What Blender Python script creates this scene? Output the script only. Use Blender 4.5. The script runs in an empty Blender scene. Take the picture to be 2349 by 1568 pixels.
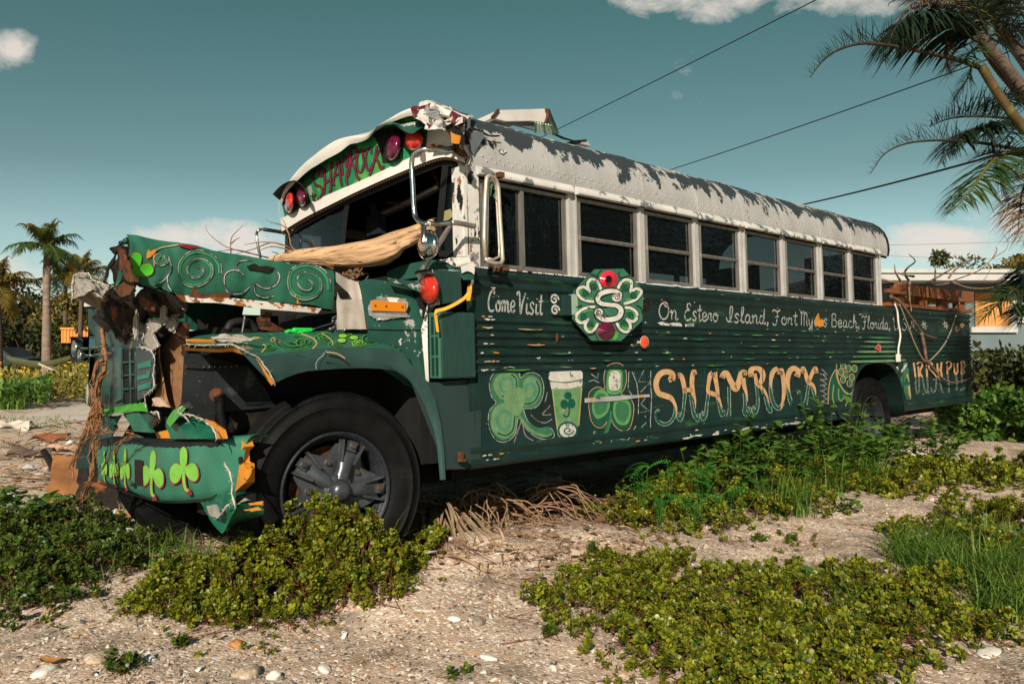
import bpy, bmesh, math, random
import numpy as np
from mathutils import Vector, Matrix, noise
from mathutils.geometry import tessellate_polygon
R = math.radians
random.seed(7); rng = np.random.default_rng(7)
sc = bpy.context.scene
COL = sc.collection

# ------------------------------------------------------------------ camera, sky, sun
CAM = Vector((0, 0, 1.27)); FPX = 1826.0; PITCH = math.atan(19 / FPX)
cd = bpy.data.cameras.new('camera'); cam = bpy.data.objects.new('camera', cd); COL.objects.link(cam)
cd.sensor_width = 36; cd.lens = 36 * FPX / 2348; cd.clip_end = 3000; cd.clip_start = 0.05
cam.location = CAM; cam.rotation_euler = (R(90) + PITCH, 0, 0)
sc.camera = cam

SUN_EL = R(28)
_sh = Vector((-0.14, -0.99, 0)).normalized()                 # horizontal direction TO the sun
SUN = Vector((_sh.x * math.cos(SUN_EL), _sh.y * math.cos(SUN_EL), math.sin(SUN_EL)))
sd = bpy.data.lights.new('sun', 'SUN'); sd.energy = 5.0; sd.angle = R(0.5); sd.color = (1.0, 0.87, 0.72)
so = bpy.data.objects.new('sun', sd); COL.objects.link(so)
so.rotation_euler = SUN.to_track_quat('Z', 'Y').to_euler()

w = bpy.data.worlds.new('World'); sc.world = w; w.use_nodes = True
nt = w.node_tree; nt.nodes.clear()
def N(tree, t, **kw):
    n = tree.nodes.new(t)
    for k, v in kw.items(): setattr(n, k, v)
    return n
def wmath(op, a, b=None, c=None, clamp=False):
    n = N(nt, 'ShaderNodeMath', operation=op); n.use_clamp = clamp
    for i, v in enumerate((a, b, c)):
        if v is None: continue
        if isinstance(v, (int, float)): n.inputs[i].default_value = v
        else: nt.links.new(v, n.inputs[i])
    return n.outputs[0]
sky = N(nt, 'ShaderNodeTexSky', sky_type='NISHITA'); sky.sun_disc = False
sky.sun_elevation = SUN_EL; sky.sun_rotation = math.atan2(_sh.x, _sh.y)
sky.air_density = 1.0; sky.dust_density = 0.4; sky.ozone_density = 1.0; sky.altitude = 0
tint = N(nt, 'ShaderNodeMix', data_type='RGBA', blend_type='MULTIPLY'); tint.inputs[0].default_value = 1
nt.links.new(sky.outputs[0], tint.inputs[6])
tc = N(nt, 'ShaderNodeTexCoord'); sx = N(nt, 'ShaderNodeSeparateXYZ'); nt.links.new(tc.outputs['Generated'], sx.inputs[0])
air = N(nt, 'ShaderNodeValToRGB'); nt.links.new(sx.outputs[2], air.inputs[0]); cr = air.color_ramp   # teal grade of the air, paler low down
cr.elements[0].position = 0.0; cr.elements[0].color = (.88, .94, .94, 1); cr.elements[1].position = .40; cr.elements[1].color = (.46, .71, .46, 1)
e_ = cr.elements.new(.21); e_.color = (.66, .78, .58, 1); e_ = cr.elements.new(.08); e_.color = (1.02, 1.08, 1.0, 1); e_ = cr.elements.new(.14); e_.color = (.90, 1.0, .84, 1)
nt.links.new(air.outputs[0], tint.inputs[7])
yy = wmath('MAXIMUM', sx.outputs[1], 0.02)
U = wmath('DIVIDE', sx.outputs[0], yy); V = wmath('DIVIDE', sx.outputs[2], yy)
# cloud banks: centre and half size given as directions (pixel -> tangent)
mask = None
for (px, py, hx, hy, s) in [(1640, -15, 330, 75, 1.0), (1960, -20, 190, 75, .9), (20, 112, 95, 60, .9), (430, 548, 170, 62, 1.1),
                            (560, 560, 180, 62, 1.1), (2180, 555, 230, 66, 1.05), (2260, 515, 150, 60, .7), (10, 640, 150, 75, .9), (110, 665, 90, 50, .4),
                            (1580, 185, 55, 90, .3), (2330, 500, 120, 90, .5), (-250, 400, 260, 120, .8), (2700, 300, 260, 120, .8)]:
    u0 = (px - 1174) / FPX; v0 = (803 - py) / FPX; a = hx / FPX; b = hy / FPX
    du = wmath('MULTIPLY', wmath('SUBTRACT', U, u0), 1 / a); dv = wmath('MULTIPLY', wmath('SUBTRACT', V, v0), 1 / b)
    r2 = wmath('ADD', wmath('MULTIPLY', du, du), wmath('MULTIPLY', dv, dv))
    m = wmath('MULTIPLY', wmath('SUBTRACT', 1.0, r2, clamp=True), s)
    mask = m if mask is None else wmath('MAXIMUM', mask, m)
cmb = N(nt, 'ShaderNodeCombineXYZ'); nt.links.new(U, cmb.inputs[0]); nt.links.new(wmath('MULTIPLY', V, 1.5), cmb.inputs[1])
nz = N(nt, 'ShaderNodeTexNoise'); nz.inputs['Scale'].default_value = 13; nz.inputs['Detail'].default_value = 12; nz.inputs['Roughness'].default_value = .63; nz.inputs['Distortion'].default_value = .35
nt.links.new(cmb.outputs[0], nz.inputs['Vector'])
cl = wmath('ADD', wmath('MULTIPLY', mask, 0.62), wmath('SUBTRACT', wmath('MULTIPLY', nz.outputs[0], 1.5), .97))
cl = wmath('MULTIPLY', cl, 2.3, clamp=True); cl = wmath('MULTIPLY', cl, wmath('MULTIPLY', mask, 3.0, clamp=True))
cl = wmath('MULTIPLY', cl, 0.9)
mx = N(nt, 'ShaderNodeMix', data_type='RGBA'); nt.links.new(cl, mx.inputs[0]); nt.links.new(tint.outputs[2], mx.inputs[6])
mx.inputs[7].default_value = (9.0, 8.2, 7.4, 1)
bg = N(nt, 'ShaderNodeBackground'); bg.inputs[1].default_value = 0.072
nt.links.new(mx.outputs[2], bg.inputs[0]); wo = N(nt, 'ShaderNodeOutputWorld'); nt.links.new(bg.outputs[0], wo.inputs[0])
sc.view_settings.view_transform = 'Standard'; sc.view_settings.look = 'None'
sc.view_settings.exposure = 0.32; sc.view_settings.gamma = 1.0

# ------------------------------------------------------------------ pixel rays -> places in the world
_f = Vector((0, math.cos(PITCH), math.sin(PITCH))); _u = Vector((0, -math.sin(PITCH), math.cos(PITCH)))
def ray(px, py): return Vector((1, 0, 0)) * ((px - 1174) / FPX) + _u * ((784 - py) / FPX) + _f
def zm(ox, oy, k): return lambda x, y: ((ox + x / k) / 1.27768, (oy + y / k) / 1.27768)
def G(px, py, z=0.0):                               # on the ground
    d = ray(px, py); return CAM + d * ((z - CAM.z) / d.z)
def at(px, py, Y):                                  # at a distance Y in front
    d = ray(px, py); return CAM + d * (Y / d.y)
BUS_P = Vector((-0.1736, 4.73, 0)); YAW = math.atan2(.686, .728); ROLL = R(2.0)
BUS_M = Matrix.Translation(BUS_P) @ Matrix.Rotation(YAW, 4, 'Z') @ Matrix.Rotation(-ROLL, 4, 'X')
BUS_I = BUS_M.inverted()
_co = BUS_I @ CAM
def _ld(px, py): return BUS_I.to_3x3() @ ray(px, py)
def LY(px, py, y=0.0):                              # bus space, on the plane y = const
    d = _ld(px, py); return _co + d * ((y - _co.y) / d.y)
def LX(px, py, x=0.0):
    d = _ld(px, py); return _co + d * ((x - _co.x) / d.x)
def xf(y): return -0.08 - 0.19 * max(0, 1 - ((y - 1.2) / 1.22) ** 2)
def LF(px, py, off=0.0):                            # on the bowed front of the body
    d = _ld(px, py); lo, hi = .5, 14.
    f = lambda t: (_co.x + d.x * t) - (xf(_co.y + d.y * t) + off)
    # march to the first crossing
    t = 2.5; s0 = f(t)
    while t < 12:
        t2 = t + .02; s1 = f(t2)
        if s0 * s1 <= 0:
            t = t + .02 * s0 / (s0 - s1 + 1e-9); break
        t, s0 = t2, s1
    return _co + d * t

# ------------------------------------------------------------------ materials
def setin(n, k, v): n.inputs[k].default_value = v
MATS = {}
def mat(name, color, rough=.6, metal=0.0, var=.15, vscale=6., chips=(), bump=0., bscale=40., spec=.22, coat=0., streak=None, coord='Object', trans=0.):
    """procedural paint / metal / wood: colour with cloudy variation, then chips (other colours showing in noise islands), then bump"""
    m = bpy.data.materials.new(name); m.use_nodes = True; t = m.node_tree; b = t.nodes['Principled BSDF']
    L = t.links.new
    tcn = N(t, 'ShaderNodeTexCoord'); vec = tcn.outputs[coord]
    n1 = N(t, 'ShaderNodeTexNoise'); setin(n1, 'Scale', vscale); setin(n1, 'Detail', 6)
    if streak:
        mp = N(t, 'ShaderNodeMapping'); mp.inputs['Scale'].default_value = streak; L(vec, mp.inputs[0]); L(mp.outputs[0], n1.inputs['Vector'])
    else: L(vec, n1.inputs['Vector'])
    mr = N(t, 'ShaderNodeMapRange'); L(n1.outputs[0], mr.inputs[0]); setin(mr, 1, .3); setin(mr, 2, .7); setin(mr, 3, 1 - var); setin(mr, 4, 1 + var)
    mu = N(t, 'ShaderNodeMix', data_type='RGBA', blend_type='MULTIPLY'); mu.inputs[0].default_value = 1
    mu.inputs[6].default_value = (*color, 1); L(mr.outputs[0], mu.inputs[7]); cur = mu.outputs[2]
    ro = None; hgt = None
    for ch in chips:
        n2 = N(t, 'ShaderNodeTexNoise'); setin(n2, 'Scale', ch.get('scale', 9)); setin(n2, 'Detail', ch.get('detail', 8)); setin(n2, 'Roughness', ch.get('rough', .62))
        mp = N(t, 'ShaderNodeMapping'); mp.inputs['Scale'].default_value = ch.get('stretch', (1, 1, 1)); mp.inputs['Location'].default_value = ch.get('loc', (random.uniform(0, 50),) * 3)
        L(vec, mp.inputs[0]); L(mp.outputs[0], n2.inputs['Vector'])
        fac = n2.outputs[0]
        if 'zc' in ch or 'xc' in ch:                 # more peeling around a height / a length
            ax, c0, hw, am = ch['zc'] if 'zc' in ch else ch['xc']
            sp = N(t, 'ShaderNodeSeparateXYZ'); L(vec, sp.inputs[0])
            m1 = N(t, 'ShaderNodeMath', operation='SUBTRACT'); L(sp.outputs[ax], m1.inputs[0]); m1.inputs[1].default_value = c0
            m2 = N(t, 'ShaderNodeMath', operation='ABSOLUTE'); L(m1.outputs[0], m2.inputs[0])
            m3 = N(t, 'ShaderNodeMapRange'); L(m2.outputs[0], m3.inputs[0]); setin(m3, 1, 0); setin(m3, 2, hw); setin(m3, 3, am); setin(m3, 4, -am)
            m4 = N(t, 'ShaderNodeMath', operation='ADD'); L(fac, m4.inputs[0]); L(m3.outputs[0], m4.inputs[1]); fac = m4.outputs[0]
        m5 = N(t, 'ShaderNodeMapRange'); L(fac, m5.inputs[0]); setin(m5, 1, ch['thr']); setin(m5, 2, ch['thr'] + ch.get('soft', .012))
        mk = N(t, 'ShaderNodeMix', data_type='RGBA'); L(m5.outputs[0], mk.inputs[0]); L(cur, mk.inputs[6]); mk.inputs[7].default_value = (*ch['color'], 1)
        cur = mk.outputs[2]; hgt = m5.outputs[0] if hgt is None else hgt
    L(cur, b.inputs['Base Color']); setin(b, 'Roughness', rough); setin(b, 'Metallic', metal); setin(b, 'Specular IOR Level', spec)
    if coat: setin(b, 'Coat Weight', coat); setin(b, 'Coat Roughness', .15)
    if trans: setin(b, 'Transmission Weight', trans)
    if bump:
        n3 = N(t, 'ShaderNodeTexNoise'); setin(n3, 'Scale', bscale); setin(n3, 'Detail', 5); L(n1.inputs['Vector'].links[0].from_socket if streak else vec, n3.inputs['Vector'])
        bp = N(t, 'ShaderNodeBump'); setin(bp, 'Strength', bump); setin(bp, 'Distance', .02); L(n3.outputs[0], bp.inputs['Height'])
        if hgt is not None:
            bp2 = N(t, 'ShaderNodeBump'); setin(bp2, 'Strength', .5); setin(bp2, 'Distance', .003); bp2.invert = True
            L(hgt, bp2.inputs['Height']); L(bp.outputs[0], bp2.inputs['Normal']); L(bp2.outputs[0], b.inputs['Normal'])
        else: L(bp.outputs[0], b.inputs['Normal'])
    MATS[name] = m
    return m
def leafmat(name, c1, c2, rough=.45, transl=.3, spec=.35):
    """leaf: a colour drawn per leaf between two greens, part of the light let through"""
    m = bpy.data.materials.new(name); m.use_nodes = True; t = m.node_tree; b = t.nodes['Principled BSDF']; L = t.links.new
    g = N(t, 'ShaderNodeNewGeometry'); rp = N(t, 'ShaderNodeValToRGB'); L(g.outputs['Random Per Island'], rp.inputs[0])
    rp.color_ramp.elements[0].color = (*c1, 1); rp.color_ramp.elements[1].color = (*c2, 1)
    L(rp.outputs[0], b.inputs['Base Color']); setin(b, 'Roughness', rough); setin(b, 'Specular IOR Level', spec)
    tr = N(t, 'ShaderNodeBsdfTranslucent'); L(rp.outputs[0], tr.inputs[0]); ms = N(t, 'ShaderNodeMixShader'); ms.inputs[0].default_value = transl
    o = t.nodes['Material Output']; L(b.outputs[0], ms.inputs[1]); L(tr.outputs[0], ms.inputs[2]); L(ms.outputs[0], o.inputs[0])
    MATS[name] = m; return m

# ------------------------------------------------------------------ mesh helpers
def tag(o, label=None, cat=None, group=None, kind=None):
    if label: o['label'] = label
    if cat: o['category'] = cat
    if group: o['group'] = group
    if kind: o['kind'] = kind
    return o
def empty(name, loc=(0, 0, 0), **kw):
    o = bpy.data.objects.new(name, None); o.empty_display_size = .2; COL.objects.link(o); o.location = loc
    return tag(o, **kw)
def catmull(p, n=6, closed=False):
    p = [np.array(q, float) for q in p]; m = len(p); out = []
    rngi = range(m if closed else m - 1)
    for i in rngi:
        p1, p2 = p[i], p[(i + 1) % m]
        p0 = p[(i - 1) % m] if closed or i > 0 else 2 * p1 - p2
        p3 = p[(i + 2) % m] if closed or i < m - 2 else 2 * p2 - p1
        for k in range(n):
            t = k / n
            out.append(.5 * ((2 * p1) + (-p0 + p2) * t + (2 * p0 - 5 * p1 + 4 * p2 - p3) * t * t + (-p0 + 3 * p1 - 3 * p2 + p3) * t ** 3))
    if not closed: out.append(p[-1])
    return out
def jag(p, amp, n=3, closed=False, seed=1):
    """tear an outline: split each edge and push the new points about"""
    r = random.Random(seed); out = []; m = len(p)
    for i in range(m if closed else m - 1):
        a = np.array(p[i], float); b = np.array(p[(i + 1) % m], float); out.append(tuple(a))
        for k in range(1, n):
            q = a + (b - a) * k / n; q[0] += r.uniform(-amp, amp); q[1] += r.uniform(-amp, amp); out.append(tuple(q))
    if not closed: out.append(tuple(p[-1]))
    return out
class MB:
    def __init__(s): s.v = []; s.f = []; s.m = []; s.sm = []
    def add(s, v, f, m=0, smooth=False):
        o = len(s.v); s.v.extend(tuple(x) for x in v); s.f.extend(tuple(i + o for i in q) for q in f)
        s.m.extend([m] * len(f)); s.sm.extend([smooth] * len(f)); return s
    def box(s, a, b, m=0):
        x0, y0, z0 = a; x1, y1, z1 = b
        v = [(x0, y0, z0), (x1, y0, z0), (x1, y1, z0), (x0, y1, z0), (x0, y0, z1), (x1, y0, z1), (x1, y1, z1), (x0, y1, z1)]
        return s.add(v, [(0, 3, 2, 1), (4, 5, 6, 7), (0, 1, 5, 4), (1, 2, 6, 5), (2, 3, 7, 6), (3, 0, 4, 7)], m)
    def beam(s, a, b, w, h, m=0, up=(0, 0, 1)):
        a = Vector(a); b = Vector(b); d = (b - a).normalized(); side = d.cross(Vector(up)).normalized(); u = side.cross(d)
        v = []
        for p in (a, b):
            for sx_, sy_ in ((-1, -1), (1, -1), (1, 1), (-1, 1)): v.append(p + side * (sx_ * w / 2) + u * (sy_ * h / 2))
        return s.add(v, [(0, 1, 2, 3), (7, 6, 5, 4), (0, 4, 5, 1), (1, 5, 6, 2), (2, 6, 7, 3), (3, 7, 4, 0)], m)
    def tube(s, path, rad, n=8, m=0, caps=True, squash=1.0):
        path = [Vector(p) for p in path]; k = len(path)
        if not hasattr(rad, '__len__'): rad = [rad] * k
        t0 = (path[1] - path[0]).normalized(); ref = Vector((0, 0, 1)) if abs(t0.z) < .9 else Vector((1, 0, 0))
        nn = t0.cross(ref).normalized(); vs = []; prev = t0
        for i, p in enumerate(path):
            t = ((path[min(i + 1, k - 1)] - path[max(i - 1, 0)]))
            t = t.normalized() if t.length > 1e-9 else prev
            nn = (nn - t * nn.dot(t)); nn = nn.normalized() if nn.length > 1e-6 else t.orthogonal().normalized()
            bb = t.cross(nn); prev = t
            for j in range(n):
                a = 2 * math.pi * j / n; vs.append(p + (nn * math.cos(a) + bb * math.sin(a) * squash) * rad[i])
        fs = [(i * n + j, i * n + (j + 1) % n, (i + 1) * n + (j + 1) % n, (i + 1) * n + j) for i in range(k - 1) for j in range(n)]
        if caps: fs += [tuple(range(n))[::-1], tuple((k - 1) * n + j for j in range(n))]
        return s.add(vs, fs, m, True)
    def lathe(s, prof, n=32, axis='Y', c=(0, 0, 0), m=0, smooth=True):
        """prof: (radius, offset along axis)"""
        vs = []; k = len(prof); c = Vector(c)
        for r, h in prof:
            for j in range(n):
                a = 2 * math.pi * j / n; x, y = r * math.cos(a), r * math.sin(a)
                vs.append(c + (Vector((x, h, y)) if axis == 'Y' else Vector((h, x, y)) if axis == 'X' else Vector((x, y, h))))
        fs = [(i * n + j, i * n + (j + 1) % n, (i + 1) * n + (j + 1) % n, (i + 1) * n + j) for i in range(k - 1) for j in range(n)]
        return s.add(vs, fs, m, smooth)
    def dome(s, c, r, nrm, h=.6, n=8, rings=3, m=0):
        c = Vector(c); nrm = Vector(nrm).normalized(); a = nrm.orthogonal().normalized(); b = nrm.cross(a); vs = []
        for i in range(rings):
            t = i / rings * math.pi / 2
            for j in range(n):
                q = 2 * math.pi * j / n; vs.append(c + (a * math.cos(q) + b * math.sin(q)) * r * math.cos(t) + nrm * (r * h * math.sin(t)))
        vs.append(c + nrm * r * h)
        fs = [(i * n + j, i * n + (j + 1) % n, (i + 1) * n + (j + 1) % n, (i + 1) * n + j) for i in range(rings - 1) for j in range(n)]
        fs += [((rings - 1) * n + j, (rings - 1) * n + (j + 1) % n, rings * n) for j in range(n)]
        return s.add(vs, fs, m, True)
    def loft(s, rows, m=0, smooth=True, closed=False):
        """rows: lists of equal length of 3-D points"""
        k = len(rows); n = len(rows[0]); vs = [p for r in rows for p in r]
        fs = [(i * n + j, i * n + (j + 1) % n, (i + 1) * n + (j + 1) % n, (i + 1) * n + j) for i in range(k - 1) for j in range(n if closed else n - 1)]
        return s.add(vs, fs, m, smooth)
    def poly(s, pts, m=0, thick=0, nrm=None, back=None):
        """flat or bent polygon, optionally a slab"""
        pts = [Vector(p) for p in pts]; tri = tessellate_polygon([pts])
        n = Vector()
        for a, b, c in tri: n += (pts[b] - pts[a]).cross(pts[c] - pts[a])
        n = n.normalized() if n.length > 0 else Vector((0, 0, 1))
        tr = list(tri)
        if nrm is not None and n.dot(Vector(nrm)) < 0: n = -n; tr = [(c, b, a) for a, b, c in tr]
        s.add(pts, tr, m)
        if thick:
            q = [p - n * thick for p in pts]; k = len(pts)
            s.add(q, [(c, b, a) for a, b, c in tr], m if back is None else back)
            s.add(pts + q, [(i, (i + 1) % k, (i + 1) % k + k, i + k) for i in range(k)], m if back is None else back)
        return s
    def ribbon(s, pts, surf, m=0, off=0.003, w=None, closed=False, n=6, smooth_path=True):
        """painted stroke: pts (x, y[, width]) in a drawing space, surf maps it to 3-D"""
        P = [(p[0], p[1], p[2] if len(p) > 2 else w) for p in pts]
        if smooth_path and len(P) > 2: P = catmull(P, n, closed)
        P = [np.array(p, float) for p in P]; k = len(P); l = []; r = []
        for i in range(k):
            a = P[(i - 1) % k] if closed else P[max(i - 1, 0)]; b = P[(i + 1) % k] if closed else P[min(i + 1, k - 1)]
            d = b[:2] - a[:2]; d = d / (np.linalg.norm(d) + 1e-9); q = np.array([-d[1], d[0]]) * P[i][2] / 2
            l.append(surf(P[i][0] + q[0], P[i][1] + q[1], off)); r.append(surf(P[i][0] - q[0], P[i][1] - q[1], off))
        kk = k if closed else k - 1
        return s.add(l + r, [(i, (i + 1) % k, k + (i + 1) % k, k + i) for i in range(kk)], m)
    def fill(s, pts, surf, m=0, off=0.003, smooth_path=True, n=5):
        P = catmull(pts, n, True) if smooth_path else pts
        P3 = [surf(p[0], p[1], off) for p in P]
        tri = tessellate_polygon([[Vector((p[0], p[1], 0)) for p in P]])
        return s.add(P3, list(tri), m)
    def build(s, name, mats, parent=None, loc=None, bevel=0, recalc=False):
        me = bpy.data.meshes.new(name); me.from_pydata([tuple(v) for v in s.v], [], s.f)
        for x in (mats if isinstance(mats, (list, tuple)) else [mats]): me.materials.append(x)
        me.polygons.foreach_set('material_index', s.m); me.polygons.foreach_set('use_smooth', s.sm)
        if recalc:
            bm = bmesh.new(); bm.from_mesh(me); bmesh.ops.recalc_face_normals(bm, faces=bm.faces); bm.to_mesh(me); bm.free()
        me.update(); o = bpy.data.objects.new(name, me); COL.objects.link(o)
        if parent is not None: o.parent = parent
        if loc is not None: o.location = loc
        if bevel:
            b = o.modifiers.new('bevel', 'BEVEL'); b.width = bevel; b.segments = 2; b.limit_method = 'ANGLE'
        return o
def npmesh(name, V_, F_, mats, midx=None, smooth=True, parent=None):
    """big meshes from numpy arrays (all faces with the same number of corners)"""
    me = bpy.data.meshes.new(name); nf, k = F_.shape
    me.vertices.add(len(V_)); me.vertices.foreach_set('co', V_.astype(np.float32).ravel())
    me.loops.add(nf * k); me.loops.foreach_set('vertex_index', F_.astype(np.int32).ravel())
    me.polygons.add(nf); me.polygons.foreach_set('loop_start', np.arange(0, nf * k, k, dtype=np.int32))
    me.polygons.foreach_set('loop_total', np.full(nf, k, np.int32))
    for x in (mats if isinstance(mats, (list, tuple)) else [mats]): me.materials.append(x)
    if midx is not None: me.polygons.foreach_set('material_index', midx.astype(np.int32))
    me.polygons.foreach_set('use_smooth', np.full(nf, smooth)); me.update(); me.validate()
    o = bpy.data.objects.new(name, me); COL.objects.link(o)
    if parent is not None: o.parent = parent
    return o
def copy_tree(o, parent=None):
    c = o.copy(); COL.objects.link(c); c.parent = parent if parent is not None else None
    if parent is not None: c.matrix_parent_inverse = o.matrix_parent_inverse.copy()
    for ch in list(o.children): copy_tree(ch, c)
    return c
# ------------------------------------------------------------------ paints
GREY = (.16, .18, .185); WHITE = (.74, .73, .70); RUST = (.16, .055, .02); MAROON = (.09, .012, .02); YEL = (.72, .33, .04)
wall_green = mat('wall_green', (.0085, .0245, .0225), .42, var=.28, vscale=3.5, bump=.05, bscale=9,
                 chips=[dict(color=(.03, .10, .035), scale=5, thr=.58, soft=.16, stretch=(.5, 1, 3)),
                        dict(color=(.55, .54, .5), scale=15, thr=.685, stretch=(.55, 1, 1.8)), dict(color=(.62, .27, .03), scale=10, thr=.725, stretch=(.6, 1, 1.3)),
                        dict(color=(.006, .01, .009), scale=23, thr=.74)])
wall_flat = mat('wall_flat', (.014, .036, .033), .45, var=.2, vscale=3, bump=.04, bscale=8, chips=[dict(color=(.5, .5, .48), scale=14, thr=.775)])
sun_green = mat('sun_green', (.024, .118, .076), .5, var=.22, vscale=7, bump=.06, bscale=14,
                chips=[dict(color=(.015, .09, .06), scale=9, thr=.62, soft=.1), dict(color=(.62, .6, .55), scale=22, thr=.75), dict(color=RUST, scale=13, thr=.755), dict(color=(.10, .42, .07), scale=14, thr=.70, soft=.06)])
fender_green = mat('fender_green', (.027, .064, .060), .5, var=.2, vscale=6, bump=.05, bscale=20,
                   chips=[dict(color=(.72, .7, .66), scale=13, thr=.745), dict(color=(.5, .2, .03), scale=19, thr=.77), dict(color=MAROON, scale=7, thr=.75)])
cowl_green = mat('cowl_green', (.017, .068, .052), .5, var=.22, vscale=6, bump=.05, bscale=16,
                 chips=[dict(color=(.36, .37, .35), scale=4.5, thr=.60, loc=(3.1, 1.2, 7.7)), dict(color=(.72, .71, .68), scale=9, thr=.66), dict(color=(.01, .012, .012), scale=17, thr=.72)])
white_roof = mat('white_roof', (.35, .35, .348), .5, var=.14, vscale=4, bump=.04, bscale=30,
                 chips=[dict(color=(.26, .245, .22), scale=7, thr=.56, soft=.3, stretch=(3, 1, .3)), dict(color=(.034, .044, .048), scale=4.6, thr=.56, stretch=(1.25, 1, .75), zc=(2, 2.67, .30, .13), detail=12, rough=.70, loc=(11.3, 4.1, 2.2)),
                        dict(color=(.05, .062, .066), scale=5.5, thr=.655, stretch=(1.2, 1, .8), detail=12, rough=.7), dict(color=(.05, .06, .06), scale=24, thr=.68, stretch=(.9, 1, .35)), dict(color=RUST, scale=14, thr=.78)])
white_post = mat('white_post', (.37, .37, .362), .5, var=.1, vscale=8, bump=.04, chips=[dict(color=(.13, .14, .14), scale=16, thr=.70), dict(color=RUST, scale=13, thr=.72, stretch=(1, 1, .5))])
peel_white = mat('peel_white', (.56, .55, .53), .55, var=.1, vscale=8, bump=.08, chips=[dict(color=(.20, .21, .21), scale=7, thr=.58), dict(color=(.012, .014, .014), scale=11, thr=.575, stretch=(1.3, 1.3, .5)), dict(color=(.30, .09, .018), scale=20, thr=.61, stretch=(1, 1, .5)), dict(color=MAROON, scale=11, thr=.70)])
brow_white = mat('brow_white', (.58, .565, .535), .45, var=.07, vscale=5, bump=.03, chips=[dict(color=(.03, .08, .06), scale=17, thr=.72), dict(color=(.6, .22, .03), scale=12, thr=.735)])
crumple = mat('crumple', (.55, .53, .50), .55, var=.15, vscale=9, bump=.15, chips=[dict(color=MAROON, scale=6, thr=.53, loc=(1.7, 5.5, 3.0)), dict(color=(.19, .20, .205), scale=5, thr=.54, loc=(8., 2., 4.)), dict(color=RUST, scale=13, thr=.62)])
brow_green = mat('brow_green', (.016, .18, .075), .45, var=.3, vscale=5, chips=[dict(color=(.15, .40, .035), scale=3.4, thr=.5, soft=.22), dict(color=(.01, .08, .06), scale=9, thr=.66, soft=.05)])
black_metal = mat('black_metal', (.012, .013, .014), .55, var=.4, vscale=12, bump=.08)
dust_black = mat('dust_black', (.013, .016, .018), .7, var=.5, vscale=7, bump=.1, chips=[dict(color=(.16, .17, .175), scale=6, thr=.58, soft=.25), dict(color=(.26, .27, .27), scale=60, thr=.68)])
rubber = mat('rubber', (.0040, .0044, .0048), .66, spec=.14, var=.5, vscale=9, bump=.06, bscale=30, chips=[dict(color=(.022, .022, .022), scale=4, thr=.60, soft=.3)])
tyre_m = mat('tyre_rubber', (.0040, .0044, .0048), .66, spec=.14, var=.5, vscale=9, bump=.1, bscale=40, chips=[dict(color=(.10, .08, .06), scale=8, thr=.60, soft=.12, zc=(2, -.52, .30, .16)), dict(color=(.02, .02, .02), scale=4, thr=.60, soft=.3)])
steel_grey = mat('steel_grey', (.085, .095, .108), .34, .6, var=.35, vscale=14, bump=.1, bscale=25, chips=[dict(color=(.10, .045, .02), scale=11, thr=.66, soft=.04), dict(color=(.5, .5, .5), scale=40, thr=.745)])
dark_steel = mat('dark_steel', (.02, .024, .03), .5, .3, var=.4, vscale=14, bump=.1, chips=[dict(color=(.42, .42, .42), scale=34, thr=.72), dict(color=RUST, scale=9, thr=.66, soft=.05)])
rust_m = mat('rust', (.085, .032, .014), .85, var=.5, vscale=18, bump=.4, bscale=50, chips=[dict(color=(.26, .10, .022), scale=9, thr=.60, soft=.1), dict(color=(.02, .012, .01), scale=12, thr=.58, soft=.06)])
dark_rust = mat('dark_rust', (.013, .009, .007), .85, var=.5, vscale=14, bump=.4, chips=[dict(color=(.17, .06, .015), scale=6, thr=.61, soft=.07)])
orange_paint = mat('orange_paint', (.52, .205, .025), .45, var=.15, vscale=10, bump=.06, chips=[dict(color=(.03, .02, .015), scale=11, thr=.66), dict(color=(.7, .6, .5), scale=15, thr=.71)])
lime_paint = mat('lime_paint', (.07, .30, .04), .5, var=.3, vscale=9, bump=.06, chips=[dict(color=(.02, .15, .09), scale=8, thr=.55, soft=.1), dict(color=(.6, .58, .5), scale=18, thr=.72)])
fibre = mat('fibreglass', (.22, .115, .055), .8, var=.25, vscale=22, bump=.25, bscale=60, chips=[dict(color=(.30, .17, .09), scale=50, thr=.55, soft=.2)])
frayed = mat('frayed_fibre', (.42, .40, .35), .8, var=.2, vscale=30, bump=.3, bscale=80)
grey_fibre = mat('grey_fibre', (.24, .225, .20), .8, var=.25, vscale=14, bump=.25, chips=[dict(color=(.45, .2, .05), scale=5, thr=.63, soft=.1)])
alu = mat('aluminium', (.36, .34, .31), .42, .75, var=.2, vscale=25, streak=(1, 1, .2), chips=[dict(color=(.13, .08, .05), scale=14, thr=.68, soft=.05)])
chrome = mat('chrome', (.55, .54, .52), .18, 1.0, var=.15, vscale=20, bump=.03, chips=[dict(color=(.2, .11, .06), scale=18, thr=.68, soft=.05)])
red_lens = mat('red_lens', (.55, .03, .015), .12, var=.25, vscale=14, coat=.8, chips=[dict(color=(.05, .004, .006), scale=7, thr=.58, soft=.06), dict(color=(.75, .12, .03), scale=9, thr=.66, soft=.1)])
dark_lens = mat('dark_lens', (.10, .006, .03), .15, var=.25, vscale=30, coat=.8)
wood_new = mat('rail_wood', (.20, .072, .032), .7, var=.35, vscale=8, streak=(1.2, 12, 12), bump=.2, chips=[dict(color=(.45, .17, .05), scale=5, thr=.6, soft=.1)])
inside = mat('dark_interior', (.010, .010, .010), .9, var=.3)  # near-black colour stands in for shade in cab, engine bay and cavities
glass = bpy.data.materials.new('tinted_glass'); glass.use_nodes = True
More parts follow.
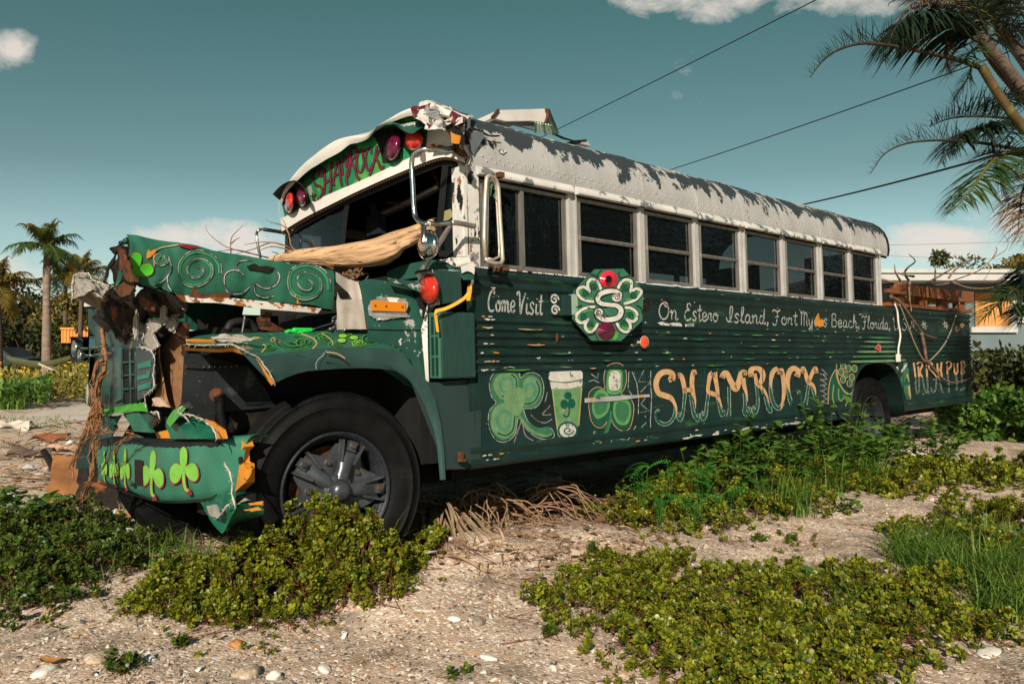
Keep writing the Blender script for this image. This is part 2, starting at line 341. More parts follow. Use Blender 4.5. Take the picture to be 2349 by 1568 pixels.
_t = glass.node_tree; _b = _t.nodes['Principled BSDF']; setin(_b, 'Base Color', (.006, .009, .010, 1)); setin(_b, 'Roughness', .03); setin(_b, 'Specular IOR Level', .6)
_n = N(_t, 'ShaderNodeTexNoise'); setin(_n, 'Scale', 3.2); setin(_n, 'Detail', 2); _bp = N(_t, 'ShaderNodeBump'); setin(_bp, 'Strength', .12); setin(_bp, 'Distance', .05)
_t.links.new(_n.outputs[0], _bp.inputs['Height']); _t.links.new(_bp.outputs[0], _b.inputs['Normal'])
_tr = N(_t, 'ShaderNodeBsdfTransparent'); setin(_tr, 'Color', (.14, .16, .16, 1)); _ms = N(_t, 'ShaderNodeMixShader'); _ms.inputs[0].default_value = .55
_t.links.new(_tr.outputs[0], _ms.inputs[1]); _t.links.new(_b.outputs[0], _ms.inputs[2]); _t.links.new(_ms.outputs[0], _t.nodes['Material Output'].inputs[0])
# brush colours of the murals (worn: the dark panel shows through)
def brush(name, c, worn=.70, under=(.02, .05, .04), sc_=22): return mat('mural_' + name, c, .5, var=.18, vscale=16, chips=[dict(color=under, scale=sc_, thr=worn, soft=.03)])
gold = brush('gold', (.50, .30, .15), .63, (.34, .17, .07)); ink = brush('ink', (.006, .016, .014), .9); chalk = brush('chalk', (.34, .345, .33), .55, (.06, .11, .09), 34)
pale = brush('pale_green', (.12, .225, .11), .60, (.14, .28, .20)); midg = brush('mid_green', (.035, .14, .07), .70, (.06, .21, .08)); vivid = brush('vivid_green', (.06, .28, .045), .72, (.03, .2, .07))
deep = brush('deep_green', (.008, .075, .045), .8); worn_white = brush('worn_white', (.50, .49, .45), .58, (.15, .17, .16), 26); teal = brush('teal', (.065, .21, .14), .70, (.12, .24, .13))
plum = brush('plum', (.20, .012, .035), .66, (.05, .01, .02)); lime = brush('lime', (.22, .60, .05), .72, (.14, .42, .05)); tan = brush('tan', (.42, .28, .14), .62, (.3, .32, .28)); sign_green = brush('sign_green', (.036, .13, .078), .64, (.024, .09, .055), 9)
PAL = [wall_green, gold, ink, chalk, pale, midg, vivid, deep, worn_white, teal, plum, lime, tan, orange_paint, sign_green, wall_flat]
GOLD, INK, CHALK, PALE, MID, VIV, DEEP, WW, TEAL, PLUM, LIME, TAN, ORA, SGN, FLAT = range(1, 16)

E_ = zm(1350, 280, 3.132); F_ = zm(1350, 720, 3.132); Gz = zm(1900, 560, 3.132); H_ = zm(1900, 960, 3.132)
C_ = zm(780, 280, 3.2625); D_ = zm(780, 660, 3.2625); A_ = zm(180, 640, 2.61); B_ = zm(180, 1140, 2.61); W_ = zm(600, 1040, 2.61)
RR = zm(2400, 600, 2.24); T_ = zm(1420, 960, 4.356); O_ = zm(1640, 760, 4.9)
def on_wall(z, y0=0.0): return lambda a, b, off: LY(*z(a, b), y0 - off)

# ------------------------------------------------------------------ the bus
bus = empty('school_bus', label='wrecked school bus painted green with shamrocks, white roof peeling, hood torn open', cat='bus')
bus.matrix_world = BUS_M

# side skin: ribbed profile, rear wheel arch cut out
X0, X1 = -.08, 8.84
prof = [(.035, .566), (.0, .570), (-.012, .585), (-.012, .618), (.0, .632), (-.004, .655), (-.016, .672), (-.010, .690), (0, .702), (0, .80), (0, .92), (0, 1.04), (0, 1.128)]
for c in (1.148, 1.199, 1.25, 1.305, 1.358, 1.403, 1.452): prof += [(.004, c - .022), (-.010, c - .012), (-.019, c - .002), (-.012, c + .007), (.002, c + .015)]
prof += [(0, 1.475), (0, 1.56), (0, 1.642), (-.012, 1.650), (-.018, 1.668), (-.006, 1.685), (0, 1.697), (-.020, 1.709), (-.030, 1.730), (-.016, 1.748), (-.004, 1.760), (.03, 1.768)]
def arch(x):
    d = (x - 5.74) / .70
    return .53 if abs(d) >= 1 else .53 + .60 * (1 - abs(d) ** 3.2) ** .5
sk = MB(); cols = sorted(set([X0, 8.84] + [X0 + .22 * i for i in range(1, 41) if X0 + .22 * i < X1] + [5.74 + .70 * math.sin(a * math.pi / 2 / 9) for a in range(-9, 10)] + [1.62, 1.63, 5.02, 5.03, 6.45, 6.46]))
rows = []
for x in cols:
    row = []
    for y, z in prof:
        zz = max(z, arch(x)); q = .006 * noise.noise((x * 1.3, z * 2.1, 0)) + .004 * noise.noise((x * 4, z * 5, 3))
        if zz > z + 1e-6:
            y = 0.0
        row.append((x, y + q, zz))
    rows.append(row)
sk.loft(rows, 0, True)
# arch lip and inside
lip = [(x, 0, arch(x)) for x in cols if 5.03 < x < 6.46]
sk.loft([[(x, -.012, z) for x, _, z in lip], [(x, -.014, z + .028) for x, _, z in lip], [(x, 0.0, z + .032) for x, _, z in lip]], 0)
sk.loft([[(x, -.012, z) for x, _, z in lip], [(x, .55, z) for x, _, z in lip]], 2)
# panel seams and rivets
for x in (1.635, 5.02, 6.46, 3.3):
    sk.box((x - .004, -.006, .70), (x + .004, .004, 1.128), 2)
for i in range(60):
    sk.dome((X0 + .04 + .0 * i, -.001, .72 + i * .0155), .006, (0, -1, 0), .5, 6, 2)
for i in range(80): sk.dome((.05 + i * .11, -.001, 1.632), .005, (0, -1, 0), .5, 6, 2)
for i in range(80): sk.dome((.05 + i * .11, -.001, 1.487), .005, (0, -1, 0), .5, 6, 2)

# ---- murals on the skin -------------------------------------------------
S = on_wall(H_)
def gold_s(pts, mb=sk, surf=S, k=1.0):
    p = [(a, b, c * k) for a, b, c in pts]
    mb.ribbon([(a, b, c + 13) for a, b, c in p], surf, INK, .0025); mb.ribbon(p, surf, GOLD, .004)
def shadow_s(pts, mb=sk, surf=S):
    mb.ribbon([(a, b, c + 12) for a, b, c in pts], surf, INK, .0022); mb.ribbon([(a, b, c + 5) for a, b, c in pts], surf, CHALK, .003); mb.ribbon([(a, b, max(c - 5, 1)) for a, b, c in pts], surf, DEEP, .0036)
def curl(cx, cy, r, turns=1.5, ph=0, d=1, w=5, m=INK, mb=None, surf=None, off=.0055, sy=1.25):
    mb = sk if mb is None else mb; surf = S if surf is None else surf; n = int(14 * turns)
    mb.ribbon([(cx + r * (1 - .85 * i / n) * math.cos(ph + d * 6.283 * turns * i / n), cy + sy * r * (1 - .85 * i / n) * math.sin(ph + d * 6.283 * turns * i / n), w) for i in range(n + 1)], surf, m, off)
# S H A M R O C K, lower parts first
shadow_s([(200, 640, 10), (240, 700, 26), (245, 780, 28), (205, 860, 26), (140, 885, 30), (85, 850, 30), (65, 795, 18), (85, 755, 16), (105, 775, 12)])
shadow_s([(335, 590, 30), (325, 700, 24), (315, 780, 26), (290, 845, 34), (268, 800, 22), (295, 775, 12)]); shadow_s([(385, 610, 26), (400, 720, 26), (420, 800, 34), (450, 845, 30), (462, 800, 16), (440, 790, 10)])
shadow_s([(550, 600, 28), (535, 700, 26), (525, 790, 30), (500, 835, 34), (487, 790, 18), (505, 765, 12)]); shadow_s([(630, 640, 20), (650, 720, 24), (675, 800, 34), (692, 770, 20), (680, 750, 12)])
shadow_s([(740, 540, 30), (740, 650, 26), (742, 740, 24), (735, 815, 40)]); shadow_s([(880, 600, 26), (885, 700, 28), (885, 775, 44), (915, 790, 34), (935, 745, 18), (910, 725, 12)])
shadow_s([(985, 500, 26), (1000, 610, 26), (1000, 720, 28), (975, 780, 34), (958, 740, 20), (970, 715, 12)]); shadow_s([(1040, 560, 22), (1075, 650, 26), (1100, 740, 34), (1122, 770, 24), (1120, 725, 14)])
shadow_s([(1120, 490, 24), (1122, 600, 28), (1150, 700, 34), (1195, 740, 34), (1235, 690, 28)]); shadow_s([(1280, 500, 26), (1285, 600, 30), (1310, 690, 36), (1355, 730, 36), (1395, 680, 28), (1400, 610, 18), (1375, 590, 14), (1378, 630, 10)])
shadow_s([(1470, 520, 22), (1455, 620, 26), (1440, 700, 30), (1422, 720, 24), (1428, 680, 14)]); shadow_s([(1500, 540, 20), (1530, 640, 26), (1545, 710, 30), (1560, 680, 20), (1555, 655, 12)])
gold_s([(205, 500, 26), (190, 470, 24), (212, 450, 30), (232, 480, 22), (222, 430, 50), (180, 405, 50), (120, 415, 52), (80, 465, 52), (70, 535, 50), (95, 600, 50), (150, 622, 52), (205, 645, 46), (240, 700, 24), (255, 760, 12), (252, 800, 3)])
gold_s([(268, 440, 50), (298, 440, 42), (316, 490, 42), (328, 550, 40), (333, 600, 36)]); gold_s([(320, 578, 44), (365, 570, 40), (405, 575, 44)]); gold_s([(430, 430, 48), (415, 400, 40), (402, 450, 44), (398, 520, 42), (406, 590, 40), (425, 650, 22), (430, 700, 12), (432, 745, 3)])
gold_s([(590, 420, 56), (565, 440, 44), (550, 520, 34), (548, 585, 36), (590, 605, 44), (630, 625, 36), (660, 690, 18), (678, 738, 3)]); gold_s([(600, 410, 60), (615, 470, 40), (630, 560, 36), (640, 640, 24)])
gold_s([(675, 460, 54), (690, 420, 46), (720, 420, 46), (760, 500, 52), (800, 560, 58), (830, 490, 52), (850, 420, 48), (880, 410, 48), (880, 440, 40)]); gold_s([(865, 460, 44), (880, 540, 38), (898, 600, 24), (910, 680, 4)])
gold_s([(945, 450, 56), (940, 390, 50), (985, 370, 40), (1030, 390, 52), (1050, 440, 50), (1030, 500, 46), (1000, 515, 40)]); gold_s([(975, 420, 30), (985, 470, 34), (1000, 515, 40), (1050, 560, 30), (1085, 620, 18), (1108, 690, 4)])
gold_s([(1185, 370, 40), (1145, 400, 44), (1125, 460, 38), (1122, 520, 20), (1125, 560, 4)]); gold_s([(1205, 430, 62), (1215, 390, 50), (1235, 460, 42), (1242, 560, 38), (1235, 660, 28), (1210, 755, 6)])
gold_s([(1360, 450, 56), (1375, 400, 46), (1330, 372, 48), (1290, 410, 48), (1278, 480, 40), (1285, 550, 22), (1300, 600, 4)]); gold_s([(1415, 420, 44), (1415, 370, 36), (1435, 400, 34), (1455, 470, 40), (1470, 500, 40), (1510, 530, 30), (1530, 580, 16), (1535, 620, 4)]); gold_s([(1540, 420, 44), (1530, 370, 36), (1505, 410, 34), (1480, 470, 34), (1465, 505, 34)])
for cx, cy, r in [(205, 490, 27), (275, 440, 22), (437, 428, 24), (600, 420, 27), (675, 462, 24), (880, 425, 25), (945, 450, 28), (1207, 420, 30), (1362, 450, 24), (1415, 415, 20), (1542, 410, 20)]: curl(cx, cy, r, 1.6, 1.0)
# IRISH PUB on the tail
SR = on_wall(RR)
def pub(up, lo):
    for p in lo: sk.ribbon(p, SR, CHALK, .003, 9); sk.ribbon(p, SR, DEEP, .004, 5)
    for p in up: sk.ribbon(p, SR, INK, .003, 20); sk.ribbon(p, SR, GOLD, .0045, 12)
pub([[(620, 1036), (626, 1080), (632, 1130)], [(650, 1060), (655, 1130)], [(640, 1045), (662, 1028), (678, 1050), (660, 1095), (676, 1130)], [(700, 1040), (706, 1090), (708, 1130)], [(745, 1050), (728, 1035), (720, 1075), (745, 1100), (768, 1130), (770, 1150)], [(775, 1040), (778, 1090), (785, 1130)], [(803, 1032), (799, 1080), (806, 1128)], [(776, 1086), (802, 1080)],
     [(840, 1050), (842, 1110)], [(832, 1040), (855, 1025), (866, 1055), (842, 1085)], [(884, 1038), (886, 1085), (895, 1112), (908, 1090), (909, 1038)], [(935, 1035), (934, 1110)], [(925, 1035), (950, 1030), (954, 1065), (932, 1072), (955, 1095), (935, 1112)]],
    [[(632, 1130), (632, 1190), (640, 1240)], [(655, 1130), (655, 1200), (650, 1240)], [(676, 1130), (690, 1200), (704, 1240)], [(708, 1130), (712, 1200), (716, 1240)], [(770, 1150), (762, 1215), (740, 1230), (735, 1200)], [(785, 1130), (800, 1200), (810, 1235)], [(842, 1110), (850, 1180), (850, 1230)], [(893, 1105), (905, 1170), (900, 1215)], [(935, 1112), (940, 1170), (955, 1200), (925, 1215)]])
# stars and scrolls at the end of the top line
for cx, cy in ((690, 790), (830, 788)):
    for a in range(3): sk.ribbon([(cx - 20 * math.cos(a * 1.05), cy - 26 * math.sin(a * 1.05 + .3)), (cx + 20 * math.cos(a * 1.05), cy + 26 * math.sin(a * 1.05 + .3))], SR, CHALK, .003, 7)
curl(905, 810, 16, 1.3, 0, 1, 6, TAN, surf=SR, off=.003); curl(935, 795, 14, 1.3, 0, -1, 6, TAN, surf=SR, off=.003)
# clover, beer, clover
ST = on_wall(T_)
def clover_leaf(p, fills):
    for k, (m, off) in enumerate(fills): pass
big1 = [(60, 720), (100, 600), (200, 530), (330, 500), (430, 545), (460, 640), (520, 590), (630, 575), (720, 640), (755, 780), (720, 930), (640, 1020), (510, 1030), (500, 1060), (560, 1200), (700, 1290), (840, 1280), (885, 1390), (760, 1420), (620, 1370), (500, 1250), (440, 1150), (415, 1200), (390, 1350), (300, 1440), (200, 1455), (110, 1390), (50, 1240), (60, 1060), (145, 955), (90, 880)]
def shrink(p, k, cx, cy): return [(cx + (a - cx) * k, cy + (b - cy) * k) for a, b in p]
sk.fill(big1, ST, INK, .0020); sk.ribbon(big1, ST, CHALK, .0026, 9, closed=True); sk.fill(shrink(big1, .955, 380, 960), ST, MID, .0028)
for lob in ([(115, 760), (140, 640), (240, 570), (350, 565), (420, 640), (430, 760), (410, 860), (330, 900), (200, 900)], [(480, 800), (500, 680), (580, 620), (670, 650), (720, 760), (690, 900), (600, 990), (480, 990), (440, 900)], [(85, 1240), (100, 1080), (170, 985), (300, 960), (400, 1060), (400, 1220), (370, 1340), (270, 1410), (150, 1370)]):
    cx = sum(q[0] for q in lob) / len(lob); cy = sum(q[1] for q in lob) / len(lob)
    sk.fill(lob, ST, PALE, .0036); sk.ribbon(shrink(lob, .84, cx, cy)[-6:], ST, DEEP, .0044, 20); sk.fill(shrink(lob, .62, cx, cy), ST, TEAL, .0044); sk.fill(shrink(lob, .42, cx, cy), ST, PALE, .0050)
sk.fill([(250, 850), (450, 760), (520, 900), (440, 1120), (300, 1060)], ST, PALE, .0056); sk.ribbon([(440, 1120, 30), (520, 1240, 40), (640, 1340, 40), (780, 1380, 30), (860, 1350, 20)], ST, PALE, .0058)
for a in ([(590, 1110), (680, 1190), (780, 1210), (860, 1165)], [(840, 990), (740, 1105), (850, 1105)], [(470, 1180), (420, 1330), (370, 1480)], [(480, 1200), (520, 1370), (620, 1440)], [(800, 820), (770, 950)]): sk.ribbon(a, ST, CHALK, .003, 11); sk.ribbon(a, ST, PLUM, .0036, 4)
glassm = [(835, 680), (1245, 650), (1250, 740), (1180, 1380), (1120, 1440), (980, 1440), (925, 1380)]
sk.fill(glassm, ST, INK, .002, False); sk.fill(shrink(glassm, .97, 1050, 1050), ST, PALE, .0028, False)
sk.fill([(815, 620), (850, 540), (940, 505), (1150, 505), (1240, 560), (1250, 620), (1230, 660), (1050, 690), (850, 680)], ST, WW, .0034); sk.fill([(832, 690), (1050, 710), (1250, 670), (1245, 740), (1080, 780), (850, 780)], ST, WW, .0036, False)
sk.ribbon([(830, 680), (950, 696), (1080, 690), (1240, 660)], ST, INK, .004, 8)
for a in ([(880, 800), (920, 1000), (935, 1180)], [(1215, 770), (1180, 1100), (1160, 1250)], [(915, 830), (960, 1150)], [(1130, 820), (1150, 1180)]): sk.ribbon(a, ST, VIV, .0036, 12)
for a in ([(865, 790), (900, 1100), (940, 1350)], [(1240, 760), (1200, 1250)], [(1000, 1010), (1010, 1140)]): sk.ribbon(a, ST, TAN, .0036, 12)
for q in ((1062, 865, 48, 48), (1015, 975, 48, 62), (1110, 965, 48, 62)): sk.fill([(q[0] + q[2] * math.cos(t * .628), q[1] + q[3] * math.sin(t * .628)) for t in range(10)], ST, DEEP, .0042)
sk.ribbon([(1060, 950, 22), (1080, 1060, 20), (1060, 1130, 22), (1015, 1125, 24), (1010, 1090, 10)], ST, DEEP, .0044)
sk.fill([(1060 + 130 * math.cos(t * .524), 1310 + 115 * math.sin(t * .524)) for t in range(12)], ST, DEEP, .004); sk.fill([(1060 + 105 * math.cos(t * .524), 1310 + 90 * math.sin(t * .524)) for t in range(12)], ST, WW, .0046); curl(1065, 1310, 70, 1.3, 0, 1, 16, DEEP, surf=ST, off=.0052, sy=.8)
big2 = [(1325, 880), (1370, 790), (1450, 755), (1530, 780), (1520, 640), (1550, 510), (1620, 460), (1720, 455), (1790, 520), (1810, 640), (1790, 760), (1745, 850), (1840, 880), (1900, 990), (1890, 1150), (1840, 1290), (1740, 1310), (1650, 1240), (1610, 1150), (1590, 1260), (1540, 1400), (1440, 1490), (1385, 1460), (1400, 1320), (1440, 1370), (1520, 1330), (1560, 1200), (1500, 1270), (1420, 1260), (1350, 1150)]
sk.fill(big2, ST, INK, .002); sk.ribbon(big2, ST, TAN, .0026, 9, closed=True); sk.fill(shrink(big2, .95, 1620, 960), ST, DEEP, .0028)
for lob, m2 in (([(1560, 620), (1600, 530), (1680, 510), (1750, 560), (1760, 680), (1730, 830), (1570, 830)], WW), ([(1370, 1000), (1400, 850), (1470, 790), (1560, 820), (1600, 950), (1560, 1090), (1450, 1160), (1390, 1110)], MID), ([(1640, 1100), (1660, 930), (1780, 900), (1860, 980), (1860, 1140), (1800, 1240), (1700, 1220)], MID)):
    cx = sum(q[0] for q in lob) / len(lob); cy = sum(q[1] for q in lob) / len(lob)
    sk.fill(lob, ST, PALE, .0036); sk.fill(shrink(lob, .86, cx, cy), ST, VIV, .0042); sk.fill(shrink(lob, .74, cx, cy), ST, m2, .0048)
sk.ribbon([(1610, 1060, 30), (1600, 1200, 34), (1540, 1350, 40), (1430, 1440, 40), (1400, 1350, 14)], ST, MID, .0045)
for a in ([(1880, 560), (1940, 700), (1965, 900), (1960, 1100)], [(1840, 560), (1830, 790), (1880, 860)], [(2030, 545), (1960, 690), (2115, 690), (1990, 820)], [(2050, 900), (1990, 970), (2095, 1060), (1980, 1080)], [(2040, 1120), (2095, 1180), (2005, 1260), (2090, 1420)], [(1650, 1330), (1720, 1420), (1830, 1430), (1930, 1250)], [(1655, 1330), (1600, 1500)], [(2120, 550), (2115, 680), (2130, 880), (2115, 1200), (2125, 1440)], [(1320, 690), (1390, 665), (1460, 700)], [(1360, 590), (1440, 650), (1450, 580)]): sk.ribbon(a, ST, CHALK, .003, 9, smooth_path=False)
# the pot of gold left of the rear wheel, and the scroll right of it
pot = [(1725, 380), (1670, 470), (1650, 600), (1655, 730), (1700, 760), (1800, 765), (1850, 700), (1880, 560), (1860, 610), (1790, 570), (1740, 470)]
sk.fill(pot, S, DEEP, .002); sk.ribbon(pot, S, TAN, .003, 8, closed=True)
for a in ([(1700, 520), (1690, 640), (1720, 720), (1790, 740), (1830, 660)], [(1745, 560), (1745, 640), (1770, 670), (1800, 620)], [(1725, 330), (1730, 470), (1800, 590), (1850, 605), (1885, 560)]): sk.ribbon(a, S, VIV, .0032, 9); sk.ribbon(a, S, TAN, .0036, 4)
for cx, cy in [(1785, 350), (1835, 375), (1890, 375), (1765, 405), (1810, 430), (1865, 455), (1785, 475), (1845, 510)]:
    sk.fill([(cx + 26 * math.cos(t * .785), cy + 34 * math.sin(t * .785)) for t in range(8)], S, MID, .0036); sk.ribbon([(cx + 24 * math.cos(t * .785), cy + 32 * math.sin(t * .785)) for t in range(8)], S, TAN, .0042, 6, closed=True)
for k in range(7): sk.ribbon([(1590 + 14 * (k % 2), 380 + 50 * k), (1640, 430 + 44 * k), (1575, 425 + 52 * k)], S, CHALK, .003, 7, smooth_path=False)
scr = [(2230, 340), (2300, 330), (2330, 420), (2349, 640), (2330, 780), (2290, 600)]
sk.fill([(500, 1050), (530, 1015), (578, 1020), (590, 1120), (605, 1280), (580, 1300), (545, 1180)], SR, MID, .003); sk.ribbon([(510, 1060), (540, 1090), (575, 1040)], SR, WW, .004, 14); sk.ribbon([(578, 1110), (590, 1200), (596, 1270)], SR, TAN, .004, 12); curl(578, 1255, 16, 1.2, 0, 1, 7, DEEP, surf=SR)
for q in ((575, 1150, 10), (565, 1172, 10), (585, 1172, 10)): sk.fill([(q[0] + q[2] * math.cos(t * .785), q[1] + q[2] * 1.3 * math.sin(t * .785)) for t in range(8)], SR, DEEP, .0045)
# pale rainbow band over the rear wheel
def wx(px): return LY(px, 700, 0).x
pr_ = random.Random(31); WL = lambda u, v, o: Vector((u, -o, v))
RIBS = (1.148, 1.199, 1.25, 1.305, 1.358, 1.403, 1.452)
for k, c in enumerate(RIBS[:6]):                              # faded glow over the rear wheel, brushed on the ribs only
    xa, xb_ = wx(1937 + 9 * k), wx(2068 - 6 * k)
    sk.ribbon([(xa, c + .004, .004), (xa + .25, c + .004, .022), (xb_ - .2, c + .004, .020), (xb_, c + .004, .004)], WL, MID if k % 2 else PALE, .0215)
for i in range(30):                                           # lime and orange overspray on the rib crowns
    c = pr_.choice(RIBS); x = pr_.uniform(.1, 5.2); l = pr_.uniform(.06, .22); sk.ribbon([(x, c, .003), (x + l / 2, c - .002, .008), (x + l, c, .003)], WL, pr_.choice((MID, MID, MID, VIV, TAN)), .0212)
for i in range(105):                                          # flakes knocked off
    c = pr_.choice(RIBS + (1.47, 1.645, .64, .612)); x = pr_.uniform(.02, 5.6) if i % 3 else pr_.uniform(.0, .15); l = pr_.uniform(.006, .035) * (1.6 if pr_.random() < .15 else 1); h = pr_.uniform(.003, .008); n = 9
    sk.fill([(x + l * math.cos(6.283 * j / n) * pr_.uniform(.5, 1), c + .004 + h * math.sin(6.283 * j / n) * pr_.uniform(.4, 1)) for j in range(n)], WL, pr_.choice((WW, WW, WW, CHALK, ORA)), .0225, False)
for i in range(22):
    x = pr_.uniform(2.1, 4.3); l = pr_.uniform(.03, .13); z = pr_.choice((.592, .60, .608)); n = 14; sk.fill([(x + l * math.cos(6.283 * j / n) * pr_.uniform(.6, 1), z + .010 * math.sin(6.283 * j / n) * pr_.uniform(.3, 1)) for j in range(n)], WL, WW, .016, False)
for i in range(26):                                           # long vertical grime runs and brush marks on the flat panels
    x = pr_.uniform(.1, 8.6); z1 = pr_.choice((1.125, 1.125, 1.64)); l = pr_.uniform(.06, .16); sk.ribbon([(x, z1, .012), (x + .004, z1 - l * .6, .007), (x, z1 - l, .002)], WL, pr_.choice((INK, INK, DEEP)), .0012)
# ---- handwriting: a small stroke alphabet ------------------------------
AL = {'C': (.62, [[(.5, .82), (.52, .98), (.38, 1), (.2, .85), (.08, .5), (.12, .15), (.3, .0), (.55, .06)]]), 'o': (.5, [[(.3, .52), (.12, .42), (.08, .2), (.2, .02), (.36, .06), (.42, .3), (.32, .5), (.26, .42), (.4, .38), (.5, .42)]]),
      'm': (.72, [[(.02, .4), (.1, .5), (.1, 0)], [(.1, .3), (.22, .52), (.32, .42), (.32, 0)], [(.32, .3), (.46, .52), (.56, .4), (.54, .1), (.62, 0), (.7, .1)]]), 'e': (.46, [[(.06, .22), (.34, .3), (.36, .46), (.22, .54), (.08, .36), (.1, .1), (.24, 0), (.44, .12)]]),
      'V': (.62, [[(.06, .82), (.02, .94), (.12, 1.02), (.2, .9), (.3, .0), (.42, .5), (.6, .98)]]), 'i': (.26, [[(.12, .5), (.1, .1), (.2, .02), (.28, .1)], [(.15, .72), (.17, .76)]]), 's': (.42, [[(.36, .46), (.24, .56), (.10, .44), (.20, .29), (.33, .15), (.20, .0), (.03, .08)]]),
      't': (.34, [[(.2, .95), (.16, .3), (.2, .02), (.34, .08)], [(.02, .62), (.34, .66)]]), 'O': (.7, [[(.4, .98), (.14, .8), (.06, .4), (.22, .04), (.48, .08), (.62, .45), (.54, .85), (.36, .98), (.36, .8), (.52, .72)]]), 'n': (.5, [[(.02, .4), (.1, .5), (.1, 0)], [(.1, .3), (.26, .53), (.36, .38), (.34, .1), (.42, 0), (.5, .1)]]),
      'E': (.6, [[(.5, .85), (.44, 1), (.28, .98), (.24, .76), (.4, .62), (.2, .58), (.06, .3), (.16, .04), (.36, .02), (.54, .14)]]), 'r': (.4, [[(.02, .1), (.12, .52), (.14, .44), (.3, .46), (.26, .1), (.38, .06)]]), 'I': (.5, [[(.02, .3), (.1, .1), (.26, .06), (.4, .5), (.42, .95), (.3, .98), (.26, .5), (.32, .06), (.46, .04)]]),
      'l': (.3, [[(.04, .1), (.2, .6), (.24, .96), (.14, .98), (.1, .4), (.16, .02), (.3, .1)]]), 'a': (.5, [[(.38, .46), (.2, .53), (.07, .28), (.14, .02), (.3, .1), (.38, .48), (.36, .12), (.44, .0), (.5, .08)]]), 'd': (.52, [[(.36, .46), (.18, .52), (.07, .26), (.14, .02), (.3, .1), (.42, .98), (.38, .12), (.46, .0), (.54, .1)]]),
      ',': (.3, [[(.1, .06), (.16, .1), (.16, 0), (.08, -.14)]]), 'F': (.6, [[(.02, .82), (.1, .98), (.26, .9), (.42, .88), (.56, 1)], [(.36, .88), (.34, .3), (.26, 0), (.1, -.04), (.04, .1)], [(.2, .5), (.46, .54)]]), 'M': (.72, [[(.02, .85), (.1, .98), (.12, .5), (.1, 0)], [(.12, .7), (.28, .98), (.36, .8), (.34, 0)], [(.34, .7), (.52, .96), (.6, .7), (.58, .1), (.7, .04)]]),
      'y': (.5, [[(.06, .5), (.1, .12), (.24, .04), (.38, .5)], [(.38, .5), (.34, -.2), (.18, -.34), (.08, -.2), (.4, .02)]]), 'B': (.6, [[(.14, .96), (.12, .5), (.1, 0)], [(.04, .86), (.3, 1.0), (.46, .84), (.36, .6), (.16, .54), (.42, .5), (.54, .26), (.38, .02), (.08, .04)]]), 'c': (.42, [[(.34, .42), (.22, .53), (.08, .3), (.12, .06), (.26, 0), (.42, .1)]]),
      'h': (.48, [[(.06, 0), (.18, .6), (.24, .96), (.14, .98), (.1, .3), (.1, 0)], [(.1, .28), (.26, .52), (.36, .4), (.34, .1), (.42, 0), (.5, .1)]]), 'U': (.6, [[(.02, .85), (.1, .96), (.12, .4), (.2, .04), (.36, .04), (.48, .4), (.5, .96)], [(.5, .6), (.5, .1), (.6, .02)]]),
      'S': (.5, [[(.46, .82), (.38, 1), (.18, .96), (.12, .74), (.34, .5), (.44, .24), (.3, .0), (.08, .06), (.06, .22)]]), 'A': (.6, [[(.04, 0), (.2, .4), (.32, .98), (.42, .4), (.52, 0)], [(.14, .36), (.48, .38)]]), '.': (.16, [[(.06, .02), (.1, .04)]])}
def write(mb, text, x0, x1, z0, h, m=CHALK, wd=.013, slant=.08, y=-.0035):
    tot = sum(AL[c][0] for c in text); k = (x1 - x0) / tot; x = x0
    for c in text:
        a, st = AL[c]
        for s_ in st:
            mb.ribbon([(x + (p[0]) * k + slant * p[1] * h, z0 + p[1] * h, wd) for p in s_], lambda u, v, o: Vector((u, -o, v)), m, -y)
        x += a * k
for wtxt, p0, p1, (ya, yb) in [('ComeVisit', 1112, 1246, (0, 0))]: pass
write(sk, 'Come', wx(1116), wx(1180), 1.508, .128); write(sk, 'Visit', wx(1182), wx(1243), 1.500, .135)
for txt, a, b in [('On', 1507, 1553), ('Estero', 1566, 1645), ('Island,', 1662, 1763), ('Fort', 1768, 1826), ('Myers', 1832, 1895), ('Beach,', 1902, 1970), ('Florida,', 1973, 2040), ('U.S.A.', 2044, 2100)]:
    write(sk, txt, wx(a), wx(b), 1.505, .135, wd=.014)
for cx, cz in ((1265, 1.60), (1266, 1.53)): curl(wx(cx), cz, .042, 1.4, 0, 1, .013, WW, surf=lambda u, v, o: Vector((u, -o, v)), off=.026, sy=.85)
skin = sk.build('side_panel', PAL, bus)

# floor, far side, rear, underside: closes the body
b = MB(); b.box((X0 + .02, .03, .80), (4.98, 2.17, .86)); b.box((4.98, .62, .80), (6.5, 2.17, .86)); b.box((6.5, .03, .80), (8.82, 2.17, .86)); b.box((X0 + .02, 2.17, .57), (8.82, 2.20, 1.77)); b.box((8.80, .03, .57), (8.83, 2.17, 1.75)); b.box((.1, .4, .45), (8.6, .55, .8), 1); b.box((.1, 1.6, .45), (8.6, 1.75, .8), 1)
b.box((-.06, .05, .60), (-.03, 2.17, 1.80), 1)
for x in (.6, 1.4, 2.2, 3.0, 3.8, 4.6): b.box((x, 1.35, .86), (x + .5, 2.1, 1.30), 1); b.box((x + .42, 1.35, 1.30), (x + .5, 2.1, 1.72), 1)
b.box((5.0, .56, .5), (6.5, .60, 1.2), 1); b.box((5.0, .03, 1.14), (6.5, .6, 1.16), 1)
b.build('far_body', [wall_flat, inside], bus)
fw = MB()                                                     # far windows: posts with openings so the sky can show through
fw.box((X0, 2.17, 1.77), (6.0, 2.20, 1.82)); fw.box((X0, 2.17, 2.28), (6.0, 2.20, 2.36))
WIN = [(.04, .83), (.93, 1.605), (1.684, 2.316), (2.397, 3.012), (3.105, 3.731), (3.82, 4.458), (4.55, 5.155), (5.237, 5.871)]
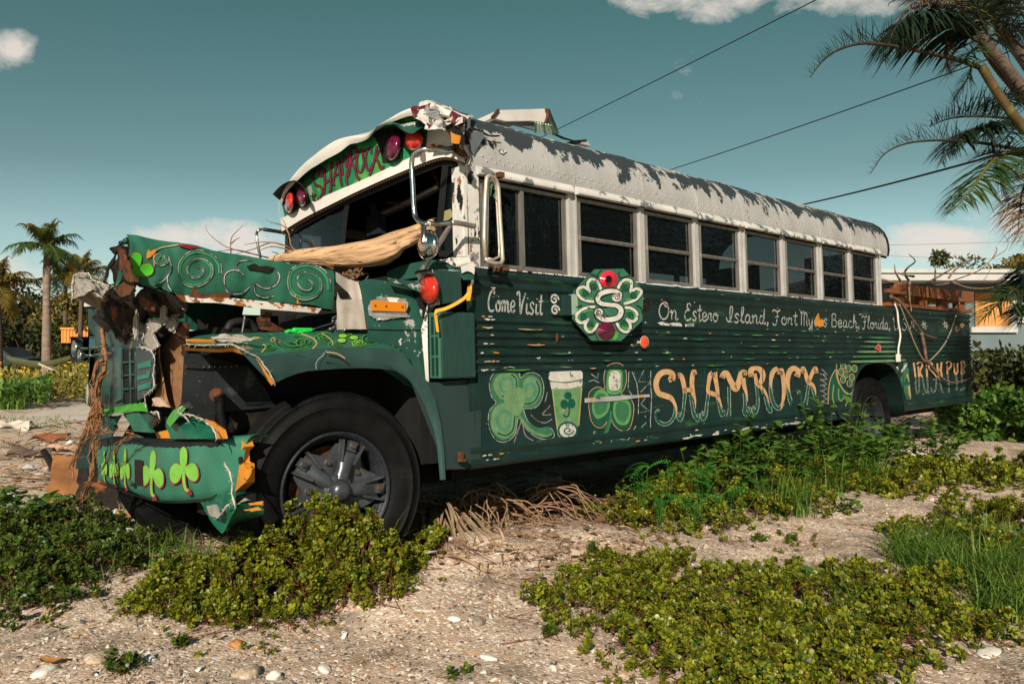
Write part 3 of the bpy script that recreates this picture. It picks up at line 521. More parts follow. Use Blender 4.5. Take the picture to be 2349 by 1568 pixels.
for a, c in zip([X0] + [q[1] for q in WIN], [q[0] for q in WIN] + [6.0]): fw.box((a, 2.17, 1.82), (c, 2.20, 2.28))
fw.box((5.97, .05, 1.77), (6.0, 2.17, 1.80)); fw.box((.2, 2.15, 1.82), (4.5, 2.16, 2.28), 1); fw.box((5.985, .05, 1.80), (6.0, .9, 2.4), 1); fw.box((5.985, 1.5, 1.80), (6.0, 2.17, 2.4), 1)
fw.build('far_window_wall', [white_post, inside], bus)

# window band: posts between the windows
pb = MB(); edges = [X0] + [v for q in WIN for v in q] + [5.985]
for a, c in zip(edges[0::2], edges[1::2]):
    pb.box((a, .012, 1.768), (c, .06, 2.36)); n = 2 if c - a < .09 else 3
    for i in range(n):
        xx = a + (c - a) * (i + .5) / n
        if i % 2 == 0: pb.box((xx - .008, .002, 1.772), (xx + .008, .014, 2.35))
    for i in range(7):
        pb.dome((a + (c - a) * .5, .011, 1.82 + i * .075), .006, (0, -1, 0), .5, 6, 2); pb.dome((c - .012, .011, 1.85 + i * .075), .006, (0, -1, 0), .5, 6, 2)
pb.box((X0, .010, 2.335), (6.0, .05, 2.40))
pb.build('window_posts', [white_post], bus)
sill = MB(); sill.loft([[(x, -.004 + .003 * noise.noise((x * 6, 0, 0)), 1.766), (x, .000, 1.774 + .006 * noise.noise((x * 9, 1, 0))), (x, .03, 1.776)] for x in [X0 + .04 * i for i in range(152)]], 0)
sill.build('sill_strip', [peel_white], bus)
for i, (a, c) in enumerate(WIN):
    f = MB(); z0, z1 = 1.780, 2.318; t = .026; y0, y1 = .018, .05
    f.box((a, y0, z0), (a + t, y1, z1)); f.box((c - t, y0, z0), (c, y1, z1)); f.box((a + t, y0, z0), (c - t, y1, z0 + t)); f.box((a + t, y0, z1 - t), (c - t, y1, z1))
    f.box((a + t + .006, y0 - .006, z0 + t), (a + t + .012, y0 + .01, z1 - t)); f.box((c - t - .012, y0 - .006, z0 + t), (c - t - .006, y0 + .01, z1 - t))
    if i == 0:
        m_ = (a + c) / 2 - .02; f.box((m_ - .014, y0 - .004, z0 + t), (m_ + .014, y1 - .004, z1 - t))
        panes = [(a + t, m_ - .014, z0 + t, z1 - t, .040), (m_ + .014, c - t, z0 + t, z1 - t, .034)]
    else:
        zm_ = z0 + (z1 - z0) * .49; f.box((a + t, y0 - .002, zm_ - .014), (c - t, y1 - .004, zm_ + .012)); f.box((a + t, y0 - .008, zm_ - .004), (c - t, y0, zm_ + .004))
        panes = [(a + t, c - t, z0 + t, zm_ - .014, .040), (a + t, c - t, zm_ + .012, z1 - t, .033)]
    fo = f.build('window', [alu], bus)
    for (xa, xb, za, zb, y) in panes:
        p = MB(); p.loft([[(xa + (xb - xa) * u / 8, y, za + (zb - za) * v / 8) for u in range(9)] for v in range(9)]); p.build('pane', [glass], fo)
    v = MB()                                                  # rain visor, peeled white over grey
    xs = [a - .03 + (c - a + .06) * k / 10 for k in range(11)]
    v.loft([[(x, .004, 2.395 - .01), (x, -.012, 2.385), (x, -.032, 2.362 + .004 * noise.noise((x * 8, 0, 0))), (x, -.040, 2.335), (x, -.034, 2.326), (x, .01, 2.330)] for x in xs])
    v.poly([(xs[0], .004, 2.385), (xs[0], -.012, 2.385), (xs[0], -.032, 2.362), (xs[0], -.040, 2.335), (xs[0], -.034, 2.326), (xs[0], .01, 2.33)]); v.poly([(xs[-1], .004, 2.385), (xs[-1], -.012, 2.385), (xs[-1], -.032, 2.362), (xs[-1], -.040, 2.335), (xs[-1], -.034, 2.326), (xs[-1], .01, 2.33)])
    v.build('visor', [mat('visor_white' + ('' if i == 0 else '_b'), (.55, .54, .52), .5, chips=[dict(color=(.14, .16, .165), scale=7, thr=.53, stretch=(1, 1, 1))]) if i < 2 else MATS['visor_white_b']], fo)

# roof
RP = [(-.002, 2.335), (-.012, 2.40), (-.010, 2.46), (.004, 2.535), (.035, 2.61), (.085, 2.68), (.16, 2.738), (.27, 2.782), (.45, 2.815), (.75, 2.84), (1.10, 2.85), (1.45, 2.84), (1.75, 2.815), (1.93, 2.782), (2.04, 2.738), (2.115, 2.68), (2.165, 2.61), (2.196, 2.535), (2.21, 2.46), (2.212, 2.40), (2.202, 2.335)]
def roof_row(x, s=1.0, dz=0.0):
    out = []
    for y, z in RP:
        q = .012 * noise.noise((x * .9, y * 1.7, 4)) + .006 * noise.noise((x * 3.1, y * 4 + z * 5, 9)); k = max(0, min(1, (1.1 - x) / 1.3))
        z = z + q * (.3 if z < 2.5 else 1) - (.11 * k * math.exp(-((y - 1.15) / .55) ** 2)) + dz
        y2 = y + (.02 * noise.noise((x * 2.2, z * 3, 1)) if .05 < x < 1.2 and z > 2.45 else 0)
        out.append((x, y2, z))
    return out
rf = MB(); xs = [-.05 + .1 * i for i in range(62)] + [6.14, 6.18]
rf.loft([roof_row(x) for x in xs])
rf.loft([[(x, y + (.02 if y < 1.1 else -.02), z - .02) for x, y, z in roof_row(x)] for x in xs][::-1], 2)
e0 = roof_row(6.18); rf.loft([e0, [(6.185, y + .01, z - .03) for _, y, z in e0]], 1)
jag_r = random.Random(3)
rf.loft([[(x, y - .002, z) for x, y, z in roof_row(6.14)], [(6.19 + jag_r.uniform(-.012, .012), y - .006, z + .008) for _, y, z in e0]], 1)
rr = random.Random(5); RV = MB()
def rpt(x, z):
    row = roof_row(x)
    for (p, q) in zip(row[:10], row[1:11]):
        if p[2] <= z <= q[2]:
            t = (z - p[2]) / (q[2] - p[2]); return Vector((x, p[1] + (q[1] - p[1]) * t, z)), Vector((0, -(q[2] - p[2]), (q[1] - p[1]))).normalized()
    return Vector((x, row[1][1], z)), Vector((0, -1, 0))
for i in range(int(6.1 / .072)):
    x = .06 + i * .072
    for z, o in ((2.452, 0), (2.425, .036)):
        p, n_ = rpt(min(x + o, 6.12), z); rf.dome(p, .0085, (0, -1, .1), .55, 7, 2)
for q in WIN:
    xs_ = q[1] + .045
    for xo in (-.016, .016):
        for k in range(9):
            p, n_ = rpt(xs_ + xo, 2.41 + k * .03); rf.dome(p, .007, (0, -1, .25), .5, 6, 2)
    se = [roof_row(xs_ + d) for d in (-.006, 0, .006)]                # lapped seam between roof sheets
    rf.loft([[(xs_ + d, y - (.004 if d == 0 else 0) * (1 if y < 1.1 else -1), z + (.004 if d == 0 and z > 2.6 else 0)) for _, y, z in row] for d, row in zip((-.006, 0, .006), se)])
rf.build('roof', [white_roof, dark_rust, inside], bus)
# dark plates of bare metal hanging by the torn front edge, small hole near the tail
# ------------------------------------------------------------------ front of the bus
def resample(p, n, smooth_path=True):
    q = np.array(catmull(p, 8) if smooth_path and len(p) > 2 else p, float); d = np.r_[0, np.cumsum(np.linalg.norm(np.diff(q, axis=0), axis=1))]
    t = np.linspace(0, d[-1], n); return [tuple(np.interp(t, d, q[:, k]) for k in range(q.shape[1])) for t in t]
def lf(z, off=0.0): return lambda a, b, o=0.0: LF(*z(a, b), off - o)
def ly(z, y=0.0): return lambda a, b, o=0.0: LY(*z(a, b), y - o)
def lx(z, x=0.0): return lambda a, b, o=0.0: LX(*z(a, b), x - o)
def between(mb, c1, f1, c2, f2, n=24, rows=4, m=0, bump=0.0, seed=0, smooth=True, bow=0.0, sp=True):
    """sheet between two drawn curves, each on its own surface"""
    a = [Vector(f1(*p[:2])) for p in resample(c1, n, sp)]; b = [Vector(f2(*p[:2])) for p in resample(c2, n, sp)]; R_ = []
    for j in range(rows + 1):
        t = j / rows; row = []
        for i in range(n):
            p = a[i].lerp(b[i], t); k = bump * noise.noise(p * 7 + Vector((seed, 0, 0))) + .5 * bump * noise.noise(p * 19 + Vector((seed, 3, 0)))
            p = p + Vector((-1, -.8, .4)) * (k * (1 if 0 < j < rows else .4)) + Vector((-.6, -.6, .3)) * bow * math.sin(math.pi * t); row.append(p)
        R_.append(row)
    return mb.loft(R_, m, smooth)
def sheet(name, z, pts, y, material, parent=bus, thick=.006, jagn=0, amp=4, seed=1, back=None, surf=None):
    """a cut or torn piece of sheet: outline drawn in zoomed picture units; a third number is that corner's own depth plane"""
    P = [(p[0], p[1], p[2] if len(p) > 2 else y) for p in pts]
    if jagn:
        Q = []
        r = random.Random(seed)
        for i in range(len(P)):
            a = np.array(P[i]); b_ = np.array(P[(i + 1) % len(P)]); Q.append(tuple(a))
            for k in range(1, jagn):
                q = a + (b_ - a) * k / jagn; Q.append((q[0] + r.uniform(-amp, amp), q[1] + r.uniform(-amp, amp), q[2] + r.uniform(-.004, .004)))
        P = Q
    P3 = [surf(p[0], p[1]) if surf else LY(*z(p[0], p[1]), p[2]) for p in P]
    c = sum((Vector(p) for p in P3), Vector()) / len(P3); mb = MB(); mb.poly(P3, 0, thick, _co - c, 1 if back else None)
    return mb.build(name, [material, back] if back else [material], parent), P3
def edge_fray(name, P3, rad=.004, parent=bus, material=None, seed=0, lo=0, hi=None, closed=True):
    r = random.Random(seed); mb = MB(); q = [Vector(p) for p in P3]; q = q[lo:hi]
    if closed: q = q + q[:1]
    fine = []
    for a, b_ in zip(q[:-1], q[1:]):
        k = max(1, int((b_ - a).length / .02))
        for i in range(k): fine.append(a.lerp(b_, i / k) + Vector((r.uniform(-1, 1), r.uniform(-1, 1), r.uniform(-1, 1))) * rad * .5)
    fine.append(q[-1]); rad = rad * .6; mb.tube(fine, [rad * r.uniform(.4, 1.5) for _ in fine], 5)
    for p in fine[::1]:
        for _k in range(2):
            d = Vector((r.uniform(-1, .6), r.uniform(-1, .2), r.uniform(-1, .6))).normalized() * r.uniform(.006, .026); mb.tube([p, p + d * .5 + Vector((0, 0, -.002)), p + d], [rad * .5, rad * .35, rad * .1], 3)
    return mb.build(name, [material or frayed], parent)
def bulge(mb, cx, cy, rx, ry, rot, surf, h, m=0, n=20, rings=6, flat=0.0):
    rows = []
    for i in range(rings + 1):
        t = i / rings; rr_ = math.cos(t * math.pi / 2) if flat == 0 else 1 - t; hh = h * (math.sin(t * math.pi / 2) if flat == 0 else t)
        rr_ = max(rr_, .01); rows.append([surf(cx + rr_ * (rx * math.cos(a) * math.cos(rot) - ry * math.sin(a) * math.sin(rot)), cy + rr_ * (rx * math.cos(a) * math.sin(rot) + ry * math.sin(a) * math.cos(rot)), hh) for a in [2 * math.pi * k / n for k in range(n)]])
    return mb.loft(rows, m, True, True)
def pix_tube(mb, z, pts, rad, m=0, n=8, mode='x', sub=5):
    """tube through picture points, third number = its depth plane"""
    q = resample([p[:3] for p in pts], max(2, sub * len(pts))); f = LX if mode == 'x' else LY
    return mb.tube([f(*z(p[0], p[1]), p[2]) for p in q], rad, n, m)
CF = lf(C_)
rim_top = [(135, 1010), (170, 900), (225, 812), (330, 682), (470, 562), (560, 492), (700, 412), (830, 387), (940, 380), (1000, 345), (1050, 312), (1150, 242), (1280, 162), (1400, 117), (1530, 92), (1640, 97)]
rim_low = [(150, 1040), (200, 920), (300, 812), (400, 722), (560, 620), (700, 542), (800, 467), (870, 455), (960, 420), (1010, 370), (1060, 330), (1160, 275), (1280, 225), (1400, 195), (1500, 230), (1600, 250)]
pan_bot = [(175, 1165), (300, 1090), (430, 1020), (560, 962), (700, 900), (850, 838), (1000, 770), (1150, 700), (1300, 628), (1420, 570), (1530, 515), (1600, 495)]
band_bot = [(150, 1300), (270, 1225), (400, 1150), (600, 1050), (800, 950), (950, 880), (1100, 812), (1250, 748), (1400, 685), (1550, 625), (1680, 590), (1780, 596), (1900, 645)]
band_top = [(135, 1170), (175, 1160), (430, 1020), (700, 900), (850, 838), (1000, 770), (1150, 700), (1300, 628), (1420, 570), (1530, 515), (1640, 490), (1760, 500), (1900, 560)]
mb = MB()
between(mb, rim_top, lf(C_, -.09), rim_low, lf(C_, -.075), 60, 4, 0, bow=.012, bump=.006)
between(mb, rim_low, lf(C_, -.075), [(p[0] + 4, p[1] + 10) for p in rim_low], lf(C_, .0), 60, 2, 1)
# roof skin runs forward from the first roof row to the rim
rt = [LF(*C_(p[0], p[1]), -.09) for p in resample(rim_top, 60)][::-1]
row0 = [Vector(p) for p in roof_row(-.05)]
def on_row(y):
    for a, c in zip(row0[3:-3], row0[4:-2]):
        if a.y <= y <= c.y: return a.lerp(c, (y - a.y) / max(c.y - a.y, 1e-6))
    return row0[3].copy() if y < row0[3].y else row0[-4].copy()
ya, yb = rt[0].y, rt[-1].y
back = [on_row(.05 + (2.19 - .05) * (p.y - ya) / (yb - ya)) for p in rt]
mb.loft([rt, [a.lerp(c, .5) + Vector((0, 0, .012 + .02 * noise.noise(a * 5))) for a, c in zip(rt, back)], back])
mb.build('brow', [brow_white, brow_green], bus)
mb = MB(); between(mb, rim_low, lf(C_, .0), pan_bot + [(1610, 480)], lf(C_, .0), 60, 6, 0)
# painted name on the brow
BL = [[(545, 742), (525, 770), (500, 758), (510, 720), (545, 705), (505, 690), (458, 735), (447, 800), (475, 855), (520, 872), (540, 925), (515, 980), (478, 1012), (452, 995), (455, 958), (478, 945)], [(540, 735), (553, 708), (558, 780), (558, 870), (548, 945)], [(634, 672), (624, 645), (618, 720), (616, 800), (620, 880), (608, 930)], [(560, 838), (614, 798)],
      [(690, 600), (668, 680), (645, 790), (640, 850), (655, 845)], [(690, 600), (698, 700), (712, 800), (722, 868)], [(655, 765), (708, 740)], [(728, 760), (722, 640), (735, 585), (755, 590), (764, 680), (785, 570), (800, 540), (795, 640), (772, 740), (768, 830), (785, 858)], [(808, 525), (803, 640), (792, 740), (780, 775)], [(805, 525), (835, 500), (862, 520), (850, 580), (815, 630), (848, 700), (868, 780), (890, 790), (880, 815)],
      [(915, 510), (880, 550), (862, 640), (878, 720), (910, 728), (932, 650), (922, 560), (945, 520), (965, 540)], [(1005, 560), (1000, 505), (968, 520), (950, 600), (960, 690), (990, 712), (1018, 650)], [(1060, 480), (1045, 560), (1020, 680), (990, 755), (1005, 760)], [(1095, 500), (1050, 595), (1075, 640), (1090, 690), (1115, 700), (1118, 670)]]
pal2 = [brow_green, ink, plum]
for l in BL: mb.ribbon(l, lambda a, b, o: CF(a, b, o), 1, .004, 23)
for l in BL: mb.ribbon(l, lambda a, b, o: CF(a, b, o), 2, .0065, 9)
mb.build('destination_panel', pal2, bus)
mb = MB(); between(mb, band_top, lf(C_, .0), band_bot, lf(C_, -.035), 50, 4, 0, bow=.006)
between(mb, band_bot, lf(C_, -.035), [(p[0] + 14, p[1] + 36) for p in band_bot], lf(C_, .03), 50, 2, 1)
between(mb, [(130, 1010), (135, 1170), (150, 1300)], lf(C_, .0), [(115, 1000), (122, 1180), (140, 1300)], lf(C_, .2), 8, 2, 0)
for i, p in enumerate(resample([(q[0], q[1] + 4) for q in band_bot], 70)): mb.dome(LF(*C_(p[0] + 8, p[1] + 14), -.02), .006, (-1, -.3, -.5), .5, 6, 2, 1)
mb.build('header_band', [brow_white, mat('header_underside', (.17, .10, .065), .6, var=.3, chips=[dict(color=(.5, .48, .44), scale=20, thr=.68)])], bus)
# lamps of the brow
def lamp(name, cx, cy, rx, ry, rot, off, h, m):
    o = MB(); bulge(o, cx, cy, rx * 1.1, ry * 1.08, rot, lf(C_, off), .02, 1); bulge(o, cx, cy, rx, ry, rot, lf(C_, off - .012), h, 0); return o.build(name, [m, black_metal], bus)
lamp('warning_lamp', 220, 1012, 50, 112, .05, -.02, .07, red_lens); lamp('warning_lamp', 335, 962, 56, 102, -.1, -.02, .06, dark_lens)
lamp('warning_lamp', 1212, 490, 72, 135, .22, -.03, .06, dark_lens); lamp('warning_lamp', 1410, 425, 92, 104, .2, -.03, .07, red_lens)
m_ = MB(); between(m_, [(60, 945), (110, 890), (190, 832), (270, 812), (345, 850), (385, 940), (395, 1010)], lf(C_, -.15), [(150, 1020), (165, 960), (200, 890), (270, 850), (330, 880), (370, 960), (392, 1040)], lf(C_, .0), 24, 4, 0, bump=.012); m_.build('lamp_hood', [black_metal], bus)
m_ = MB(); between(m_, [(1020, 370), (1050, 310), (1120, 285), (1220, 268), (1300, 330), (1390, 360), (1450, 330), (1530, 295), (1540, 350)], lf(C_, -.17), [(1030, 360), (1080, 300), (1200, 262), (1300, 255), (1400, 240), (1480, 250), (1530, 290), (1540, 320), (1545, 340)], lf(C_, .0), 30, 4, 0, bump=.02); m_.build('lamp_hood', [cowl_green], bus)
sheet('lamp_shadow_sheet', C_, [(1020, 360), (1100, 320), (1230, 300), (1320, 350), (1300, 470), (1270, 600), (1190, 640), (1110, 640), (1090, 520)], 0, inside, surf=lf(C_, -.008), thick=.003)  # black sheet laid in as the shadow round the right lamps
sheet('paint_chip_plate', C_, [(395, 870), (425, 860), (440, 920), (432, 960), (410, 945)], 0, grey_fibre, surf=lf(C_, -.01), thick=.004)
# torn, crumpled near corner of the roof
mb = MB()
between(mb, [(1390, 150), (1430, 112), (1530, 88), (1640, 95), (1760, 130), (1850, 182), (1890, 215)], lf(C_, -.10), [(1400, 205), (1470, 240), (1540, 285), (1640, 310), (1740, 330), (1800, 290), (1880, 260)], lf(C_, -.17), 36, 10, 0, bump=.045, bow=.03, seed=4)
between(mb, [(1430, 112), (1530, 88), (1640, 95), (1760, 130), (1850, 182), (1900, 200)], lf(C_, -.10), [(1500, 60), (1600, 60), (1750, 110), (1900, 190), (1960, 200), (2000, 210)], lf(C_, .22), 30, 6, 0, bump=.03, seed=7)
between(mb, [(1880, 200), (1900, 300), (1890, 400), (1880, 520), (1895, 640)], lf(C_, -.01), [(1960, 190), (1950, 300), (1960, 380), (1980, 520), (1990, 680)], ly(C_, -.005), 20, 5, 0, bump=.02, seed=2)
between(mb, [(1545, 330), (1600, 330), (1700, 340), (1760, 350)], lf(C_, -.02), [(1530, 480), (1600, 490), (1700, 500), (1790, 520)], lf(C_, -.02), 12, 4, 1, bump=.008)
between(mb, [(1760, 430), (1830, 400), (1890, 420)], lf(C_, .0), [(1760, 520), (1830, 540), (1905, 640)], lf(C_, -.01), 12, 5, 0, bump=.02, seed=11)
for pts, o_ in [([(1500, 250), (1600, 290), (1700, 320), (1640, 345), (1560, 320)], -.20), ([(1700, 160), (1790, 190), (1760, 260), (1690, 240)], -.19), ([(1820, 230), (1900, 300), (1870, 420), (1800, 350)], -.13), ([(1560, 130), (1680, 150), (1640, 220), (1540, 200)], -.17), ([(1850, 560), (1960, 600), (1980, 690), (1900, 660)], -.04)]:
    mb.poly([Vector(LF(*C_(*p), o_)) + Vector((.06, .02, .03)) * noise.noise((p[0], p[1] * .37, 1)) for p in jag(pts, 12, 3, True, seed=len(pts) + pts[0][0])], 0, .004)
mb.sm = [False] * len(mb.sm); mb.build('torn_roof_corner', [crumple, brow_white], bus)
sheet('torn_hole', C_, [(1690, 310), (1740, 280), (1810, 258), (1790, 300), (1860, 330), (1900, 420), (1880, 500), (1800, 440), (1760, 380), (1720, 330)], 0, inside, surf=lf(C_, -.17), thick=.002, jagn=2, amp=8)
sheet('loose_bracket', C_, [(1760, 345), (1800, 370), (1855, 385), (1840, 462), (1770, 455)], 0, orange_paint, surf=lf(C_, -.185), thick=.006, jagn=2, amp=4)
sheet('rusted_strip', C_, [(1530, 470), (1600, 462), (1720, 485), (1830, 470), (1890, 520), (1930, 600), (1850, 580), (1740, 520), (1600, 505), (1535, 505)], 0, rust_m, surf=lf(C_, -.05), thick=.008, jagn=2, amp=5)
sheet('bare_metal_plate', C_, [(1945, 380), (1990, 345), (2070, 350), (2082, 400), (2050, 450), (2010, 520), (1985, 570), (1955, 520), (1945, 440)], -.025, mat('bare_plate', (.14, .165, .175), .5, .3, var=.2, streak=(14, 14, 2)), thick=.004)
sheet('torn_hole', C_, [(1930, 318), (1990, 308), (2060, 335), (2085, 352), (2040, 342), (1985, 340), (1950, 350)], -.022, inside, thick=.002, jagn=2, amp=3)
for k, pts in enumerate([[(2080, 350), (2140, 380), (2230, 378), (2236, 392), (2150, 396), (2090, 372)], [(2120, 420), (2180, 470), (2170, 500), (2130, 450)], [(2215, 505), (2260, 520), (2300, 525), (2270, 560), (2235, 545)], [(1965, 520), (1995, 515), (2008, 560), (1985, 585)]]):
    sheet('rust_tear', C_, pts, -.018 + .004 * k, [dark_rust, dark_rust, crumple, rust_m][k], thick=.004, jagn=2, amp=4, seed=k)
mb = MB(); pix_tube(mb, C_, [(1880, 190, -.06), (1900, 280, -.08), (1890, 350, -.10), (1930, 470, -.07)], .014); mb.build('torn_seam', [dark_rust], bus)
# windshield: rubbers, posts, left pane, corner pane
CG = lf(C_, .035)
mb = MB()
for pts, wd in [([(205, 1330), (480, 1175), (770, 1018)], 26), ([(790, 1008), (1000, 920), (1300, 790), (1690, 640)], 50), ([(775, 1005), (745, 1250), (722, 1500)], 46), ([(1715, 620), (1690, 900), (1655, 1250), (1635, 1520)], 62), ([(1700, 640), (1880, 690)], 40), ([(1890, 670), (1905, 1100), (1918, 1520)], 44), ([(1650, 1510), (1780, 1515), (1920, 1510)], 60), ([(195, 1330), (190, 1540)], 30)]:
    mb.ribbon(pts, lambda a, b, o: CG(a, b, o), 0, .012, wd); mb.ribbon(pts, lambda a, b, o: CG(a, b, o), 0, -.03, wd)
mb.build('windshield_frame', [mat('window_rubber', (.009, .009, .010), .5, var=.3)], bus)
mb = MB(); between(mb, [(205, 1335), (480, 1180), (765, 1022)], lf(C_, .035), [(195, 1560), (450, 1520), (722, 1500)], lf(C_, .035), 16, 6); mb.build('windshield_pane', [glass], bus)
mb = MB(); between(mb, [(1740, 660), (1800, 670), (1875, 690)], lf(C_, .04), [(1655, 1500), (1780, 1500), (1900, 1495)], lf(C_, .04), 10, 8); mb.build('windshield_pane', [glass], bus)
sheet('stuck_leaf', C_, [(1670, 1110), (1760, 1085), (1795, 1140), (1740, 1190), (1670, 1200)], 0, mat('pale_film', (.25, .22, .10), .8), surf=lf(C_, .03), thick=.002, jagn=2, amp=6)
mb = MB(); mb.box((X0 - .006, -.004, 1.765), (.032, .04, 2.37)); mb.box((X0 - .012, .01, 1.765), (X0 - .004, .10, 2.37)); mb.build('corner_post', [peel_white], bus)
mb = MB(); pix_tube(mb, C_, [(1070, 1150, .12), (1400, 1000, .12), (1650, 870, .12)], .03, 0, 4); mb.build('dash_rail', [alu], bus)
for q in ([(985, 1000), (1030, 1070), (1080, 1150)], [(1590, 720), (1625, 790), (1650, 855)], [(1150, 1025), (1220, 1030), (1290, 1040)]):
    mb = MB(); pix_tube(mb, C_, [(a, b, .10) for a, b in q], .012, 0, 5); mb.build('rusty_hinge', [rust_m], bus)
mb = MB(); mb.box((.0, 1.02, 2.12), (.06, 1.18, 2.26)); mb.box((-.02, 1.06, 2.2), (.0, 1.1, 2.33)); mb.build('ceiling_box', [dark_steel], bus)
# cowl under the windshield, near side
DY = lambda y: ly(D_, y)
mb = MB()
between(mb, [(1150, 445), (1300, 385), (1480, 345), (1700, 320), (1930, 303), (2000, 395)], lf(D_, -.02), [(1160, 520), (1300, 520), (1430, 500), (1640, 470), (1860, 520), (1985, 520)], lf(D_, -.03), 30, 4, 0, bump=.004)
between(mb, [(1150, 500), (1300, 520), (1430, 530), (1600, 480)], ly(D_, .10), [(1180, 548), (1290, 565), (1440, 630), (1600, 700)], ly(D_, .06), 20, 4, 0)
mb.build('cowl', [cowl_green], bus)
sheet('peeled_cowl_top', D_, [(1640, 330), (1760, 308), (1930, 303), (2010, 385), (1985, 400), (1985, 470), (1930, 440), (1870, 460), (1860, 400), (1800, 400), (1740, 360)], 0, peel_white, surf=lf(D_, -.045), thick=.004, jagn=2, amp=10)
mb = MB(); between(mb, [(895, 540), (990, 515), (1190, 548), (1430, 638), (1482, 700)], ly(D_, .16), [(970, 990), (1060, 992), (1200, 996), (1400, 998), (1512, 1000)], ly(D_, .06), 26, 8, 0, bow=.03, bump=.004)
between(mb, [(880, 545), (905, 640), (930, 800), (955, 990)], ly(D_, .20), [(900, 545), (935, 640), (965, 800), (985, 990)], ly(D_, .155), 12, 2, 1)
mb.build('cowl_side', [cowl_green, rust_m], bus)
sheet('primer_patch', D_, [(975, 800), (1000, 720), (1055, 715), (1060, 685), (1330, 700), (1358, 740), (1335, 830), (1375, 870), (1290, 880), (1190, 890), (1060, 910), (985, 860)], .055, mat('primer', (.26, .27, .26), .7, var=.25, vscale=20, chips=[dict(color=(.75, .74, .7), scale=9, thr=.58)]), thick=.003, jagn=4, amp=9)
o, _ = sheet('marker_plate', D_, [(1005, 718), (1325, 740), (1333, 828), (1015, 815)], .045, mat('marker_orange', (.62, .20, .01), .5, var=.06), thick=.008)
for q_ in ((1042, 768), (1147, 773), (1302, 780)):
    mb = MB(); mb.dome(LY(*D_(*q_), .043), .006, (-.5, -.8, .2), .5, 6, 2); mb.build('screw', [black_metal], o)
mb = MB(); between(mb, [(665, 445), (760, 500), (840, 530), (890, 545)], ly(D_, .34), [(675, 1000), (760, 995), (860, 995), (965, 992)], ly(D_, .26), 16, 8, 0, bump=.03, seed=3); mb.build('inner_cowl', [mat('rusty_white', (.38, .34, .30), .7, var=.2, vscale=7, chips=[dict(color=(.42, .20, .06), scale=4, thr=.56, soft=.14), dict(color=(.12, .05, .02), scale=8, thr=.62, soft=.05)])], bus)
sheet('hood_hinge', D_, [(670, 540), (720, 590), (780, 640), (805, 680), (760, 700), (715, 700), (675, 600)], .30, dark_rust, thick=.012)
mb = MB(); between(mb, [(970, 992), (1060, 994), (1300, 998), (1512, 1002)], ly(D_, .07), [(960, 1300), (1150, 1400), (1400, 1560), (1545, 1570)], ly(D_, .07), 16, 4, 0); between(mb, [(1480, 1000), (1500, 1200), (1530, 1560)], ly(D_, .05), [(1540, 760), (1545, 1200), (1560, 1600)], ly(D_, .02), 12, 2, 1); mb.build('side_apron', [cowl_green, peel_white], bus)
# mirror-corner box with the red lamp, vent box below it, lower curved skirt panel with step
mb = MB(); q = [LY(*D_(*p), -.05) for p in ((1590, 425), (1855, 440), (1872, 722), (1662, 755))]; dx = .15
mb.poly(q, 0, 0, (0, -1, 0)); f2 = [LX(*D_(*p), q[0].x - .002) for p in ((1420, 450), (1500, 778))]
mb.poly([q[0], Vector((q[0].x, f2[0].y, f2[0].z)), Vector((q[3].x, f2[1].y, f2[1].z)), q[3]], 1); mb.poly([q[0], q[1], q[1] + Vector((0, .15, .03)), Vector((q[0].x, f2[0].y, f2[0].z))], 1); mb.poly([q[2], q[3], Vector((q[3].x, f2[1].y, f2[1].z)), q[2] + Vector((0, .15, 0))], 0); mb.poly([q[1], q[2], q[2] + Vector((0, .15, 0)), q[1] + Vector((0, .15, .03))], 0)
bxo = mb.build('lamp_box', [mat('box_green', (.018, .050, .043), .5, var=.15, vscale=5, streak=(9, 9, 2), chips=[dict(color=(.7, .69, .66), scale=6, thr=.72), dict(color=(.3, .32, .31), scale=10, thr=.735)]), peel_white], bus)
fx = lambda a, b, o=0.0: LX(*D_(a, b), (q[0].x + q[3].x) / 2 - .012 - o)
mb = MB(); bulge(mb, 1558, 606, 96, 150, -.08, fx, .07, 0); bulge(mb, 1556, 606, 102, 158, -.08, fx, .01, 1); mb.build('side_lamp', [red_lens, black_metal], bxo)
mb = MB(); pts = [(1425, 440), (1480, 425), (1575, 420)]; between(mb, pts, lambda a, b, o=0: fx(a, b, .10), [(1420, 470), (1490, 450), (1590, 440)], fx, 10, 3); mb.build('lamp_hood', [black_metal], bxo)
mb = MB(); xf0 = LY(*D_(1660, 820), -.05).x; A0 = [LY(*D_(*p), -.05) for p in ((1665, 820), (2000, 832), (2010, 1462), (1680, 1470))]; xb_ = A0[1].x
zt, zb = A0[0].z, A0[3].z; yi = LX(*D_(1530, 870), xf0).y
mb.box((xf0, -.05, zb), (xb_, .06, zt)); vb = mb.build('vent_box', [MATS['box_green']], bus, bevel=.014)
mb = MB(); mb.box((xf0 - .006, -.046, zb + .004), (xf0 + .02, yi, zt - .004)); vo = mb.build('vent_face', [mat('vent_green', (.036, .13, .09), .5, var=.12, chips=[dict(color=(.7, .69, .65), scale=11, thr=.70), dict(color=YEL, scale=8, thr=.72, stretch=(1, 1, .3))])], vb, bevel=.006)
mb = MB(); wv = yi + .046; hz = (zt - zb)
for cix in range(2):
    for r_ in range(3):
        y0 = -.046 + wv * (.10 + .30 * cix); z0 = zb + hz * (.05 + .305 * r_); mb.box((xf0 - .0085, y0, z0), (xf0 - .004, y0 + wv * .17, z0 + hz * .27))
mb.build('vent_slot', [mat('slot_dark', (.008, .025, .02), .7)], vo)
for cix in range(2):
    pass
WYs = ly(W_, .0)
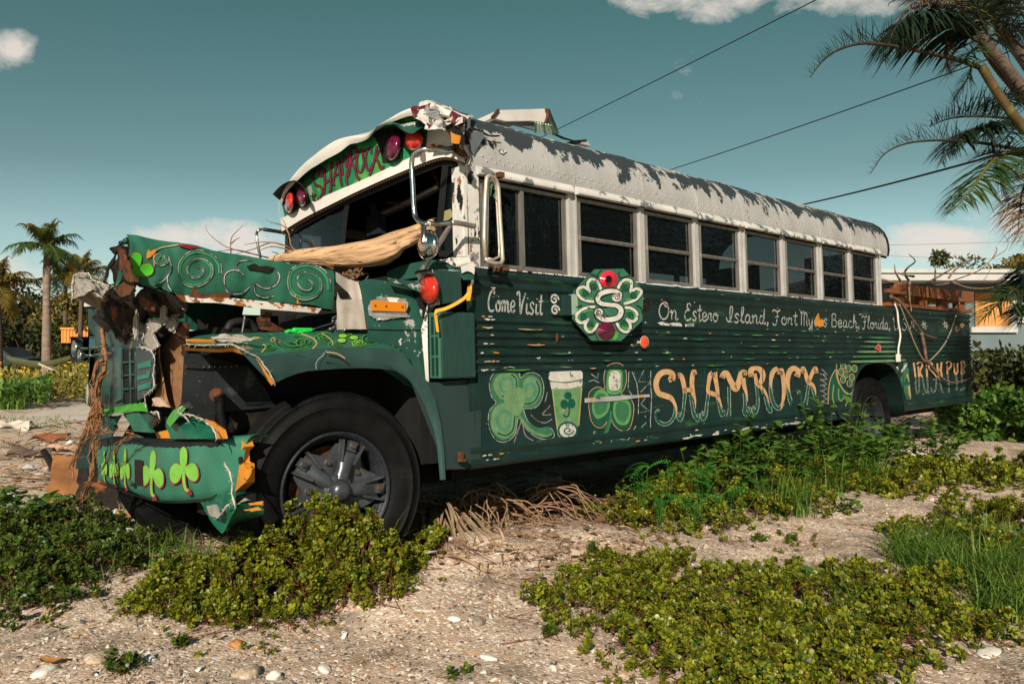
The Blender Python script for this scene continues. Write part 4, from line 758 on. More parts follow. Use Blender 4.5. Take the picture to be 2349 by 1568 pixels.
mb = MB(); between(mb, [(1545, 130), (1720, 205), (1900, 195), (2110, 175)], ly(W_, .012), [(1840, 875), (1900, 873), (2000, 868), (2115, 855)], ly(W_, -.004), 20, 6, 0, bow=.01)
mb.build('lower_skirt', [mat('skirt_green', (.022, .042, .041), .42, var=.15, vscale=4, streak=(1, 1, .3), chips=[dict(color=(.07, .17, .13), scale=2.2, thr=.66, soft=.06), dict(color=(.6, .6, .57), scale=16, thr=.775)])], bus)
mb = MB(); p0 = LY(*W_(1955, 800), -.02); mb.lathe([(.001, -.008), (.032, -.008), (.032, .004), (.02, .008), (.001, .008)], 16, 'Z', p0 + Vector((0, -.02, 0))); mb.box(tuple(p0 + Vector((-.012, -.014, 0))), tuple(p0 + Vector((.012, .01, .045)))); mb.build('fuel_cap', [rust_m], bus)

# fender
o_top = [(1350, 930), (1420, 970), (1525, 1055)]                                  # A_ units
DA = lambda x, y: (((x / 3.2625 + 780) - 180) * 2.61, ((y / 3.2625 + 660) - 640) * 2.61)
WA = lambda x, y: (((x / 2.61 + 600) - 180) * 2.61, ((y / 2.61 + 1040) - 640) * 2.61)
outer = [(1340, 985), (1430, 1010), (1525, 1055), (1650, 1030), (1840, 1010), (2030, 995), DA(130, 1222), DA(580, 1172), DA(850, 1165), DA(1050, 1170), DA(1220, 1190), DA(1330, 1250), DA(1420, 1370), WA(1620, 100), WA(1700, 200), WA(1765, 340), WA(1805, 520), WA(1830, 720), WA(1842, 952)]
lip = [(1610, 1270), (1625, 1262), (1680, 1235), DA(190, 1455), DA(300, 1415), DA(400, 1392), DA(480, 1385), DA(720, 1368), DA(900, 1364), DA(1080, 1370), DA(1200, 1384), DA(1290, 1420), DA(1340, 1470), WA(1555, 180), WA(1620, 270), WA(1690, 400), WA(1745, 560), WA(1780, 740), WA(1798, 955)]
inner = [(960, 925), (1050, 895), (1150, 885), (1300, 880), (1500, 873), (1720, 873), (1900, 862), (2100, 855), DA(0, 1025), DA(200, 1015), DA(480, 1008), DA(900, 1003), DA(1050, 1010), DA(1200, 1045), DA(1290, 1110), DA(1360, 1210)]
outer_t = [(955, 960), (1100, 965), (1230, 968), (1310, 980), (1430, 1010), (1525, 1055), (1650, 1030), (1840, 1010), (2030, 995), DA(130, 1222), DA(580, 1172), DA(850, 1165), DA(1050, 1170), DA(1220, 1190), DA(1330, 1250), DA(1372, 1290)]
FO = .0
mb = MB(); between(mb, outer, ly(A_, FO - .02), lip, ly(A_, FO), 80, 5, 0, bump=.004, bow=.01, sp=False)
between(mb, lip, ly(A_, FO), [(p[0], p[1] + 6) for p in lip], ly(A_, FO + .30), 80, 2, 2, sp=False)
o1 = resample(inner, 80, False); o2 = resample(outer_t, 80, False); yin = .40
rows_ = []
for j in range(9):
    t = j / 8; rows_.append([LY(*A_(a[0] + (b_[0] - a[0]) * t, a[1] + (b_[1] - a[1]) * t + 0), yin * (1 - t) ** 1.2 + (FO - .02) * (1 - (1 - t) ** 1.2)) for a, b_ in zip(o1, o2)])
mb.loft(rows_, 1)
# scrolls painted on the fender top
def ftop(a, b, off):
    best = None
    xs1 = [p[0] for p in o1]; yt = np.interp(a, xs1, [p[1] for p in o1]); yo = np.interp(a, [p[0] for p in o2], [p[1] for p in o2]); t = min(1, max(0, (b - yt) / max(yo - yt, 1e-3)))
    p = LY(*A_(a, b), yin * (1 - t) ** 1.2 + (FO - .02) * (1 - (1 - t) ** 1.2)); return p + Vector((-.1, -.5, .85)) * off * .6
def fcurl(cx, cy, r, t_, d, m, wd, sy=.5): curl(cx, cy, r, t_, 0 if d > 0 else 3.14, d, wd, m, mb=mb, surf=ftop, off=.005, sy=sy)
fp = [fender_green, sun_green, inside, vivid, ink, tan, lime]
fcurl(1430, 975, 60, 1.6, 1, 5, 9); fcurl(1770, 945, 150, 2.6, 1, 4, 13, .42); fcurl(1765, 943, 165, 2.2, 1, 3, 6, .42)
x9, y9 = DA(1000, 1090); fcurl(x9, y9, 72, 2.3, 1, 4, 12, .62); fcurl(x9 - 4, y9 - 2, 80, 2.0, 1, 3, 7, .62)
for cx_, cy_, r_, m2_ in ((1580, 985, 62, 3), (1640, 930, 50, 5), (1990, 915, 70, 3), (2090, 965, 62, 3), (2190, 900, 55, 6), DA(360, 1120) + (80, 3), DA(560, 1060) + (70, 3), DA(880, 1130) + (60, 6)): fcurl(cx_, cy_, r_, 1.9, 1, m2_, 8, .5); fcurl(cx_ + 3, cy_ + 2, r_ * .93, 1.7, 1, 4, 5, .5)
for k in range(6): mb.ribbon([DA(1080 + 22 * k, 1035 + 6 * k), DA(1150 + 24 * k, 1075 + 14 * k), DA(1190 + 26 * k, 1150 + 14 * k)], ftop, 3 if k % 2 else 4, .005, 9)
mb.ribbon([(1830, 885), (1920, 920), (1950, 960), (1920, 1000)], ftop, 5, .006, 12); mb.ribbon([(1990, 880), (2060, 930), (2075, 970)], ftop, 5, .006, 9); mb.ribbon([(1530, 1030), (1560, 980), (1500, 960)], ftop, 5, .006, 10)
for cx, cy in (DA(730, 1060), DA(720, 1105), DA(835, 1078)): mb.fill([(cx + 34 * math.cos(t * .785), cy + 18 * math.sin(t * .785)) for t in range(8)], ftop, 6, .006); mb.ribbon([(cx + 36 * math.cos(t * .785), cy + 19 * math.sin(t * .785)) for t in range(8)], ftop, 4, .007, 6, closed=True)
mb.ribbon([DA(790, 1110), DA(850, 1130), DA(830, 1165)], ftop, 3, .006, 10)
mb.build('fender', fp, bus)
# torn yellow edge of the fender
mb = MB(); between(mb, [(945, 985), (1060, 995), (1200, 1000), (1330, 985), (1420, 1020), (1490, 1065), (1560, 1160), (1630, 1265)], ly(A_, -.02), [(945, 1010), (1060, 1015), (1200, 1025), (1310, 1015), (1400, 1045), (1475, 1090), (1530, 1180), (1608, 1278)], ly(A_, .0), 40, 2, 0, bump=.01, sp=False); mb.build('torn_fender_edge', [orange_paint], bus)
edge_fray('frayed_edge', [LY(*A_(*p), -.03) for p in ((955, 960), (1100, 972), (1250, 965), (1320, 965), (1430, 1030), (1510, 1065), (1570, 1150), (1635, 1262))], .006, closed=False)
sheet('torn_fender_strip', A_, [(955, 920), (1060, 918), (1200, 912), (1330, 930), (1500, 905), (1545, 915), (1400, 935), (1300, 955), (1120, 950), (960, 945)], .05, orange_paint, jagn=3, amp=6, thick=.008)
sheet('torn_fender_strip', A_, [(1140, 905), (1250, 880), (1420, 905), (1500, 910), (1380, 945), (1300, 950), (1200, 935)], .03, frayed, jagn=4, amp=10, thick=.006, seed=5)
# crack and chips on the fender face
mb = MB()
for a, b_ in zip([(2025, 1005), (2000, 1045), (1960, 1080), (1945, 1110), (1948, 1150)][:-1], [(2000, 1045), (1960, 1080), (1945, 1110), (1948, 1150)]): mb.ribbon([a, b_], lambda u, v, o: LY(*A_(u, v), -.03 - o), 0, .002, 5)
mb.build('fender_crack', [chalk], bus)
mb = MB(); pix_tube(mb, A_, [(2030, 1022, -.04), (2110, 1035, -.045), (2172, 1072, -.05)], .004, 0, 5, 'y'); tag(mb.build('dry_straw', [mat('straw', (.38, .27, .14), .8)]), 'thin dry straw caught on the flat face of the front fender', 'straw').matrix_world = BUS_M

# hood
h_top = [(445, 108), (500, 125), (700, 155), (830, 180), (1050, 215), (1200, 255), (1440, 290), (1600, 325), (1800, 350), (1990, 378), (2085, 402)]
h_bot = [(590, 490), (640, 512), (700, 545), (760, 520), (830, 570), (920, 575), (1000, 580), (1130, 590), (1260, 592), (1440, 615), (1700, 642), (1960, 676), (2075, 696)]
HY = lambda a: .52 - .04 * (a - 500) / 1500
def hbul(a, t): return .02 * math.sin(math.pi * t) ** .6 + .022 * noise.noise((a * .0035, t * 1.2, 2)) + .010 * noise.noise((a * .011, t * 2.5, 5))
def hs(a, b, o=0.0): return LY(*A_(a, b), HY(a) - o)
ed = jag([(500, 120), (520, 165), (470, 180), (445, 190), (510, 215), (524, 240), (505, 300), (500, 350), (525, 400), (548, 445), (582, 487)], 9, 3, seed=4)
hb = jag(h_bot, 7, 3, seed=8)
mb = MB(); n_ = 90; top_ = resample(h_top[1:], n_, False)
# face as a grid between the top edge and the torn lower edge, its front edge torn too
fb = resample([(505, 350)] + [(545, 440)] + [q[:2] for q in hb], n_, False); ft = resample([ed[0]] + h_top[2:], n_, False)
fb = [(560, 490)] + fb[1:] if False else fb
rows_ = []
for j in range(8):
    t = j / 7; rows_.append([hs(a[0] + (b_[0] - a[0]) * t, a[1] + (b_[1] - a[1]) * t) + Vector((0, -1, .2)) * hbul(a[0] + (b_[0] - a[0]) * t, t) for a, b_ in zip(ft, fb)])
mb.loft(rows_, 0)
edge_ = [p for p in rows_[0]]
def back_(p, dy, dz):                                            # the far side of the hood is torn away at the front
    k = max(0, (-.75 - p.x)) / 1.2; return p + Vector((.46 * dy * k, dy, dz))
mb.loft([edge_, [back_(p, .06, .012) for p in edge_], [back_(p, .65, .02) for p in edge_], [back_(p, 1.15, -.02) for p in edge_], [back_(p, 1.3, -.33) for p in edge_]], 0)
mb.loft([[p + Vector((0, .015, -.01)) for p in r_] for r_ in (rows_[0], rows_[4], rows_[7])], 1)
mb.loft([[back_(p, .06, -.02) for p in edge_], [back_(p, .65, -.01) for p in edge_], [back_(p, 1.15, -.05) for p in edge_]], 1)
# scrolls
def hsurf(a, b, o):
    t = np.interp(a, [p[0] for p in h_top[1:]], [p[1] for p in h_top[1:]]); u = np.interp(a, [505] + [p[0] for p in h_bot], [420] + [p[1] for p in h_bot]); t = min(1, max(0, (b - t) / max(u - t, 1)))
    return hs(a, b) + Vector((0, -1, .2)) * (hbul(a, t) + .003) + Vector((0, -o, 0))
def hcurl(cx, cy, r, t_, ph, d, sy=.92):
    curl(cx, cy, r - 16, t_, ph, d, 15, 4, mb=mb, surf=hsurf, off=.0015, sy=sy); curl(cx, cy, r, t_, ph, d, 20, 2, mb=mb, surf=hsurf, off=.0025, sy=sy); curl(cx, cy, r + 5, t_ * .97, ph, d, 3.5, 3, mb=mb, surf=hsurf, off=.0035, sy=sy)
hcurl(1025, 405, 180, 2.3, .2, -1); hcurl(1860, 505, 190, 2.3, .3, -1); hcurl(740, 320, 62, 1.8, 0, 1)
for pts in ([(1440, 290 + 30), (1350, 330), (1310, 380), (1370, 440)], [(1370, 440), (1300, 405), (1230, 430), (1220, 500), (1260, 570), (1360, 575), (1415, 530)], [(1600, 390), (1640, 440), (1620, 510), (1540, 535), (1450, 495)], [(1450, 495), (1470, 570), (1540, 600), (1610, 590)], [(790, 440), (800, 510), (830, 555)], [(800, 300), (815, 400), (760, 480), (690, 505)]):
    mb.ribbon(pts, hsurf, 2, .0025, 20); mb.ribbon([(p[0] + 6, p[1] + 6) for p in pts], hsurf, 3, .0035, 5)
for lob in ([(510, 330), (520, 290), (555, 278), (590, 300), (590, 350), (575, 395), (545, 390)], [(575, 410), (600, 370), (650, 360), (685, 400), (670, 440), (620, 452), (580, 435)], [(520, 395), (560, 390), (590, 410), (575, 440), (545, 430)]):
    cx = sum(p[0] for p in lob) / len(lob); cy = sum(p[1] for p in lob) / len(lob); mb.fill(shrink(lob, 1.14, cx, cy), hsurf, 5, .002); mb.fill(lob, hsurf, 6, .0045)
mb.ribbon([(572, 430), (580, 470), (575, 482)], hsurf, 6, .0045, 14)
mb.ribbon([(690, 380), (690, 280), (740, 235), (830, 215), (910, 208)], hsurf, 7, .004, 8)
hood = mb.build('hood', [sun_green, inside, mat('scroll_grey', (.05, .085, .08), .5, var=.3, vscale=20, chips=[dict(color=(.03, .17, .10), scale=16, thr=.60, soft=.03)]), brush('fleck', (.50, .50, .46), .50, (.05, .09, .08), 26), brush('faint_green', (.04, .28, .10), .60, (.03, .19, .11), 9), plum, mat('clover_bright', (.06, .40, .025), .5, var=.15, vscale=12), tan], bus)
for pts, m_ in [([(900, 195), (960, 200), (1050, 212), (1045, 228), (970, 232), (905, 212)], plum), ([(1425, 360), (1480, 345), (1530, 365), (1635, 380), (1560, 408), (1490, 400), (1430, 385)], dark_rust), ([(655, 300), (665, 240), (690, 250), (725, 235), (715, 265), (680, 300), (665, 305)], orange_paint), ([(1000, 560), (1015, 515), (1040, 560), (1090, 585), (1180, 570), (1290, 575), (1290, 600), (1200, 605), (1190, 640), (1110, 640), (1030, 615), (970, 600)], rust_m), ([(1790, 580), (1805, 620), (1830, 660), (1805, 650)], orange_paint)]:
    sheet('rust_scab', A_, pts, 0, m_, hood, .008, 3, 7, surf=lambda a, b: hs(a, b, .034))
mb = MB(); between(mb, [(870, 580), (1000, 592), (1200, 600), (1440, 622), (1700, 650), (1990, 690)], lambda a, b, o=0: hs(a, b, .030), [(900, 612), (960, 640), (1200, 648), (1500, 688), (1800, 712), (1960, 724)], lambda a, b, o=0: hs(a, b, .050), 40, 3, 0, bump=.006); mb.build('hood_lip', [mat('lip_white', (.50, .47, .43), .55, chips=[dict(color=RUST, scale=12, thr=.53), dict(color=MAROON, scale=5, thr=.61), dict(color=(.3, .12, .025), scale=20, thr=.58)])], hood)
mb = MB(); between(mb, ed[2:], hs, [(p[0] - 70 - (p[1] - 120) * .10, p[1] + 40 + (p[1] - 120) * .24) for p in ed[2:]], lambda a, b, o=0: LY(*A_(a, b), .56), 40, 6, 0, bump=.05, seed=6); mb.sm = [False] * len(mb.sm); mb.build('torn_hood_edge', [dark_rust], hood)
sheet('torn_paint_flap', A_, [(445, 190), (480, 150), (520, 170), (500, 200), (470, 205)], .53, sun_green, hood, jagn=2, amp=6); sheet('torn_paint_flap', A_, [(440, 395), (480, 385), (455, 470), (415, 525), (430, 450)], .50, sun_green, hood, jagn=2, amp=4)
# ------------------------------------------------------------------ crushed nose, bumper, engine bay
Q_ = zm(200, 900, 2.614)
XG = -1.50
def sx_(name, z, pts, x, m_, parent=bus, **kw): return sheet(name, z, pts, 0, m_, parent, surf=lx(z, x), **kw)
mb = MB(); mb.box((-1.30, .60, .50), (-.35, 1.70, 1.42), 0); mb.box((-1.34, .60, .62), (-1.30, 1.85, 1.36), 0); mb.box((-.36, .1, .62), (-.30, 2.1, 1.66), 0); mb.box((-1.40, .62, .42), (.2, .72, .62), 0); mb.box((-1.40, 1.5, .42), (.2, 1.6, .62), 0)
mb.box((-1.2, .75, 1.42), (-.9, 1.2, 1.50), 0); mb.box((-1.45, .50, .95), (-.36, .53, 1.30), 0); mb.box((-.30, .08, .62), (-.05, .12, 1.2), 0)
mb.build('engine', [inside], bus)
mb = MB()                                                   # far fender and hood side, seen only as dark shape behind
ring = [(-.9 - .62 * math.cos(a), .57 + .58 * math.sin(a)) for a in [math.pi * k / 16 for k in range(17)]]
mb.loft([[(x, 2.18, z) for x, z in ring], [(x, 1.80, z + .08) for x, z in ring]], 0); mb.loft([[(x, 2.18, z) for x, z in ring], [(-.9 + (x + .9) * 1.16, 2.17, .57 + (z - .57) * 1.18) for x, z in ring]], 0)
mb.build('fender', [fender_green], bus)
gcol = mat('grille_green', (.020, .060, .052), .35, var=.5, vscale=5, streak=(1, 9, 1.5), bump=.08, chips=[dict(color=(.012, .012, .014), scale=5, thr=.52, soft=.12), dict(color=(.25, .11, .02), scale=5, thr=.66, soft=.06), dict(color=(.5, .5, .48), scale=22, thr=.72)])
gr, g3 = sx_('grille', Q_, [(205, 140), (320, 165), (420, 300), (520, 235), (560, 260), (640, 335), (664, 420), (660, 620), (585, 690), (530, 742), (330, 772), (262, 770), (215, 620), (165, 580), (160, 330), (200, 300)], XG, gcol, thick=.02, jagn=2, amp=4)
sx_('grille_slot', Q_, [(414, 330), (512, 310), (524, 725), (412, 735)], XG - .012, inside, gr, thick=.004)
mb = MB()
for y0 in (425, 525, 630): pix_tube(mb, Q_, [(414, y0, XG - .02), (516, y0 - 8, XG - .02)], .008, 0, 5)
for x0 in (412, 474, 516): pix_tube(mb, Q_, [(x0, 325, XG - .02), (x0 + 6, 735, XG - .02)], .009, 0, 5)
mb.build('grille_bar', [gcol], gr)
sx_('grille_column', Q_, [(335, 300), (408, 310), (414, 700), (345, 735), (330, 600)], XG - .02, mat('grille_shine', (.03, .075, .075), .28, .2, var=.6, vscale=3, streak=(1, 3, 1.5)), gr, thick=.012)
sx_('grille_cheek', Q_, [(514, 250), (560, 230), (648, 345), (655, 620), (580, 690), (528, 715)], XG - .03, mat('cheek_grey', (.035, .045, .052), .4, var=.3, vscale=4, chips=[dict(color=(.3, .3, .3), scale=30, thr=.73)]), gr, thick=.01, jagn=2, amp=4)
for i, q in enumerate([[(528, 435), (630, 405), (634, 455), (532, 475)], [(524, 525), (600, 515), (605, 490), (622, 490), (618, 540), (530, 558)], [(530, 600), (630, 570), (632, 615), (534, 640)]]): sx_('grille_opening', Q_, q, XG - .037, lime_paint if i == 9 else mat('opening_green_%d' % i, (.02, .15, .10), .45, var=.3), gr, thick=.004, jagn=3, amp=3)
edge_fray('frayed_edge', [LX(*Q_(*p), XG - .04) for p in ((560, 120), (580, 220), (545, 300), (640, 335), (662, 400), (652, 520), (655, 615), (582, 685), (590, 760), (600, 800), (690, 805), (698, 850), (640, 920))], .007, closed=False)
mb = MB(); between(mb, [(260, 775), (330, 772), (450, 745), (560, 728), (600, 740)], lx(Q_, XG), [(268, 830), (330, 828), (450, 800), (550, 795), (610, 800)], lx(Q_, XG - .08), 16, 3, 0); mb.build('valance', [lime_paint], bus)
sx_('valance_strut', Q_, [(258, 800), (310, 825), (362, 930), (330, 945), (290, 880)], XG - .06, sun_green, thick=.02); sx_('valance_strut', Q_, [(415, 815), (535, 790), (585, 880), (640, 960), (500, 950), (470, 890)], XG - .06, sun_green, thick=.02)
sx_('valance_strut', Q_, [(530, 800), (600, 805), (690, 860), (640, 920), (600, 925), (560, 860)], XG - .05, gcol, thick=.02, jagn=2, amp=5)
sx_('valance_chip', Q_, [(310, 818), (410, 802), (425, 822), (320, 834)], XG - .085, grey_fibre, thick=.003, jagn=2, amp=3)
# torn fibreglass in front of the radiator
sx_('fibreglass_flap', Q_, [(690, 350), (740, 290), (790, 205), (850, 220), (888, 245), (912, 375), (886, 400), (878, 560), (866, 735), (800, 800), (750, 700), (705, 520)], XG + .10, fibre, thick=.01, jagn=3, amp=4)
sx_('fibreglass_flap', Q_, [(655, 190), (690, 290), (690, 400), (740, 680), (775, 770), (640, 755), (650, 700), (680, 640), (665, 410), (645, 335)], XG + .03, mat('fold_tan', (.29, .165, .075), .7, var=.4, vscale=5, streak=(1, 6, 1)), thick=.01, jagn=2, amp=4)
for pts, x, m_ in [([(555, 125), (600, 150), (645, 205), (690, 295), (640, 330), (565, 300), (575, 220)], XG - .03, grey_fibre), ([(595, 135), (660, 92), (715, 105), (705, 150), (655, 190), (610, 160)], XG - .05, grey_fibre), ([(735, 100), (800, 68), (832, 130), (792, 190), (750, 150)], XG - .03, grey_fibre), ([(700, -10), (748, -10), (742, 60), (760, 100), (700, 110), (712, 50)], XG - .06, grey_fibre), ([(790, 20), (850, -10), (895, 10), (870, 60), (830, 50), (820, 120), (785, 70)], XG - .02, grey_fibre), ([(500, 90), (522, 20), (528, 120), (516, 250), (496, 170)], XG - .08, grey_fibre),
                   ([(640, 700), (690, 690), (770, 765), (660, 755)], XG - .03, mat('fold_pale', (.46, .33, .24), .7, var=.2)), ([(600, 805), (700, 805), (690, 900), (640, 915), (620, 860)], XG + .02, dark_rust), ([(660, 190), (740, 130), (785, 190), (700, 295)], XG + .06, dark_rust), ([(820, 180), (832, 130), (862, 110), (915, 125), (908, 235), (880, 256), (840, 245)], XG + .0, rust_m)]:
    o, p3 = sx_('torn_fibre' if m_ is grey_fibre else 'torn_bracket', Q_, pts, x, m_, thick=.012, jagn=3, amp=4, seed=len(pts))
    if m_ is grey_fibre: edge_fray('frayed_edge', p3, .005, seed=int(pts[0][0]))
mb = MB(); between(mb, [(340, 525), (450, 560), (560, 590), (640, 520), (760, 560), (860, 590), (960, 655)], lx(A_, -1.62), [(230, 760), (330, 860), (470, 985), (560, 900), (650, 760), (780, 770), (940, 760)], lx(A_, -1.50), 40, 10, 0, bump=.06, sp=False); mb.sm = [False] * len(mb.sm); mb.build('torn_nose', [dark_rust], bus)
sx_('torn_nose_patch', A_, [(590, 590), (640, 600), (722, 650), (705, 712), (640, 695), (600, 660)], -1.66, rust_m, thick=.006, jagn=3, amp=7)
mb = MB(); between(mb, [(428, 200), (470, 218), (522, 232), (512, 330), (545, 440), (600, 495)], lx(A_, -1.80), [(400, 350), (380, 430), (395, 500), (415, 560), (480, 590), (540, 600)], lx(A_, -1.74), 24, 10, 0, bump=.07, seed=9); mb.sm = [False] * len(mb.sm); mb.build('torn_nose', [dark_rust], bus)
for pts, m_ in [([(415, 262), (400, 330), (350, 400), (345, 450), (332, 455), (345, 380), (385, 310)], dark_rust), ([(430, 230), (470, 235), (490, 290), (480, 400), (440, 390), (445, 300)], rust_m), ([(470, 330), (510, 320), (530, 420), (580, 490), (500, 480), (470, 420)], rust_m), ([(405, 540), (470, 490), (560, 520), (520, 585), (450, 600)], rust_m)]:
    sx_('rust_scab', A_, pts, -1.86, m_, thick=.008, jagn=3, amp=6)
# grey flap sticking out to the left
mb = MB(); between(mb, [(88, 480), (95, 435), (150, 418), (205, 425), (245, 480), (300, 498), (352, 508)], lx(A_, -1.72), [(80, 645), (88, 612), (150, 590), (230, 548), (275, 560), (305, 600), (355, 530)], lx(A_, -1.82), 24, 8, 0, bump=.045, seed=5); between(mb, [(130, 605), (230, 560), (310, 600), (352, 560)], lx(A_, -1.74), [(140, 625), (210, 660), (285, 692), (335, 655)], lx(A_, -1.64), 16, 5, 1, bump=.03); mb.sm = [False] * len(mb.sm); mb.build('torn_fibre_flap', [grey_fibre, mat('flap_brown', (.17, .12, .08), .8, var=.3)], bus)
edge_fray('frayed_edge', [LX(*A_(*p), -1.80) for p in ((80, 650), (88, 480), (95, 435), (150, 416), (205, 423), (245, 478), (352, 508), (335, 560), (305, 600), (228, 550), (95, 612))], .008, closed=False)
# inner fender: black dusty sheet with rivets, pipe stub and hose
inn, _ = sheet('inner_fender', A_, [(945, 1010), (960, 1030), (1060, 1035), (1250, 1085), (1430, 1130), (1560, 1300), (1640, 1440), (1400, 1462), (1280, 1472), (1080, 1520), (920, 1425)], .34, dust_black, thick=.012)
sheet('inner_fender_rim', A_, [(945, 1108), (1100, 1125), (1330, 1120), (1345, 1145), (1100, 1150), (950, 1140)], .325, dust_black, inn, thick=.012)
mb = MB(); [mb.dome(LY(*A_(1090 + 42 * k, 1136 - 1.4 * k), .318), .006, (-.3, -1, 0), .6, 6, 2) for k in range(7)]; mb.build('rivet_row', [steel_grey], inn)
mb = MB(); pix_tube(mb, A_, [(1190, 1352, .33), (1185, 1348, .24), (1184, 1347, .2)], .033, 0, 12, 'y', 2); mb.build('pipe_stub', [rust_m], inn)
mb = MB(); q = resample([(1195, 1352), (1215, 1400), (1215, 1470), (1225, 1540), (1245, 1640)], 60); mb.tube([LY(*A_(a, b), .20) for a, b in q], [.021 + .004 * (i % 2) for i in range(60)], 10); mb.build('ribbed_hose', [rubber], bus)
mb = MB(); pix_tube(mb, A_, [(1225, 1440, .22), (1270, 1520, .22), (1300, 1590, .2), (1310, 1610, .2)], .008, 0, 6, 'y'); bulge(mb, 1310, 1625, 34, 26, 0, ly(A_, .18), .05); pix_tube(mb, A_, [(1310, 1640, .2), (1330, 1690, .2)], .008, 0, 6, 'y', 2); mb.build('wiring', [rubber], bus)
mb = MB(); between(mb, [(1280, 1470), (1400, 1462), (1640, 1445)], ly(A_, .36), [(1260, 1640), (1420, 1620), (1560, 1560)], ly(A_, .36), 14, 6, 0, bump=.03); mb.build('rusty_frame', [dark_rust], bus)
# things seen in the gap between hood and fender
sheet('rusty_lever', A_, [(1500, 762), (1522, 745), (1590, 785), (1725, 858), (1600, 862), (1530, 850), (1510, 810)], .48, rust_m, thick=.02, jagn=2, amp=2); sheet('rusty_lever', A_, [(1565, 715), (1612, 722), (1590, 795), (1548, 780)], .5, rust_m, thick=.015)
mb = MB(); pix_tube(mb, A_, [(1268, 855, .5), (1295, 805, .5), (1370, 787, .5), (1440, 800, .5), (1490, 862, .5)], .022, 0, 8, 'y'); mb.build('radiator_hose', [black_metal], bus)
mb = MB(); pix_tube(mb, A_, [(1405, 735, .45), (1395, 800, .45), (1382, 880, .45)], [.003, .006, .008] + [.008] * 12, 0, 6, 'y'); mb.build('dipstick', [steel_grey], bus)
mb = MB(); rr = random.Random(2)
for k in range(26): a = [rr.uniform(2090, 2240), rr.uniform(770, 850)]; pix_tube(mb, A_, [(a[0], a[1], .40), (a[0] + rr.uniform(-70, 70), a[1] + rr.uniform(-40, 20), .38), (a[0] + rr.uniform(-90, 90), a[1] + rr.uniform(-10, 50), .36)], rr.uniform(.004, .014), 0, 5, 'y', 2)
mb.build('wire_bundle', [steel_grey], bus)
mb = MB(); pix_tube(mb, A_, [(1920, 850, .38), (2010, 820, .38), (2110, 795, .38)], .006, 0, 5, 'y', 3); mb.build('cable', [steel_grey], bus)
# torn shell over the bumper, orange brackets
mb = MB(); between(mb, [(800, 240), (850, 180), (900, 150), (1000, 195), (1090, 232), (1150, 290), (1190, 380)], lx(B_, XG - .02), [(830, 378), (900, 380), (960, 380), (1020, 380), (1080, 380), (1130, 380), (1185, 382)], lx(B_, XG - .06), 24, 6, 0, bump=.02); between(mb, [(798, 245), (850, 170), (890, 142), (975, 102)], lx(B_, XG - .03), [(830, 290), (880, 230), (920, 185), (975, 112)], lx(B_, XG - .09), 14, 3, 1, bump=.01); mb.build('torn_headlamp_shell', [mat('shell_green', (.009, .09, .053), .3, var=.25, vscale=4), lime_paint], bus)
edge_fray('frayed_edge', [LX(*B_(*p), XG - .08) for p in ((975, 100), (900, 150), (890, 180), (930, 190), (1000, 198), (1090, 236), (1150, 292), (1175, 340), (1188, 382))], .006, closed=False)
edge_fray('frayed_edge', [LX(*B_(*p), XG - .09) for p in ((900, 175), (935, 200), (975, 245))], .005, closed=False, seed=3)
sx_('torn_bracket', B_, [(1095, 228), (1150, 245), (1240, 310), (1258, 378), (1190, 378), (1165, 315)], XG - .03, orange_paint, thick=.01, jagn=2, amp=4); sx_('torn_bracket', B_, [(720, 330), (770, 320), (815, 310), (830, 376), (730, 374)], XG - .0, orange_paint, thick=.01)
sx_('bumper_bracket', B_, [(1255, 378), (1330, 384), (1378, 388), (1397, 440), (1362, 480), (1365, 560), (1400, 575), (1402, 715), (1328, 782), (1290, 650), (1262, 560)], XG + .06, orange_paint, thick=.05)
sx_('bracket_slot', B_, [(1352, 520), (1362, 515), (1364, 570), (1354, 572)], XG + .05, black_metal, thick=.012)
mb = MB(); between(mb, [(1400, 530), (1440, 550), (1468, 600), (1460, 650)], lx(B_, XG + .1), [(1400, 690), (1420, 690), (1440, 670), (1450, 655)], lx(B_, XG + .05), 10, 4, 0, bump=.02); mb.build('torn_bracket', [orange_paint], bus)
# bumper
BX = -1.53
b_top = [(262, 420), (330, 388), (420, 376), (540, 384), (640, 392), (760, 398), (900, 402), (1040, 398), (1160, 388), (1258, 380)]
b_bot = [(278, 715), (350, 742), (440, 770), (560, 815), (680, 850), (800, 862), (930, 860), (1040, 852), (1140, 838), (1200, 800)]
n_ = 48; T3 = [LX(*B_(a, b), BX) for a, b in resample(b_top, n_)]; L3 = [LX(*B_(a, b), BX) for a, b in resample(b_bot, n_)]
def bx_(i): t = i / (n_ - 1); return .10 * max(0, (t - .86) / .14) ** 2 + .012 * math.sin(t * 9)
mb = MB(); rows_ = []
for f_, dx, dz in [(0, .13, -.005), (0, .06, .012), (0, .022, .004), (.035, .004, 0), (.10, -.004, 0), (.5, .0, 0), (.86, .003, 0), (.95, .014, 0), (1, .04, -.01), (1, .12, -.012)]:
    rows_.append([a.lerp(c, f_) + Vector((dx + bx_(i) + .008 * noise.noise((i * .12, f_ * 3, 0)), 0, dz)) for i, (a, c) in enumerate(zip(T3, L3))])
mb.loft(rows_, 0)
def bs(a, b, o=0.0):
    i = min(n_ - 1, max(0, (a - 262) / 996 * (n_ - 1))); u = np.interp(a, [p[0] for p in b_top], [p[1] for p in b_top]); f_ = (b - u) / (np.interp(a, [p[0] for p in b_bot], [p[1] for p in b_bot]) - u)
    return LX(*B_(a, b), BX + bx_(i) + .008 * noise.noise((i * .12, f_ * 3, 0)) - .0065 - o * .5)
jr = random.Random(12); lo_ = []
